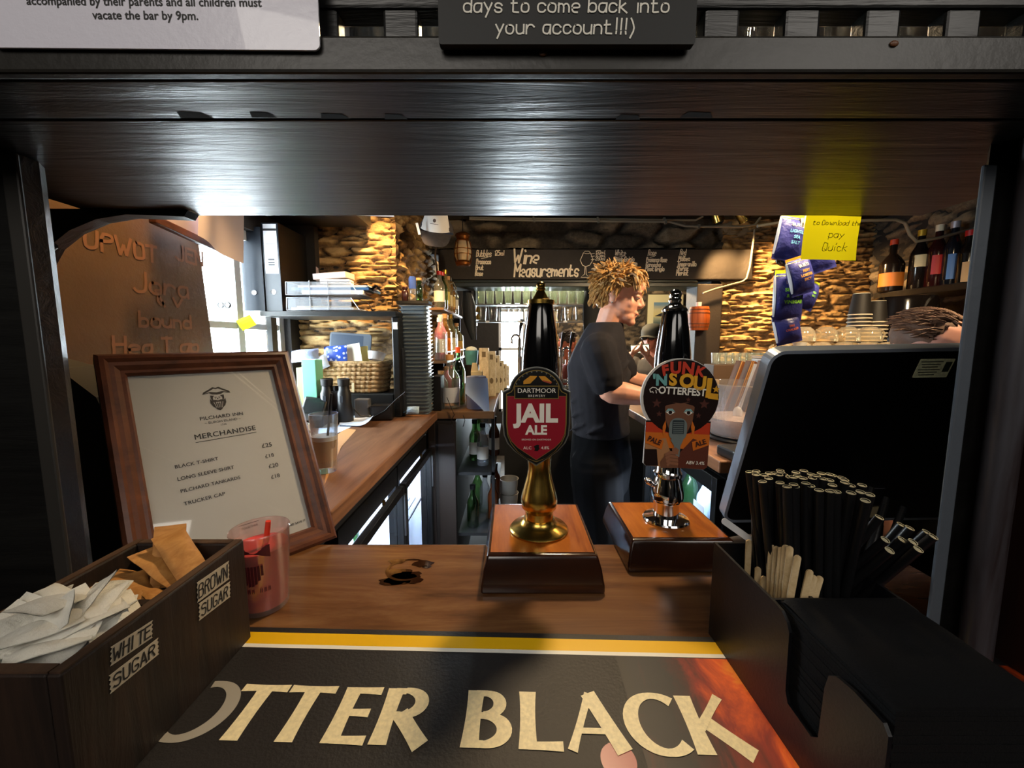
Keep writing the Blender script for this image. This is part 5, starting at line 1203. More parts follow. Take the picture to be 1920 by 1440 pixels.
sheetpile('envelope', 'buff envelope lying in the lower wire tray', 'envelope', (tx0 + .03, ty0 + .02, z3 + .0105), (tx1 - .05, ty1 - .04, z3 + .017), mat('buff', 'c8a878', .6))
zt = sz + .122
o = sheetpile('card_box', 'long silver-grey box with grey stripes resting on top of the wire tray', 'box', (-.095, -.04, 0), (.055, .04, .026), mat('grey_box', 'a89a96', .5)); o.matrix_world = TR((P(632, 500, SY + .10).x, SY + .11, zt + .022), .0, -.05, -.10)
o = sheetpile('card_box', 'small white box under the striped grey box on the wire tray', 'box', (-.065, -.03, 0), (.06, .03, .020), PAPER); o.matrix_world = TR((P(630, 500, SY + .10).x, SY + .11, zt + .0005), 0, 0, .04)
a = P(588, 470, SY + .17); mb = MB(); mb.prism([(0, 0), (.022, 0), (.05, .0), (.022, .035), (.018, .062), (.012, .066), (.010, .085), (.0, .092)], 0, .001, 0, FACE((a.x, SY + .18, zt), 0, .05))
tag(obj('torn_card', mb, mat('pinkish_card', 'c8b0a8', .6)), 'torn pale card standing behind the boxes on the wire tray', 'card')
# ---- wall frame and pinned papers above the window, top left
t = thing('wall_frame', 'dark wooden edged board with papers pinned to it, upper left above the window', 'noticeboard')
pA, pB = P(278, 418, 1.06), P(418, 480, 1.38)
d = (pB - pA).normalized(); up = V3((1, 0, 0)).cross(d).normalized(); Mx = frame_m(pA, d, up, d.cross(up))
Ln = (pB - pA).length
obj('rail', MB().prism([(0, 0), (Ln, 0), (Ln, .022), (0, .022)], 0, .02, 0, Mx), FRAMEW, t, bev=.003)
mb = MB(); mb.grid(lambda u, v: tuple(Mx @ V3((Ln * (.15 + .5 * u), .022 + .17 * v, .012 + .006 * math.sin(u * 5)))), 8, 6)
obj('paper', mb, mat('lilac_paper', 'b8a8b4', .7), t, smooth=60)
mb = MB(); mb.grid(lambda u, v: tuple(Mx @ V3((Ln * (.42 + .58 * u) + .02 * v, .012 + .19 * v - .035 * u * (1 - v), .026 + .012 * math.sin(u * 6 + 1) + .03 * u))), 12, 8)
obj('paper', mb, mat('pale_paper', 'd8ccd2', .7), t, smooth=60)
# notes below the shelf edge at the window
nx = XL + .05
def note(label, px, py, w, h, m, Y, roll, yaw=.5): return tag(obj('note', MB().grid(lambda u, v: ((u - .5) * w, (v - .5) * h, .004 * math.sin(3 * v)), 4, 4), m, M=FACE(P(px, py, Y), yaw, -.1, roll)), label, 'note')
note('yellow paper note hanging below the wall shelf by the window', 462, 605, .055, .045, mat('note_lemon', 'e8e01a', .6), 1.58, .5)
note('white paper note hanging beside the yellow note by the window', 437, 592, .045, .055, PAPERW, 1.59, .1)
t = thing('scissors', 'black-handled scissors on the end of the wall shelf', 'scissors', TR(P(420, 572, 1.56)))
mb = MB()
for s_ in (-1, 1): mb.tube([(.013 * s_ + .011 * math.cos(a_), 0, .011 * math.sin(a_)) for a_ in [i * PI / 6 for i in range(13)]], .0035, 6)
obj('handles', mb, BLACK, t, smooth=60); obj('blades', MB().b2((-.004, -.001, -.10), (.004, .001, -.011)), STEEL, t)
# ---- riser box, basket and contents
rz_ = P(650, 735, 1.76).z
tag(obj('black_riser', MB().b2((P(560, 740, 1.70).x, 1.70, BAR + .001), (xr - .034, 1.90, rz_ - .001)), BLACKM, bev=.004), 'black box-like riser under the wicker basket', 'riser')
bx0, bx1 = P(594, 700, 1.74).x, P(722, 700, 1.74).x; bw = bx1 - bx0; bh = P(650, 680, 1.74).z - rz_
t = thing('basket', 'woven wicker basket full of packets and papers by the window', 'basket', TR(((bx0 + bx1) / 2, 1.79, rz_ + .0005)))
mb = MB(); rnd = random.Random(6); rows = 7; nw = 18
def ring(z, s): w_, d_ = bw / 2 * s, .068 * s; return rrect(2 * w_, 2 * d_, .03, 4)
for k in range(rows):
    z = bh * (k + .5) / rows; q = ring(z, .90 + .10 * k / rows); q = q + [q[0]]
    L_ = 0; pts = []
    for (x0, y0), (x1, y1) in zip(q, q[1:]):
        dd = math.hypot(x1 - x0, y1 - y0); m_ = max(1, int(dd / .008))
        for i in range(m_):
            f = i / m_; x, y = x0 + (x1 - x0) * f, y0 + (y1 - y0) * f; s_ = (L_ + dd * f) / .011; nn = V3((x / (bw / 2), y / .068, 0)); nn.normalize(); off = .0035 * math.sin(s_ * PI + k * PI)
            pts.append((x + nn.x * off, y + nn.y * off, z + .0012 * math.sin(s_ * 2 * PI)))
        L_ += dd
    mb.tube(pts + [pts[0]], bh / rows * .52, 6)
obj('weave', mb, wood('wicker', '4a3420', 'b08a58', (70, 70, 160), .6, .4, c3='d8b888'), t, smooth=60)
mb = MB(); q = ring(bh, 1.0); mb.tube([(x, y, bh) for x, y in q] + [(*q[0], bh)], .0075, 8); obj('rim', mb, wood('wicker_rim', '6a4a2a', 'caa870', (90, 90, 90), .6, .3), t, smooth=60)
mb = MB(); mb.prism(ring(0, .88), 0, .006); obj('base', mb, mat('wicker_base', '4a3420', .7), t)
obj('handle_tag', MB().b2((.012, -.076, .005), (.022, -.072, .045)), mat('tag_cream', 'd8c8a0', .6), t)
bz = rz_ + bh
def packet(name, label, cat, px0, py0, px1, py1, Y, m, roll=0, lean=.2, th=.012, z0=None):
    a, b = P(px0, py0, Y), P(px1, py1, Y); w_, h_ = abs(b.x - a.x), abs(a.z - b.z); c = (a + b) / 2
    def f(sgn): return lambda u, v: ((u - .5) * w_, (v - .5) * h_, sgn * th * math.sin(PI * u) ** .5 * math.sin(PI * v) ** .5 + .003 * noise.noise(V3((u * 4, v * 4, c.x * 50))))
    return tag(obj(name, MB().grid(f(1), 8, 8).grid(f(-1), 8, 8), m, smooth=50, M=FACE(c, 0, lean, roll)), label, cat)
m, N, L, b_ = nt('blue_pack'); vv = N.new('ShaderNodeTexVoronoi'); vv.inputs['Scale'].default_value = 55; L.new(coords(N, L, (1, 1, 1)), vv.inputs['Vector'])
L.new(ramp(N, L, vv.outputs['Distance'], [(.25, 'dfe8f4'), (.4, '2a50b8')]), b_.inputs['Base Color']); b_.inputs['Roughness'].default_value = .35
packet('snack_packet', 'blue and white printed packet in the wicker basket', 'packet', 607, 648, 652, 690, 1.745, m, .08)
tag(obj('card', MB().b2((-.038, -.055, 0), (.038, .055, .001)), mat('cream_card', 'e8e0cc', .6), M=FACE(P(662, 668, 1.765), 0, .12, .18)), 'tall cream card leaning in the wicker basket', 'card')
tag(obj('card', MB().b2((-.02, -.045, 0), (.02, .045, .001)), mat('yellow_card', 'c8b060', .6), M=FACE(P(683, 668, 1.785), 0, .12, .10)), 'narrow yellow card behind the cream card in the basket', 'card')
tag(obj('plastic_tub', MB().lathe([(.001, 0), (.032, 0), (.040, .034), (.043, .035), (.039, .036), (.031, .002), (.001, .002)], 24, 0, TR(P(704, 668, 1.79) + V3((0, 0, -.018)), -.25, .12)), glass('tub_clear', (.9, .88, .88), .6, .35), smooth=40), 'clear plastic tub tipped at the right of the wicker basket', 'tub')
t = thing('tablet', 'grey tablet computer leaning behind the wicker basket', 'tablet', FACE(P(658, 645, 1.86), 0, .1, -.07))
obj('case', MB().prism(rrect(.195, .10, .012), 0, .008), mat('tablet_grey', '545c66', .45), t, bev=.001); obj('screen', MB().prism(rrect(.150, .082, .004, 5, -.015), .0082, .0086), mat('tablet_screen', '46505e', .2), t); obj('button', MB().prism(circ(.085, -.032, .005, 14), .0082, .0088), STEEL, t)
packet('plastic_bag', 'crumpled pale blue plastic bag at the left of the basket', 'bag', 546, 655, 598, 678, 1.70, mat('bag_blue', 'a8b4dc', .4, bp=.8, bs=40), .1, .3, .04)
packet('plastic_bag', 'small clear crinkled bag drooping over the basket corner', 'bag', 582, 668, 616, 694, 1.70, mat('bag_clear', 'c4c8d4', .3, bp=.5, bs=80), .4, .2, .015)
# green carton left of the basket, mug, card reader, binoculars
a, b = P(560, 676, 1.55), P(586, 676, 1.55)
t = thing('carton', 'mint green carton standing behind the frame at the window', 'carton', TR(((a.x + b.x) / 2, 1.60, BAR + .001)))
hh = a.z - BAR; obj('box', MB().b2((-.028, -.03, 0), (.028, .03, hh)), mat('mint', '6ab898', .5), t, bev=.002); obj('flap', MB().b2((-.028, -.03, hh + .0005), (.028, .004, hh + .002)), mat('mint_pale', 'a8dcc4', .5), t)
tag(obj('carton', MB().b2((P(548, 700, 1.62).x, 1.65, BAR + .001), (P(561, 700, 1.62).x, 1.70, BAR + .22)), mat('olive_carton', '8a9a5a', .5), bev=.002), 'olive green carton beside the mint green carton', 'carton')
t = thing('mug', 'white mug peeping out beside the picture frame', 'mug', TR(PZ(556, 852, BAR)))
obj('body', MB().lathe([(.001, .001), (.036, .001), (.038, .006), (.039, .088), (.0365, .088), (.034, .008), (.001, .006)], 28), mat('mug_white', 'e4e4e6', .25), t, smooth=40)
obj('handle', MB().tube([(.037 + .022 * math.sin(i * PI / 10), 0, .045 - .026 * math.cos(i * PI / 10)) for i in range(11)], .0045, 8), mat('mug_white2', 'e4e4e6', .25), t, smooth=60)
c = P(588, 775, 1.52)
t = thing('card_reader', 'black card reader behind the picture frame', 'card reader', TR((c.x, 1.52, BAR + .001), 0, 0, .2))
obj('body', MB().add([(-.045, -.05, 0), (.045, -.05, 0), (.045, .06, 0), (-.045, .06, 0), (-.045, -.05, .03), (.045, -.05, .03), (.045, .06, .11), (-.045, .06, .11)], [(0, 3, 2, 1), (4, 5, 6, 7), (0, 1, 5, 4), (1, 2, 6, 5), (2, 3, 7, 6), (3, 0, 4, 7)]), BLACK, t, bev=.005)
obj('screen', MB().add([(-.036, -.02, .054), (.036, -.02, .054), (.036, .045, .101), (-.036, .045, .101)], [(0, 1, 2, 3)]), mat('reader_screen', '0c1012', .25), t)
bc = P(637, 745, 1.62)
t = thing('binoculars', 'black binoculars standing on the left worktop before the basket', 'binoculars', TR((bc.x, 1.585, BAR + .0005)))
for s_ in (-1, 1):
    b1 = obj('barrel', MB().lathe([(.001, 0), (.032, 0), (.033, .004), (.031, .05), (.027, .075), (.027, .12), (.021, .135), (.020, .150), (.001, .150)], 24, 0, TR((s_ * .034, 0, 0))), mat('binocular_black', '0e0f11', .5), t, smooth=35)
    obj('eyecup', MB().lathe([(.019, .1505), (.023, .152), (.024, .178), (.021, .180), (.018, .172), (.001, .171)], 22, 0, TR((s_ * .034, 0, 0))), BLACKM, b1, smooth=35)
    obj('badge', MB().b2((s_ * .034 - .006, -.0285, .085), (s_ * .034 + .006, -.0275, .112)), mat('badge_grey', '30363e', .4), b1)
obj('bridge', MB().b2((-.02, -.012, .055), (.02, .012, .13)), BLACK, t, bev=.004); obj('focus_wheel', MB().lathe([(.001, .131), (.011, .131), (.011, .150), (.001, .150)], 16), BLACKM, t, smooth=35)
tag(obj('speaker_box', MB().b2((-.045, -.03, 0), (.045, .03, .065)), BLACK, bev=.008, M=TR((P(714, 755, 1.62).x, 1.64, BAR + .001), 0, 0, .1)), 'small black plastic box on the left worktop below the basket', 'box')
tag(obj('plug_socket', MB().b2((-.03, -.02, 0), (.03, .02, .085)), mat('grey_plug', '5a5a5c', .5), bev=.004, M=TR((P(678, 740, 1.66).x, 1.67, BAR + .001))), 'grey adaptor block between the binoculars and the small black box', 'adaptor')
mb = MB(); mb.tube([P(x, y, 1.60) for x, y in ((662, 765), (676, 780), (700, 782), (722, 770), (740, 752), (760, 735))], .003, 6); tag(obj('cable', mb, BLACK, smooth=60), 'thin black cable trailing over the left worktop', 'cable')
# papers, envelope, sachets, eraser, pen
def sheet(label, cat, pts, m, z=.0015, curl=.0, name='paper'):
    q = [PZ(x, y, BAR) for x, y in pts]
    f = lambda u, v: tuple((q[0].lerp(q[1], u)).lerp(q[3].lerp(q[2], u), v) + V3((0, 0, z + curl * (max(0, u - .6) ** 2 + .3 * max(0, v - .7) ** 2))))
    g = lambda u, v: tuple(V3(f(u, v)) - V3((0, 0, .0008)))
    return tag(obj(name, MB().grid(f, 10, 8).grid(g, 10, 8), m, smooth=60), label, cat)
sheet('white paper lying on the left worktop beyond the iced coffee', 'paper', [(636, 800), (692, 802), (712, 775), (640, 771)], PAPERB, .006, .12)
sheet('large white sheet under the iced coffee glass on the left worktop', 'paper', [(588, 870), (634, 812), (660, 800), (600, 790)], PAPERB, .001)
sheet('brown paper edge showing from under the white sheet on the worktop', 'paper', [(608, 910), (640, 838), (668, 806), (625, 800)], mat('kraft', 'c08a52', .7), .0004)
packet('sachet', 'light blue printed sachet by the tray stack on the left worktop', 'sachet', 718, 766, 760, 780, 1.72, mat('sachet_blue', '86b4d8', .4, var=.15, vs=200), .3, .9, .005)
packet('wrapper', 'small crumpled blue wrapper at the foot of the tray stack', 'wrapper', 762, 762, 786, 776, 1.70, mat('wrap_blue', '9ab4cc', .35, bp=.4, bs=90), 0, .4, .014)
tag(obj('eraser', MB().b2((-.011, -.006, 0), (.011, .006, .009)), PAPERW, bev=.003, M=TR(PZ(727, 788, BAR) + V3((0, 0, .001)), 0, 0, -.5)), 'white eraser on the left worktop', 'eraser')
t = thing('pen', 'white and black pen lying by the tray stack', 'pen', TR(PZ(780, 774, BAR) + V3((0, 0, .005)), 0, 0, .05))
obj('barrel', MB().tube([(-.04, 0, 0), (.015, 0, 0)], .004, 8), PAPERW, t, smooth=50); obj('cap', MB().tube([(.0155, 0, 0), (.05, 0, 0)], .0045, 8), BLACK, t, smooth=50)
# iced coffee
gp = PZ(612, 884, BAR)
t = thing('iced_coffee', 'glass of iced milky coffee with a dark straw on the left worktop', 'drink', TR(gp))
obj('glass', MB().lathe([(.001, .0008), (.024, .0008), (.0255, .003), (.034, .150), (.0322, .150), (.0245, .016), (.001, .014)], 36), glass('coffee_glass', (.93, .96, 1), .9, .06), t, smooth=40)
obj('coffee', MB().lathe([(.001, .0165), (.0243, .0165), (.0293, .083), (.001, .083)], 32), mat('milky_coffee', 'b08a60', .35, sss=.2), t, smooth=40)
obj('foam', MB().lathe([(.001, .0832), (.0293, .0832), (.0302, .094), (.001, .094)], 32), mat('foam', 'dcd6d0', .7), t, smooth=40)
obj('straw', MB().tube([(.000, -.004, .02), (.010, -.002, .10), (.022, .002, .200)], .0032, 8), mat('straw_dark', '23262e', .4), t, smooth=50)
# ---- tall stack of black plastic trays
TC = V3((P(781, 770, 1.77).x, 1.80, BAR)); NTR = 29; dzt = .0168
def tray_mesh():
    mb = MB(); o_ = rrect(.132, .10, .016, 4); 
    for a, z0, z1 in ((.86, .0, .010), (.95, .0102, .0136), (1.0, .0137, .0160)): mb.prism([(x * a, y * a) for x, y in o_], z0, z1)
    return mb
tr0 = obj('takeaway_tray', tray_mesh(), mat('tray_grey', '66747f', .25, bp=.05), bev=.0006)
rnd = random.Random(9)
for k in range(NTR):
    o = tr0 if k == 0 else tr0.copy()
    if k: COL.objects.link(o)
    o.location = TC + V3((rnd.uniform(-.001, .001) + .003 * math.sin(k / 9), rnd.uniform(-.001, .001), .001 + k * dzt)); tag(o, 'black plastic takeaway tray nested in the tall stack on the left worktop', 'tray', 'nested black trays')
tag(obj('black_box', MB().b2((P(738, 700, 1.72).x, 1.72, BAR + .001), (P(757, 700, 1.72).x, 1.82, BAR + .30)), mat('box_dark', '20242a', .4), bev=.003), 'tall dark box standing left of the tray stack', 'box')
tag(obj('black_box', MB().b2((P(806, 740, 1.80).x, 1.85, BAR + .001), (P(823, 740, 1.80).x, 1.95, BAR + .165)), BLACK, bev=.003), 'small black box between the tray stack and the large clear bottle', 'box')
tz = TC + V3((0, 0, NTR * dzt + .002))
# ---- bottles along the wall on the second worktop
CORK = mat('cork', 'b88a58', .7); REDC = mat('red_cap', 'b81a1a', .3); GOLDC = mat('gold_cap', 'b08a30', .3, .8)
CLEAR = glass('bottle_clear', (.93, .94, .90), .9, .06); YEL = glass('bottle_yellow', (.9, .8, .45), .9, .10); AMB = glass('bottle_amber', (.75, .45, .15), .9, .15)
def at(px, py, Y): p = P(px, py, Y); return (p.x, Y, BAR + .001)
bottle('bottle', CLEAR, 'large clear gin bottle with white label and cork at the corner of the second worktop', at(845, 768, 1.93), .265, .047, .016, sh=.60, capm=CORK, label_m=mat('gin_label', 'd4d6da', .5), lab=(.12, .40))
bottle('bottle', GLASSG, 'dark green bottle with orange-red cap behind the large clear gin bottle', at(860, 760, 2.05), .30, .036, capm=mat('orange_cap', 'd0501e', .3), label_m=None)
bottle('bottle', CLEAR, 'squat clear bottle of crimson liquid low by the tray stack', at(828, 745, 2.06), .175, .036, .014, sh=.66, capm=CORK, liquid=mat('crimson', '9a1226', .25), label_m=None)
# small rack shelf along the wall at mid height with more bottles
rk = P(840, 672, 2.3).z
t = thing('bottle_rack', 'narrow wooden wall shelf of spirits behind the tray stack', 'shelf')
obj('board', MB().b2((-.54, 2.02, rk - .014), (-.335, 2.78, rk)), OLDTOP, t, bev=.002)
obj('rail', MB().tube([(-.332, 2.02, rk + .045), (-.332, 2.78, rk + .045)], .003, 8), WIRE, t, smooth=50)
obj('support', MB().b2((-.60, 2.75, BAR + .001), (-.345, 2.77, rk - .015)).b2((-.60, 2.30, BAR + .001), (-.40, 2.315, rk - .015)), BLACKM, t)
for k, (y, m, cm, lm, hh, rr, lb) in enumerate(((2.06, CLEAR, WHITEP, None, .22, .030, 'clear bottle with a white stopper, first on the narrow wall shelf'), (2.14, mat('pink_gin', 'c86a78', .2), WHITEP, WHITEP, .24, .034, 'pink gin bottle on the narrow wall shelf'), (2.22, AMB, CORK, mat('orange_label', 'd9761c', .5), .25, .033, 'amber bottle with orange label on the narrow wall shelf'),
        (2.32, CLEAR, WHITEP, WHITEP, .25, .033, 'clear bottle with white cap and label, mid-way on the narrow wall shelf'), (2.42, YEL, GOLDC, mat('cream_label', 'd8caa0', .5), .26, .034, 'pale yellow bottle with gold cap on the narrow wall shelf'), (2.54, GLASSG, BLACK, mat('black_label', '1a1816', .5), .26, .035, 'green bottle with black label on the narrow wall shelf'), (2.68, YEL, CORK, mat('stripe_label', 'c89a40', .5), .22, .045, 'round straw-coloured bottle at the far end of the narrow wall shelf'))):
    bottle('bottle', m, lb, (-.375 - .01 * (k % 2), y, rk + .001), hh, rr, capm=cm, label_m=lm)
bottle('bottle', mat('pink_gin2', 'c05a66', .2), 'pink bottle low on the second worktop under the narrow shelf', (-.365, 2.17, BAR + .001), .19, .036, label_m=None, capm=CORK)
bottle('bottle', YEL, 'yellow liqueur bottle on the second worktop under the narrow shelf', (-.345, 2.27, BAR + .001), .19, .03, label_m=mat('orange_label2', 'd9761c', .5), capm=REDC)
# upper shelf with more bottles
ru = P(835, 620, 2.6).z
uk = rk + .285
t = thing('bottle_rack', 'upper narrow shelf of bottles above the first one', 'shelf')
obj('board', MB().b2((-.53, 2.20, uk - .014), (-.375, 3.0, uk)), OLDTOP, t, bev=.002); obj('support', MB().b2((-.53, 2.985, rk), (-.39, 3.0, uk - .015)), BLACKM, t)
for k, (y, m, cm, lm, hh, lb) in enumerate(((2.24, CLEAR, REDC, WHITEP, .20, 'clear bottle with bright red cap, first on the upper narrow shelf'), (2.33, GLASSG, REDC, None, .21, 'green bottle with red cap on the upper narrow shelf'), (2.43, YEL, GOLDC, mat('lab1', 'd8c060', .5), .24, 'yellow bottle with gold cap on the upper narrow shelf'), (2.54, YEL, CORK, mat('lab2', 'e0d0a0', .5), .22, 'pale bottle with cream label on the upper narrow shelf'), (2.66, AMB, BLACK, mat('lab3', 'caa860', .5), .23, 'amber whisky bottle on the upper narrow shelf'), (2.80, CLEAR, STEEL, WHITEP, .22, 'clear bottle with silver cap at the end of the upper narrow shelf'))):
    bottle('bottle', m, lb, (-.405, y, uk + .001), hh, .031, capm=cm, label_m=lm)
# bottles on a bracket above the tray stack
bs = thing('small_shelf', 'small dark bracket shelf above the tray stack', 'shelf'); szz = P(775, 566, 1.93).z
obj('board', MB().b2((P(745, 560, 1.9).x, 1.88, szz - .012), (P(805, 560, 1.9).x, 1.96, szz)), BLACKM, bs)
bottle('bottle', CLEAR, 'clear bottle with blue and white label above the tray stack', (P(774, 560, 1.91).x, 1.915, szz + .001), .115, .018, label_m=mat('blue_label', '2a4a9a', .5), capm=mat('blue_cap', '2a4a9a', .4), lab=(.5, .95))
bottle('bottle', GLASSG, 'green bottle with cork, right of the blue-labelled bottle above the trays', (P(785, 560, 1.91).x, 1.925, szz + .001), .11, .016, label_m=None, capm=CORK)
bottle('bottle', mat('dark_btl', '3a1a14', .2), 'short dark bottle with pale stopper, left above the tray stack', (P(759, 560, 1.91).x, 1.915, szz + .001), .075, .016, label_m=None, capm=CORK)
# paper towel roll and what stands behind it
pc_ = P(895, 770, 1.93)
t = thing('paper_roll', 'blue-white paper towel roll with a loose sheet hanging over the worktop edge', 'paper roll', TR((pc_.x - .004, 1.93, BAR + .001)))
obj('roll', MB().lathe([(.016, 0), (.047, 0), (.049, .003), (.049, .155), (.047, .158), (.016, .158), (.016, 0)], 32), mat('towel', 'aab8ea', .85, bp=.2, bs=200), t, smooth=40)
mb = MB(); mb.grid(lambda u, v: (-.046 + .105 * u * (1 - .0 * v) + .012 * v * u, -.050 - .030 * v * v - .012 * u * v, .155 - (.155 + .028 * u) * v * (.45 + .55 * u) - .001), 12, 12)
obj('loose_sheet', mb, mat('towel2', 'b0c8f4', .85), t, smooth=60)
a = at(897, 735, 2.2); t = thing('carton', 'cream carton behind the paper towel roll', 'carton', TR((a[0], 2.12, BAR + .001))); obj('box', MB().b2((-.03, -.03, 0), (.03, .03, .17)), mat('cream_carton', 'd8ccb0', .5), t, bev=.002); obj('flap', MB().prism([(-.03, .1705), (.012, .1705), (.0, .215), (-.022, .215)], 0, .004, 0, frame_m((0, -.02, 0), (1, 0, 0), (0, 0, 1), (0, -1, 0))), mat('cream_carton', 'd8ccb0', .5), t)
BLU = mat('teal_tub', '4a8a9a', .4)
t = thing('ice_bucket', 'small teal blue bucket among the bottles on the second worktop', 'bucket', TR((P(884, 668, 2.38).x, 2.38, BAR + .19))); obj('bucket', MB().lathe([(.001, 0), (.032, 0), (.042, .085), (.044, .086), (.040, .086), (.030, .003), (.001, .003)], 24), BLU, t, smooth=40); obj('cloth', MB().ell((0, 0, .088), (.036, .036, .022), 12), mat('pale_cloth', 'b8c4c8', .8), t, smooth=60)
tag(obj('dark_tin', MB().lathe([(.001, 0), (.045, 0), (.045, .188), (.001, .188)], 24), BLACK, smooth=40, M=TR((P(884, 668, 2.38).x, 2.38, BAR + .001))), 'dark cylinder tin under the small teal bucket', 'tin')
PALEC = wood('pale_carton', 'a89878', 'd8ccb0', (60, 60, 30), .6, .15)
rnd = random.Random(14)
for k, (px, Y, w_, h_, lb) in enumerate(((908, 2.30, .055, .29, 'tallest pale printed bottle carton behind the paper towel roll'), (922, 2.36, .05, .27, 'tall pale bottle carton second from the paper towel roll'), (930, 2.50, .05, .24, 'mid-height pale bottle carton in the row along the worktop edge'), (938, 2.64, .05, .20, 'shorter pale bottle carton with dark emblem along the worktop edge'), (944, 2.78, .05, .17, 'low pale bottle carton near the far end of the worktop'), (949, 2.92, .045, .15, 'lowest pale bottle carton at the far end of the worktop'))):
    x = P(px, 700, Y).x; t = thing('bottle_carton', lb, 'carton', TR((x, Y, BAR + .001)))
    obj('box', MB().b2((-w_ / 2, -w_ / 2, 0), (w_ / 2, w_ / 2, h_)), PALEC, t, bev=.002); mb = MB(); mb.prism(circ(0, h_ * .35, w_ * .22, 14, ry=w_ * .35), 0, .0004, 0, FACE((0, -w_ / 2 - .0003, 0))); mb.b2((-w_ * .2, -w_ / 2 - .0006, h_ * .82), (w_ * .2, -w_ / 2 - .0003, h_ * .93)); obj('print', mb, mat('carton_print', '6a5a40', .6), t)
# looped cable over the worktop edge
mb = MB()
for (xs) in (((838, 745), (846, 765), (852, 778), (846, 788), (850, 800)), ((868, 778), (872, 788), (868, 800))): mb.tube([P(x, y, 1.822) for x, y in xs], .0018, 6)
tag(obj('cable', mb, BLACK, smooth=60), 'thin dark cable looped over the edge of the second worktop', 'cable')
# ------------------------------------------------------------------ painted beam with the wine list
t = thing('beam', 'dark painted beam with chalk wine measurements above the barman', 'beam')
zb0, zb1 = P(1000, 524, 2.66).z, P(1000, 467, 2.66).z
BXL, BXR = P(822, 500, 2.66).x, P(1412, 500, 2.66).x
mb = MB(); mb.b2((BXL, 2.66, zb0), (BXR, 2.90, zb1)); obj('beam', mb, SIGNB, t, bev=.006)
obj('moulding', MB().b2((BXL, 2.675, zb0 - .045), (1.235, 2.90, zb0 - .001)).b2((BXL, 2.665, zb0 - .020), (1.235, 2.675, zb0 - .010)), wood('beam_green', '141812', '2c342a', (3, 30, 30), .35, .15), t, bev=.004)
WY = 2.6585; mb = MB()
def wr(s, px0, px1, py, hp, r=.0030, slant=.12, q=None):
    """chalk writing whose foot stands at row py, spanning two columns of the photograph"""
    a, b = P(px0, py, WY), P(px1, py, WY); h = hp / F * WY; n_ = sum(7.2 if c in 'MWmw' else 2.6 if c in "il.'!1" else (3.4 if c == ' ' else 5.5) for c in s)
    pen(mb if q is None else q, s, h, FACE(a), r, 0, slant, 'L', (b.x - a.x) / (n_ * h / 7), .35)
wr('Bubbles', 893, 922, 481, 11, .0026, .25); wr('125ml', 927, 946, 479, 9, .0022); wr('Prosecco', 893, 921, 495, 9); wr('Brut', 892, 907, 506, 8.5); wr('Rose', 891, 906, 517, 8.5)
wr('Wine', 962, 1012, 493, 23, .0060, .22); wr('Measurements', 964, 1086, 518, 22, .0056, .16)
wr('150ml', 1116, 1135, 476, 6, .0018); wr('175ml', 1116, 1135, 482, 6, .0018); wr('250ml', 1116, 1135, 488, 6, .0018)
wr('White', 1153, 1174, 479, 9.5, .0024, .2); wr('Pinot Grigio', 1151, 1190, 490, 8); wr('Sauvignon Blanc', 1151, 1195, 498, 7.5)
wr('Rose', 1215, 1231, 479, 10, .0024, .2); wr('Provence Rose', 1212, 1251, 491, 8); wr('Garnacha', 1211, 1239, 500, 7.5); wr('Pinot Grigio', 1210, 1246, 508, 7.5)
wr('Red', 1275, 1287, 478, 10, .0024, .2); wr('Malbec', 1272, 1294, 489, 8); wr('Tempranillo', 1270, 1306, 499, 8); wr('Shiraz', 1269, 1291, 507, 7.5); wr('Merlot', 1268, 1291, 516, 8.5)
def line(pts, r): mb.ribbon([((P(x, y, WY)).x, P(x, y, WY).z) for x, y in pts], 2 * r, 0, 0, frame_m((0, WY, 0), (1, 0, 0), (0, 0, 1), (0, -1, 0)))
line([(1094, 474), (1088, 488), (1092, 497), (1098, 500), (1106, 497), (1112, 487), (1107, 474)], .0022); line([(1107, 474), (1104, 471), (1097, 471), (1094, 474), (1098, 475.5), (1104, 475.5), (1107, 474)], .0018)
line([(1097, 499), (1096, 514), (1089, 520), (1104, 520), (1099, 514), (1098.5, 499)], .0020)
for y in (476, 481, 487): line([(1108, y), (1115, y - 1)], .0016)
for x0, x1, y in ((902, 916, 484), (1157, 1170, 482), (1218, 1228, 482), (1275, 1286, 482)): line([(x0, y + 1), (x1, y - 2)], .0018)
obj('chalk_writing', mb, mat('chalk_pen', 'f0e2c8', .8), t)
# ceiling joist and conduits in front of the stone band
struct('trim_3', MB().b2((-.58, 2.46, 2.205), (2.4, 2.68, ZC)), BLACKP, bev=.006)
PIPE = mat('grey_conduit', '7a7466', .5)
def pipe(name, label, pts, r, Y, clips=()):
    t = thing(name, label, 'pipe'); obj('pipe', MB().tube([P(x, y, Y) for x, y in pts], r, 8), PIPE, t, smooth=60)
    mb = MB()
    for x, y in clips: p = P(x, y, Y); mb.box((p.x, p.y, p.z), (.012, .02, r * 3.6))
    if clips: obj('clip', mb, mat('pipe_clip', '5a564c', .5), t)
pipe('conduit', 'upper grey conduit running along the ceiling above the beam', [(880, 408), (1000, 410), (1150, 411), (1304, 413), (1318, 406)], .006, 2.44, ((1000, 410), (1120, 411), (1245, 412)))
pipe('conduit', 'lower grey conduit dipping towards the right below the brass lamps', [(880, 411), (1000, 413.5), (1160, 415), (1255, 416), (1285, 424), (1310, 425), (1390, 425), (1415, 422), (1426, 408)], .0065, 2.42, ((1002, 413.5), (1122, 414.5), (1248, 416), (1310, 425)))
pipe('conduit', 'grey conduit at the right running behind the yellow note and down to the bottle shelf', [(1420, 424), (1470, 416), (1600, 414), (1680, 412), (1697, 418), (1706, 440), (1718, 453), (1760, 446), (1830, 428)], .0075, 2.05)
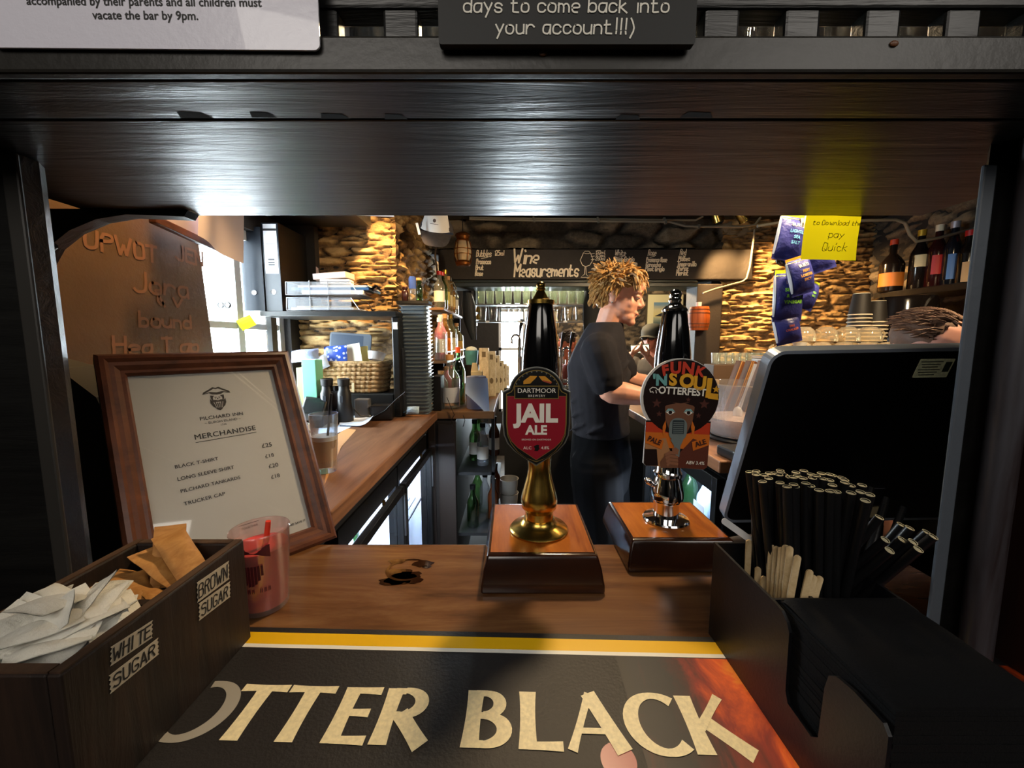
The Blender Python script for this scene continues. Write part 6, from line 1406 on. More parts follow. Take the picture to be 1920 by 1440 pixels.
pipe('cable', 'pale cable dropping down the stone at the right of the beam', [(1415, 430), (1410, 470), (1406, 500), (1400, 522), (1392, 528), (1340, 542), (1318, 550)], .0065, 2.63)
pipe('cable', 'pale cable dropping behind the trucker cap at the left end of the beam', [(818, 455), (816, 480), (820, 510), (826, 530)], .006, 2.60)
pipe('cable', 'thin black tangled cables at the left end of the beam', [(822, 528), (838, 536), (850, 530), (856, 542), (842, 548), (832, 540)], .004, 2.58)
# brass lamps on the ceiling, upper right
for k, (px, py) in enumerate(((1347, 413), (1396, 411))):
    p = P(px, py, 2.46); tg = V3((2.25, 2.7, 1.35)) if k else V3((1.75, 2.72, 1.25))
    d = (tg - p).normalized(); M = Matrix.Translation(p) @ d.to_track_quat('-Z', 'Y').to_matrix().to_4x4()
    t = thing('spotlight', ('left', 'right')[k] + ' brass spotlight of the pair on the ceiling right of the beam', 'lamp', M)
    obj('housing', MB().lathe([(.016, .075), (.028, .06), (.034, .0), (.036, -.004), (.033, -.004), (.030, .0), (.001, .012)], 24), BRASS, t, smooth=40)
    obj('bulb', MB().ell((0, 0, .004), (.020, .020, .008), 12), mat('lamp_bulb', 'ffc840', .4, emit=6), t, smooth=60)
    obj('stem', MB().tube([(0, 0, .07), tuple(M.inverted() @ V3((p.x, p.y + .02, ZC)))], .006, 8), BRASS, t, smooth=60)
    lamp('spot_light', 'SPOT', p + d * .02, 90, AMBER, .025, tg, 78)
# lantern and trucker cap
p = P(868, 468, 2.42)
t = thing('lantern', 'copper ship lantern hanging at the left end of the beam', 'lantern', TR((p.x, p.y, p.z)))
COP = mat('copper', '8a5426', .3, .9, var=.2, vs=60)
obj('top', MB().lathe([(.001, .104), (.012, .102), (.030, .096), (.044, .086), (.046, .078), (.040, .074), (.036, .058), (.040, .052), (.036, .046), (.001, .046)], 28), COP, t, smooth=35)
obj('base', MB().lathe([(.001, -.098), (.036, -.098), (.044, -.090), (.046, -.078), (.040, -.066), (.001, -.066)], 28), COP, t, smooth=35)
obj('globe', MB().lathe([(.036, -.066), (.048, -.040), (.050, -.010), (.044, .025), (.036, .046)], 28, 0, None, False), glass('lantern_glass', (1, .82, .55), .8, .3), t, smooth=60)
mb = MB()
for k in range(5): a = 2 * PI * k / 5 + .4; mb.tube([(.047 * math.cos(a), .047 * math.sin(a), -.075), (.055 * math.cos(a), .055 * math.sin(a), -.02), (.045 * math.cos(a), .045 * math.sin(a), .05)], .0028, 6)
for z, r in ((-.03, .053), (.0, .054)): mb.tube([(r * math.cos(i * PI / 10), r * math.sin(i * PI / 10), z) for i in range(21)], .0022, 6)
obj('guard', mb, COP, t, smooth=60); obj('candle', MB().lathe([(.001, -.066), (.014, -.066), (.014, -.01), (.001, -.008)], 12), mat('candle', 'e8d8b0', .6), t, smooth=40)
obj('hook', MB().tube([(0, 0, .10), (0, 0, ZC - p.z)], .003, 6), BLACK, t)
p = P(811, 424, 2.0)
t = thing('trucker_cap', 'charcoal trucker cap with white front panel hanging from the ceiling', 'cap', TR((P(811, 430, 2.0).x, 2.10, P(811, 424, 2.0).z), .05, .12, .08))
TC_ = mat('cap_grey', '3a3536', .85, var=.2, vs=60)
mb = MB(); cap_pt = lambda u, v: (.088 * math.cos(PI * 2 * u) * math.cos(PI / 2 * v), .080 * math.sin(PI * 2 * u) * math.cos(PI / 2 * v), .085 * math.sin(PI / 2 * v))
mb.grid(cap_pt, 28, 8); obj('crown', mb, TC_, t, smooth=60)
seam = lambda u: V3((.074 * math.sin((u - .5) * 2.2) / math.sin(1.1), -.084 * math.cos((u - .5) * 2.2) - .004, -.022 * (1 - (2 * u - 1) ** 2)))
mb = MB(); mb.grid(lambda u, v: tuple(seam(u).lerp(V3((seam(u).x * .75, -.052 - .02 * math.sin(PI * u), .074)), v) + V3((0, -.014 * math.sin(PI * v) * math.sin(PI * u), 0))), 16, 8); obj('front_panel', mb, mat('cap_white', 'd8d4d0', .8), t, smooth=60)
mb = MB(); mb.ell((.0, -.1045, .030), (.008, .003, .009), 10); mb.b2((-.020, -.1035, .013), (.020, -.1025, .015)); obj('emblem', mb, mat('cap_emblem', '4a3c38', .7), t, smooth=50)
def pk(o_):
    def g(u, v):
        s_ = seam(u); return (s_.x * (1.18 - .22 * v) + .012 * v, s_.y - .050 * math.sin(v * 1.4) + .004 * o_, s_.z - .012 * (2 * u - 1) ** 2 - (.074 - .045 * (2 * u - 1) ** 4) * v)
    return g
mb = MB(); mb.grid(pk(0), 16, 8).grid(pk(1), 16, 8); obj('peak', mb, TC_, t, smooth=60)
obj('swing_tag', MB().b2((-.004, -.0008, -.055), (.008, .0008, .0), 0, TR((-.085, -.11, .005), 0, -.35, 0)), PAPERW, t)
obj('hook', MB().tube([(0, 0, .08), (0, .0, ZC - p.z - .02)], .003, 6), BLACK, t)
tag(obj('price_card', MB().b2((-.10, -.0006, -.012), (.06, .0006, .012)), PAPERW, M=FACE(P(712, 409, 1.75) + V3((0, 0, .012)), 0, .0, -.03)), 'white paper strip at the ceiling left of the trucker cap', 'paper')
# ------------------------------------------------------------------ glass shelves and far bar
SXL, SXR = P(893, 570, 3.02).x, P(1098, 570, 3.02).x
ZS = (P(1000, 602, 2.98).z, P(1000, 570, 2.98).z)
t = thing('glass_rack', 'dark hanging rack of two glass shelves under the beam', 'shelf')
for z in ZS: s_ = obj('shelf', MB().b2((SXL, 2.965, z - .008), (SXR, 3.10, z)), BLACKP, t); obj('edge', MB().b2((SXL, 2.962, z - .009), (SXR, 2.9645, z - .001)), mat('shelf_edge', '5a5854', .4), s_)
for x in (SXL - .012, SXR): obj('side', MB().b2((x, 2.965, ZS[0] - .03), (x + .012, 3.10, zb0 + .1)), BLACKP, t)
for k, px in enumerate((914, 975, 1060)): obj('price_tag', MB().b2((P(px, 600, 2.96).x - .014, 2.960, ZS[0] - .012), (P(px, 600, 2.96).x + .014, 2.9618, ZS[0] + .002)), PAPERW, t)
for k, px in enumerate((985, 1040)): obj('price_tag', MB().b2((P(px, 570, 2.96).x - .014, 2.960, ZS[1] - .012), (P(px, 570, 2.96).x + .014, 2.9618, ZS[1] + .002)), PAPERW, t)
def tumbler(h, r0, r1): return MB().lathe([(.001, .001), (r0, .001), (r0 * 1.02, .004), (r1, h), (r1 - .002, h), (r0 - .002, .008), (.001, .007)], 18)
g1 = obj('tumbler', tumbler(.108, .024, .031), GLASSLIT, smooth=40); g2 = obj('half_pint_glass', tumbler(.112, .028, .036), GLASS, smooth=40); f1 = f2 = True
n1 = int((SXR - SXL - .06) / .066)
for r_ in range(2):
    for k in range(n1 + 1):
        o = g1 if f1 else g1.copy()
        if not f1: COL.objects.link(o)
        f1 = False; o.location = (SXL + .036 + k * (SXR - SXL - .072) / n1, 3.002 + .064 * r_, ZS[1] + .0005); tag(o, 'clear tumbler in the packed rows on the upper shelf of the hanging rack', 'glass', 'tumblers on the upper rack shelf')
n2 = int((SXR - SXL - .07) / .078)
for k in range(n2 + 1):
    o = g2 if f2 else g2.copy()
    if not f2: COL.objects.link(o)
    f2 = False; o.location = (SXL + .042 + k * (SXR - SXL - .084) / n2, 3.02, ZS[0] + .0005); tag(o, 'clear half pint glass in the row on the lower shelf of the hanging rack', 'glass', 'half pint glasses on the lower rack shelf')
for k, z in enumerate((.02, .075)):
    p = P(896, 585, 2.93); tag(obj('brass_bell', MB().lathe([(.001, .03), (.006, .03), (.012, .02), (.015, .004), (.020, -.010), (.018, -.011), (.001, .02)], 18, 0, TR((p.x, p.y, p.z + .03 - z))), BRASS, smooth=40), ('upper', 'lower')[k] + ' small brass bell at the left end of the glass rack', 'bell')
tag(obj('bell_string', MB().tube([(p.x, p.y, p.z + .06), (p.x, p.y, zb0 - .03)], .0015, 5), BLACK), 'string of the two brass bells at the left of the rack', 'string')
t = thing('hanging_cloth', 'dark folded cloth hanging left of the glass rack', 'cloth', TR((P(876, 590, 2.8).x, 2.8, 0)))
obj('cloth', MB().loft([((.0, 0, 1.76), (.03, 0, 0), (0, .02, 0)), ((.01, 0, 1.66), (.05, 0, 0), (0, .03, 0)), ((.02, 0, 1.55), (.045, 0, 0), (0, .03, 0)), ((.045, 0, 1.42), (.02, 0, 0), (0, .015, 0))], 12), mat('dark_cloth', '151a20', .6, bp=.4, bs=40), t, smooth=60)
t = thing('black_coat', 'black coat hanging at the right of the glass rack behind the barman', 'coat'); xx = P(1108, 580, 2.95).x
obj('coat', MB().loft([((xx, 2.95, 1.78), (.05, 0, 0), (0, .03, 0)), ((xx + .02, 2.95, 1.66), (.08, 0, 0), (0, .04, 0)), ((xx + .02, 2.95, 1.45), (.07, 0, 0), (0, .04, 0)), ((xx + .02, 2.95, 1.25), (.08, 0, 0), (0, .04, 0))], 14), BLACKM, t, smooth=60)
# far bar and its taps
t = thing('far_bar', 'dark bar counter of the other room beyond the worktop', 'bar counter')
obj('top', MB().b2((-.08, 3.04, BAR - .07), (1.9, 3.22, BAR - .03)), BLACKP, t, bev=.005); obj('front', MB().b2((-.06, 3.06, 0), (1.9, 3.20, BAR - .071)), BLACKM, t)
for k, (px, lb) in enumerate(((974, 'tall swan-neck chrome beer tap left of the black pump handle beyond'), (1052, 'swan-neck chrome beer tap before the dark-haired customer'), (1069, 'second chrome beer tap close to the barman'))):
    x = P(px, 660, 3.11).x; t = thing('beer_tap', lb, 'beer tap', TR((x, 3.11, BAR - .029))); hz = .43 - .1 * (k > 0)
    obj('pillar', MB().lathe([(.001, 0), (.034, 0), (.034, .01), (.016, .02), (.014, hz - .05), (.001, hz - .05)], 18), CHROME, t, smooth=40)
    obj('neck', MB().tube([(0, 0, hz - .06)] + [(-.03 + .03 * math.cos(a_), -.01 * a_, hz - .05 + .03 * math.sin(a_)) for a_ in [i * PI / 8 for i in range(9)]] + [(-.06, -.032, hz - .09)], .009, 10), CHROME, t, smooth=60)
    obj('handle', MB().tube([(0, 0, hz - .03), (.006, -.01, hz + .03), (.02, -.02, hz + .10)], [.006, .012, .017], 12), BLACK, t, smooth=50)
mb = MB(); mb.tube([(x_, 3.19, BAR + .01 + .0 * x_) for x_ in (P(1040, 660, 3.19).x, P(1076, 660, 3.19).x)], .016, 12); tag(obj('drip_rail', mb, CHROME, smooth=60), 'short chrome rail joining the two taps by the barman', 'rail')
mb = MB(); tw = P(1041, 640, 3.4).x; mb.tube([(tw + .012 * math.sin(i * 1.1), 3.4 + .012 * math.cos(i * 1.1), 1.02 + i * .022) for i in range(30)], .020, 8); tag(obj('rope', mb, mat('rope', 'a89470', .9), smooth=60), 'thick twisted rope hanging beside the dark-haired customer', 'rope')
# picture on the far stone wall, barrel on the post
p = P(1252, 592, 4.6); fw_, fh_ = 66 / F * 4.6, 80 / F * 4.6
t = thing('picture', 'cream-mounted picture of an island at sea on the far stone wall', 'picture', FACE((p.x, 4.685, p.z - .0)))
obj('frame', MB().b2((-fw_ / 2 - .012, -fh_ / 2 - .012, -.03), (fw_ / 2 + .012, fh_ / 2 + .012, -.002)), mat('pic_frame', '4a4232', .5), t); obj('mount', MB().b2((-fw_ / 2, -fh_ / 2, -.001), (fw_ / 2, fh_ / 2, .002)), mat('mount', 'cfc9a0', .7), t)
m, N, L, b_ = nt('seascape'); sx_ = N.new('ShaderNodeSeparateXYZ'); L.new(coords(N, L, (1, 1, 1)), sx_.inputs[0]); mr = N.new('ShaderNodeMapRange'); mr.inputs['From Min'].default_value = -fh_ * .3; mr.inputs['From Max'].default_value = fh_ * .32
nn_ = noise_n(N, L, coords(N, L, (9, 40, 1)), 1, 4); ad = N.new('ShaderNodeMath'); ad.operation = 'MULTIPLY_ADD'; ad.inputs[1].default_value = .05; L.new(nn_, ad.inputs[0]); L.new(sx_.outputs['Y'], ad.inputs[2]); L.new(ad.outputs[0], mr.inputs['Value'])
L.new(ramp(N, L, mr.outputs[0], [(.0, '8a9270'), (.3, '4a5a5c'), (.5, '9aa088'), (.56, 'c8bc80'), (.8, 'c0b890'), (1, '6a8aa0')]), b_.inputs['Base Color'])
obj('painting', MB().flat([(-fw_ * .33, -fh_ * .30), (fw_ * .33, -fh_ * .30), (fw_ * .33, fh_ * .32), (-fw_ * .33, fh_ * .32)], .003), m, t)
obj('island', MB().flat([(-fw_ * .30, .0), (-fw_ * .12, fh_ * .07), (fw_ * .0, fh_ * .09), (fw_ * .16, fh_ * .05), (fw_ * .30, .0), (fw_ * .1, -fh_ * .015)], .0034), mat('island', '1e2226', .7), t)
p = P(1313, 597, 2.60); t = thing('barrel', 'small orange wooden barrel mounted on the dark post right of the pump', 'barrel', TR((p.x, 2.62, p.z)))
r_ = 19 / F * 2.6; hb_ = 43 / F * 2.6 / 2
obj('staves', MB().lathe([(.001, -hb_), (r_ * .86, -hb_), (r_ * .97, -hb_ * .5), (r_, 0), (r_ * .97, hb_ * .5), (r_ * .86, hb_), (.001, hb_)], 22), wood('barrel_orange', '8a3c10', 'c8621c', (60, 60, 4), .5, .3), t, smooth=40)
mb = MB()
for z in (-.75, -.45, .45, .75): rr_ = r_ * (1.0 - .13 * z * z + .012); mb.lathe([(rr_, hb_ * z - .004), (rr_ + .001, hb_ * z), (rr_, hb_ * z + .004)], 22, 0, None, False)
obj('hoop', mb, wood('hoop', '5a280c', '8a4414', (60, 60, 4), .5, .2), t, smooth=60); obj('tap', MB().lathe([(.001, 0), (.016, 0), (.018, .03), (.001, .03)], 14, 0, TR((-.005, 0, hb_ + .0005))), PAPERW, t, smooth=40)
# ------------------------------------------------------------------ right side: worktop, fridge, bowl, folders
RX = .575
t = thing('worktop', 'brown wooden worktop on the right behind the pumps', 'worktop')
obj('top', MB().b2((RX, 1.06, BAR - .036), (.95, 1.455, BAR)), WORKTOP, t, bev=.004); obj('top', MB().b2((RX, 1.46, BAR - .036), (XR - .07, 2.50, BAR)), WORKTOP, t, bev=.004)
obj('carcass', MB().b2((RX + .5, 1.72, 0), (1.09, 2.48, BAR - .037)), BLACKM, t)
def rfridge(y0, y1, label):
    x = RX + .03; z0, z1 = .16, BAR - .06; w = (y1 - y0) / 2 - .003; yc = (y0 + y1) / 2; t = thing('bottle_fridge', label, 'fridge', TR((x, yc, 0))); d = .34
    mb = MB(); mb.b2((.004, -w, z0), (d, w, z0 + .03)).b2((.004, -w, z1 - .05), (d, w, z1)).b2((.004, -w, z0 + .03), (d, -w + .02, z1 - .05)).b2((.004, w - .02, z0 + .03), (d, w, z1 - .05)).b2((d - .02, -w + .02, z0 + .03), (d, w - .02, z1 - .05))
    obj('cabinet', mb, BLACK, t); obj('lining', MB().b2((d - .024, -w + .021, z0 + .031), (d - .021, w - .021, z1 - .051)), mat('fridge_lining2', 'bcd0e4', .4), t)
    f = .028; mb = MB(); mb.b2((-.022, -w, z0), (0, -w + f, z1)).b2((-.022, w - f, z0), (0, w, z1)).b2((-.022, -w + f, z0), (0, w - f, z0 + f)).b2((-.022, -w + f, z1 - f - .02), (0, w - f, z1)); dr = obj('door', mb, BLACK, t, bev=.002)
    obj('pane', MB().b2((-.012, -w + f, z0 + f), (-.008, w - f, z1 - f - .02)), PANE, dr)
    for k in range(2): obj('sticker', MB().b2((-.0135, -w + .08 + .09 * k, z1 - .22 - .10 * k), (-.0125, -w + .15 + .09 * k, z1 - .12 - .10 * k)), PAPERB, dr)
    obj('shelf', MB().b2((.03, -w + .025, z0 + .26), (d - .03, w - .025, z0 + .264)).b2((.03, -w + .025, z0 + .52), (d - .03, w - .025, z0 + .524)), STEEL, t)
    obj('light_tube', MB().b2((.08, -w + .04, z1 - .065), (.10, w - .04, z1 - .054)), mat('fridge_light2', 'cfe0ff', .3, emit=10), t)
    lamp('fridge_lamp', 'AREA', (x + .09, yc, z1 - .07), 9, (.72, .86, 1), .03, (x + .2, yc, z0), size_y=2 * w - .1)
    for k in range(8): bottle('bottle', FR_B[(k + 1) % 3], 'bottle chilling inside the fridge under the right worktop', (x + .14, yc + (-.66 + .44 * (k % 4)) * w, (z0 + .031, z0 + .525)[k // 4]), .22, .032, group='bottles in the right fridge', label_m=None)
rfridge(1.08, 1.70, 'black glass-doored fridge under the right worktop beside the barman')
bp_ = V3((.775, 1.31, BAR + .001))
t = thing('punch_bowl', 'large clear plastic ice bowl with dark base on the right worktop', 'bowl', TR(bp_))
r1 = .128
obj('bowl', MB().lathe([(.070, .012), (.092, .016), (.108, .05), (.122, .12), (r1, .188), (r1 + .003, .191), (r1 - .002, .192), (.118, .12), (.104, .052), (.088, .020), (.001, .018)], 48), glass('bowl_plastic', (.95, .93, .93), .9, .10), t, smooth=40)
obj('base_ring', MB().lathe([(.001, 0), (.100, 0), (.104, .006), (.100, .0115), (.001, .0115)], 40), BLACK, t, smooth=35)
obj('ice', MB().lathe([(.001, .021), (.086, .021), (.102, .055), (.106, .075), (.06, .084), (.001, .08)], 28), mat('crushed_ice', '9a8c88', .3, bp=.8, bs=90, var=.15, vs=40), t, smooth=40)
mb = MB()
for i, ch in enumerate("BRUCES"):
    a = -PI / 2 + .05 + i * .09; r = .1175; q = MB(); text(q, ch, .016, None, bold=.01)
    mb.add([((r + .001) * math.cos(a + v[0] / r), (r + .001) * math.sin(a + v[0] / r), .085 + v[1]) for v in q.v], q.f)
a = -PI / 2 + .26; q = MB(); q.prism(circ(0, 0, .009, 14), 0, .0005); q.prism(circ(0, .012, .005, 10), 0, .0005); mb.add([(.120 * math.cos(a + v[0] / .12), .120 * math.sin(a + v[0] / .12), .112 + v[1]) for v in q.v], q.f)
obj('lettering', mb, mat('bowl_print', '4a3838', .6), t)
rnd = random.Random(40)
tag(obj('ice_scoop', MB().tube([(0, 0, 0), (.018, 0, .06), (.045, 0, .15)], [.006, .004, .005], 8).ell((-.004, 0, -.014), (.016, .013, .024), 10), glass('scoop', (1, 1, 1), .95, .25), M=TR(bp_ + V3((-.02, -.02, .105))), smooth=60), 'clear plastic ice scoop standing in the large ice bowl', 'scoop')
BRF = wood('menu_board_brown', '4a2410', '8a5428', (40, 40, 6), .45, .15); BRE = mat('menu_edge', 'b88650', .5)
mdY = 1.62
for k in range(9):
    px = 1350 + k * 11.0; p = P(px, 746, mdY + .03 * (k % 2)); h_ = .185; t = thing('menu_board', 'slim brown wooden menu board leaning in the row behind the ice bowl', 'menu', TR((p.x, mdY, BAR + .001), 0, .30, 0), 'row of wooden menu boards')
    obj('board', MB().b2((-.0085, -.02, 0), (.0085, .02, h_ + .075)), BRF, t, bev=.002); obj('edge', MB().b2((-.0085, -.022, .001), (-.0045, -.0205, h_ + .074)), BRE, t)
t = thing('menu_holder', 'pale wooden box end with dark emblem left of the menu boards', 'box', TR((P(1335, 700, 1.62).x, 1.63, BAR + .001)))
obj('box', MB().b2((-.045, -.05, 0), (.012, .05, .175)), wood('pale_box', 'b8925a', 'd8b888', (20, 20, 40), .5, .1), t, bev=.003); obj('emblem', MB().prism(circ(-.018, .135, .014, 8), 0, .0006, 0, FACE((0, -.0505, 0))), mat('emblem_dark', '3a2410', .6), t)
# row of small upturned glasses behind the menu boards
gz = obj('shot_glass', tumbler(.06, .017, .020), GLASSLIT, smooth=40)
for k in range(8):
    o = gz if k == 0 else gz.copy()
    if k: COL.objects.link(o)
    o.location = (P(1340 + k * 13, 690, 2.1).x, 2.1, P(1380, 672, 2.1).z - .03); tag(o, 'small clear glass in the row on the ledge behind the menu boards', 'glass', 'small glasses on the ledge')
zl = P(1380, 672, 2.1).z - .031
tag(obj('ledge', MB().b2((P(1330, 680, 2.1).x, 2.05, BAR + .001), (P(1445, 680, 2.1).x, 2.16, zl)), mat('ledge_brown', '4a3420', .6), bev=.003), 'dark brown ledge block under the row of small glasses', 'ledge')
tag(obj('card_terminal', MB().b2((-.06, -.04, 0), (.06, .04, .03)), BLACK, bev=.006, M=TR(PZ(1395, 858, BAR) + V3((0, 0, .001)), 0, 0, .1)), 'flat black box on the right worktop in front of the ice bowl', 'box')
# ------------------------------------------------------------------ coffee machine with cups on top
KX0, KX1, KY0, KY1 = 1.13, 1.84, 1.50, 1.86; KZ = P(1550, 672, 1.52).z
t = thing('coffee_machine', 'steel coffee machine behind the till with cups on its top', 'coffee machine', TR((KX0, KY0, BAR + .001)))
kw, kd, kh = KX1 - KX0, KY1 - KY0, KZ - BAR - .001
obj('body', MB().b2((0, .06, .10), (kw, kd, kh - .012)), STEEL, t, bev=.006); obj('tray', MB().b2((0, 0, .02), (kw, kd, .07)), BLACK, t, bev=.004)
obj('back', MB().b2((.02, .2, .07), (kw - .02, kd, .10)), BLACK, t)
mb = MB()
for x in (.02, kw - .05):
    for y in (.03, kd - .05): mb.b2((x, y, 0), (x + .03, y + .02, .02))
obj('feet', mb, BLACK, t)
obj('cup_rail', MB().tube([(.005, .065, kh + .022), (kw - .005, .065, kh + .022)], .004, 8).tube([(.005, .065, kh + .022), (.005, kd - .005, kh + .022)], .004, 8).tube([(.006, .065, kh - .013), (.006, .065, kh + .022)], .004, 8).tube([(kw - .006, .065, kh - .013), (kw - .006, .065, kh + .022)], .004, 8), CHROME, t, smooth=60)
obj('top_plate', MB().b2((0, .06, kh - .0115), (kw, kd, kh)), wood('kplate', 'a8844a', 'c8a868', (10, 10, 10), .35, 0), t)
for k in (0.18, .55):
    g = obj('group_head', MB().lathe([(.001, 0), (.034, 0), (.036, .05), (.001, .05)], 20, 0, TR((kw * k, .02, .20))), CHROME, t, smooth=40); obj('portafilter', MB().tube([(kw * k, .02, .195), (kw * k, -.06, .185), (kw * k, -.12, .175)], [.02, .012, .014], 10), BLACK, g, smooth=50)
t = thing('steam_jug', 'white jug-like spout at the left corner of the coffee machine', 'jug', TR((1.165, 1.60, KZ + .0012)))
GC = glass('glass_cup', (.96, .86, .66), 1.0, .22)
def cup_up(h=.062, r=.044):    # glass cup standing upside down with its handle
    return MB().lathe([(r, 0), (r + .001, .003), (r * .98, h * .35), (r * .8, h * .75), (r * .5, h * .97), (.001, h)], 22).tube([(r * .92 + .018 * math.sin(i * PI / 8), 0, h * .45 - .020 * math.cos(i * PI / 8)) for i in range(9)], .0038, 6)
for o_ in (t,): obj('body', MB().lathe([(.001, 0), (.018, 0), (.014, .02), (.022, .05), (.026, .06), (.001, .058)], 18), mat('spout_white', 'd8d4cc', .4), t, smooth=40)
cg = obj('glass_cup', cup_up(), GC, smooth=50); first = True; rnd = random.Random(77)
spots = [(1.185 + .092 * i + rnd.uniform(-.006, .006), 1.625 + .088 * j, 0) for j in range(2) for i in range(6)] + [(1.23 + .092 * i, 1.67, .0635) for i in range(4)]
for x, y, z in spots:
    o = cg if first else cg.copy()
    if not first: COL.objects.link(o)
    first = False; o.location = (x, y, KZ + .0012 + z); o.rotation_euler.z = rnd.uniform(-1, 1) + (PI if rnd.random() < .3 else 0); tag(o, 'glass coffee cup upturned in the pile on top of the coffee machine', 'cup', 'upturned glass cups')
tag(obj('glass_dish', MB().lathe([(.001, .001), (.03, .001), (.036, .03), (.038, .031), (.034, .03), (.028, .005), (.001, .004)], 22, 0, TR((1.155, 1.71, KZ + .0012))), GLASS, smooth=40), 'small clear dish at the left corner on top of the coffee machine', 'dish')
# paper cups: black with white rims, upside down in two stacks
PCB = mat('paper_cup_black', '1c1815', .6); PCW = mat('paper_cup_rim', 'e0d4bc', .6)
def pcup():
    return MB().lathe([(.043, 0), (.0455, .001), (.0455, .0045), (.043, .0055)], 22, 1).lathe([(.042, .0056), (.031, .096), (.001, .096)], 22, 0).lathe([(.0305, .0962), (.0305, .0985), (.001, .0985)], 22, 1)
pc0 = obj('paper_cup', pcup(), [PCB, PCW], smooth=40); first = True
for px, n_, top, lb in ((1609, 12, True, 'black paper cup with white rim in the taller upturned stack behind the glass cups'), (1640, 10, False, 'black paper cup with white rim in the shorter upturned stack behind the glass cups')):
    x = P(px, 600, 1.82).x
    for k in range(n_):
        o = pc0 if first else pc0.copy()
        if not first: COL.objects.link(o)
        first = False; o.location = (x, 1.815, KZ + .0012 + k * .0165 + .0); tag(o, lb, 'cup', 'taller stack of paper cups' if top else 'shorter stack of paper cups')
# ------------------------------------------------------------------ bottle shelf on the right wall and the urn under it
BY = 2.05; bz = P(1690, 545, BY + .15).z
t = thing('bottle_shelf', 'dark wooden shelf of spirits on the right wall', 'shelf')
a = P(1650, 548, 2.32); b = P(1850, 528, 1.95)
obj('board', MB().b2((a.x - .02, 1.55, bz - .035), (XR - .03, 2.34, bz)), BLACKP, t, bev=.004)
def sb(px, Y, **k): p = P(px, 545, Y); return (p.x, Y, bz + .001)
bottle('bottle', mat('dark_rum', '181210', .15), 'dark round bottle with red neck and orange labels, left on the spirits shelf', sb(1668, 2.28), .29, .055, .015, sh=.56, capm=mat('red_orange', 'c83a1a', .4), label_m=mat('orange_lab', 'c87428', .5), lab=(.10, .36), rz=-.7)
bottle('bottle', mat('dark_wine', '16100e', .15), 'dark bottle with cream label and gold neck on the spirits shelf', sb(1718, 2.20), .32, .042, .015, capm=mat('gold_neck', 'c8a030', .4, .5), label_m=mat('cream_lab', 'd8c8a0', .5), lab=(.38, .58))
bottle('bottle', mat('cherry', '2a0c0c', .15), 'bottle with red and white label and cream neck on the spirits shelf', sb(1750, 2.14), .33, .042, .015, capm=mat('cream_neck', 'd8ccb0', .5), label_m=mat('red_lab', 'b81c1c', .5), lab=(.22, .52))
bottle('bottle', mat('dark_blue_btl', '12141c', .15), 'dark bottle with blue label and silver neck on the spirits shelf', sb(1778, 2.08), .33, .036, .015, capm=mat('silver_neck', 'b8b4c0', .4, .6), label_m=mat('blue_lab', '4a78b8', .5), lab=(.12, .50))
bottle('bottle', mat('dark_btl2', '14100e', .15), 'bottle with red cap and tan label at the right end of the spirits shelf', sb(1808, 2.02), .27, .044, .017, capm=mat('red_cap2', 'b81c1c', .4), label_m=mat('tan_lab', 'c8a070', .5), lab=(.06, .42))
p = P(1690, 620, 2.1); t = thing('urn', 'tall shiny black urn under the spirits shelf', 'urn', TR((P(1690, 600, 2.05).x, 2.05, BAR + .001)))
hU = bz - .045 - BAR; obj('body', MB().lathe([(.001, 0), (.125, 0), (.13, .02), (.13, hU - .03), (.12, hU - .01), (.001, hU)], 36), mat('urn_black', '14100f', .10, coat=.5), t, smooth=35); obj('band', MB().lathe([(.1305, hU * .5), (.1325, hU * .5), (.1325, hU * .52), (.1305, hU * .52)], 36), CHROME, t, smooth=40)
tag(obj('grey_box', MB().b2((-.12, -.05, 0), (.12, .05, .40)), mat('grey_steel', '4a4640', .4), bev=.005, M=TR((2.21, 1.86, BAR + .001))), 'grey steel box beside the black urn on the right', 'box')
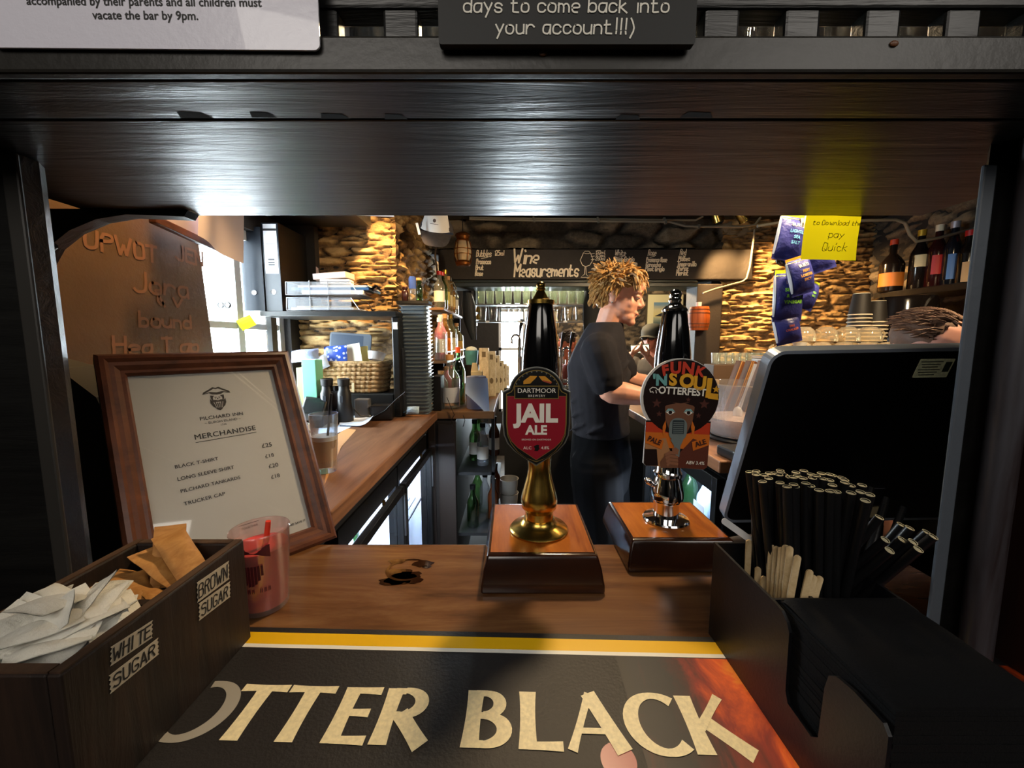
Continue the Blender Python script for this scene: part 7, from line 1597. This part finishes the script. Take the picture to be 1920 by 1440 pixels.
# ------------------------------------------------------------------ crisp packets clipped on a strip
CR = mat('crisp_navy', '33367a', .35, bp=.35, bs=45); CRT = mat('foil_white', 'c8c8cc', .3)
def crisp(label, px, py, Y, w_, h_, roll, band, words, wm, yaw=0, brand=True, lean=0):
    t = thing('crisp_packet', label, 'crisps', FACE(P(px, py, Y), yaw, lean, roll), 'crisp packets on the strip')
    def f(sg):
        def g(u, v):
            x = (u - .5) * w_ * (1 + .04 * math.sin(v * PI)); y = (v - .5) * h_; e = (math.sin(PI * min(1, max(0, (v - .08) / .84))) ** .5) * math.sin(PI * u) ** .45
            return (x, y, sg * .020 * e + .004 * noise.noise(V3((x * 40 + px, y * 40, sg))) * e + .0004 * sg)
        return g
    obj('bag', MB().grid(f(1), 14, 18).grid(f(-1), 14, 18), CR, t, smooth=50, recalc=False)
    fr = f(1); mb = MB(); mb.grid(lambda u, v: (lambda q: (q[0], q[1], q[2] + .0008))(fr(.02 + .96 * u, .88 + .12 * v)), 12, 3); obj('top_band', mb, band, t, smooth=50)
    mb = MB(); mb.grid(lambda u, v: (lambda q: (q[0] - .001, q[1], q[2] + .001))(fr(.0 + .05 * u, .1 + .8 * v)), 2, 12); obj('seam', mb, CRT, t, smooth=50)
    def lay(q):
        out = MB(); vs = []
        for x, y, z in q.v: u = x / w_ + .5; v = y / h_ + .5; s = fr(min(.98, max(.02, u)), min(.98, max(.02, v))); vs.append((x, y, s[2] + .0014))
        out.add(vs, q.f); return out
    if brand:
        q = MB(); text(q, "BURTS", h_ * .105, TR((w_ * .08, h_ * .25, 0)), bold=.02); obj('lettering', lay(q), mat('burts_cream', 'd8c0a8', .5), t)
    q = MB(); n_ = len(words)
    for i, s in enumerate(words): text(q, s, h_ * .092, TR((w_ * .08, h_ * (.02 - .115 * (i - (n_ - 1) / 2)) - h_ * .03, 0)), bold=.03, sx=.95)
    obj('lettering', lay(q), wm, t); return t
YB_ = mat('lime_band', 'b8c81e', .4); ORB = mat('orange_band', 'd08a1e', .4)
CY = mat('cyan_words', '6ab4dc', .5); GRN = mat('green_words', '8ad02e', .5); ORW = mat('orange_words', 'd89a1e', .5); REDW = mat('red_words', 'b85a3c', .5)
crisp('lightly sea salted crisp packet with cyan words, topmost on the strip', 1482, 446, 1.30, .092, .145, -.16, YB_, ("LIGHTLY", "SEA", "SALT"), CY)
crisp('navy crisp packet partly hidden behind the yellow sticky note', 1525, 470, 1.34, .092, .150, .35, YB_, ("LIGHTLY", "SALTED"), CY, -.3)
crisp('crisp packet with orange words in the middle of the strip', 1500, 517, 1.27, .082, .120, .30, ORB, ("FIERY", "LOBSTER", "SPICY"), ORW, .1)
crisp('navy crisp packet with only its top showing behind the middle packets', 1514, 552, 1.35, .07, .10, -.3, YB_, ("SEA", "SALT"), GRN, .2, False)
crisp('sea salt and malt vinegar crisp packet with green words', 1477, 555, 1.30, .094, .165, .03, YB_, ("SEA SALT", "& MALT", "VINEGAR"), GRN)
crisp('lowest crisp packet on the strip with red words', 1475, 615, 1.31, .080, .105, .25, CR, ("FIRE", "CRACKER"), REDW, -.1, False)
st_ = [P(1506, 398, 1.33), P(1502, 440, 1.345), P(1496, 500, 1.345), P(1488, 560, 1.345), P(1480, 630, 1.345)]
t = thing('clip_strip', 'narrow pale hanging strip that carries the crisp packets', 'strip'); obj('strip', MB().tube([V3((st_[0].x, st_[0].y, ZC)), *st_], .003, 6), mat('strip_pale', 'c8b890', .5), t, smooth=60)
obj('clip', MB().b2((-.004, -.003, -.018), (.004, .003, .018), 0, TR(P(1508, 415, 1.29), 0, .4, 0)).b2((-.004, -.003, -.018), (.004, .003, .018), 0, TR(P(1503, 420, 1.29), 0, -.1, 0)), mat('clip_cream', 'd8c8a0', .5), t)
tag(obj('black_ball', MB().ell((0, 0, 0), (.026, .026, .03), 16), HANDLE, M=TR(P(1470, 482, 1.345)), smooth=60), 'shiny black knob hanging behind the crisp packets', 'knob')
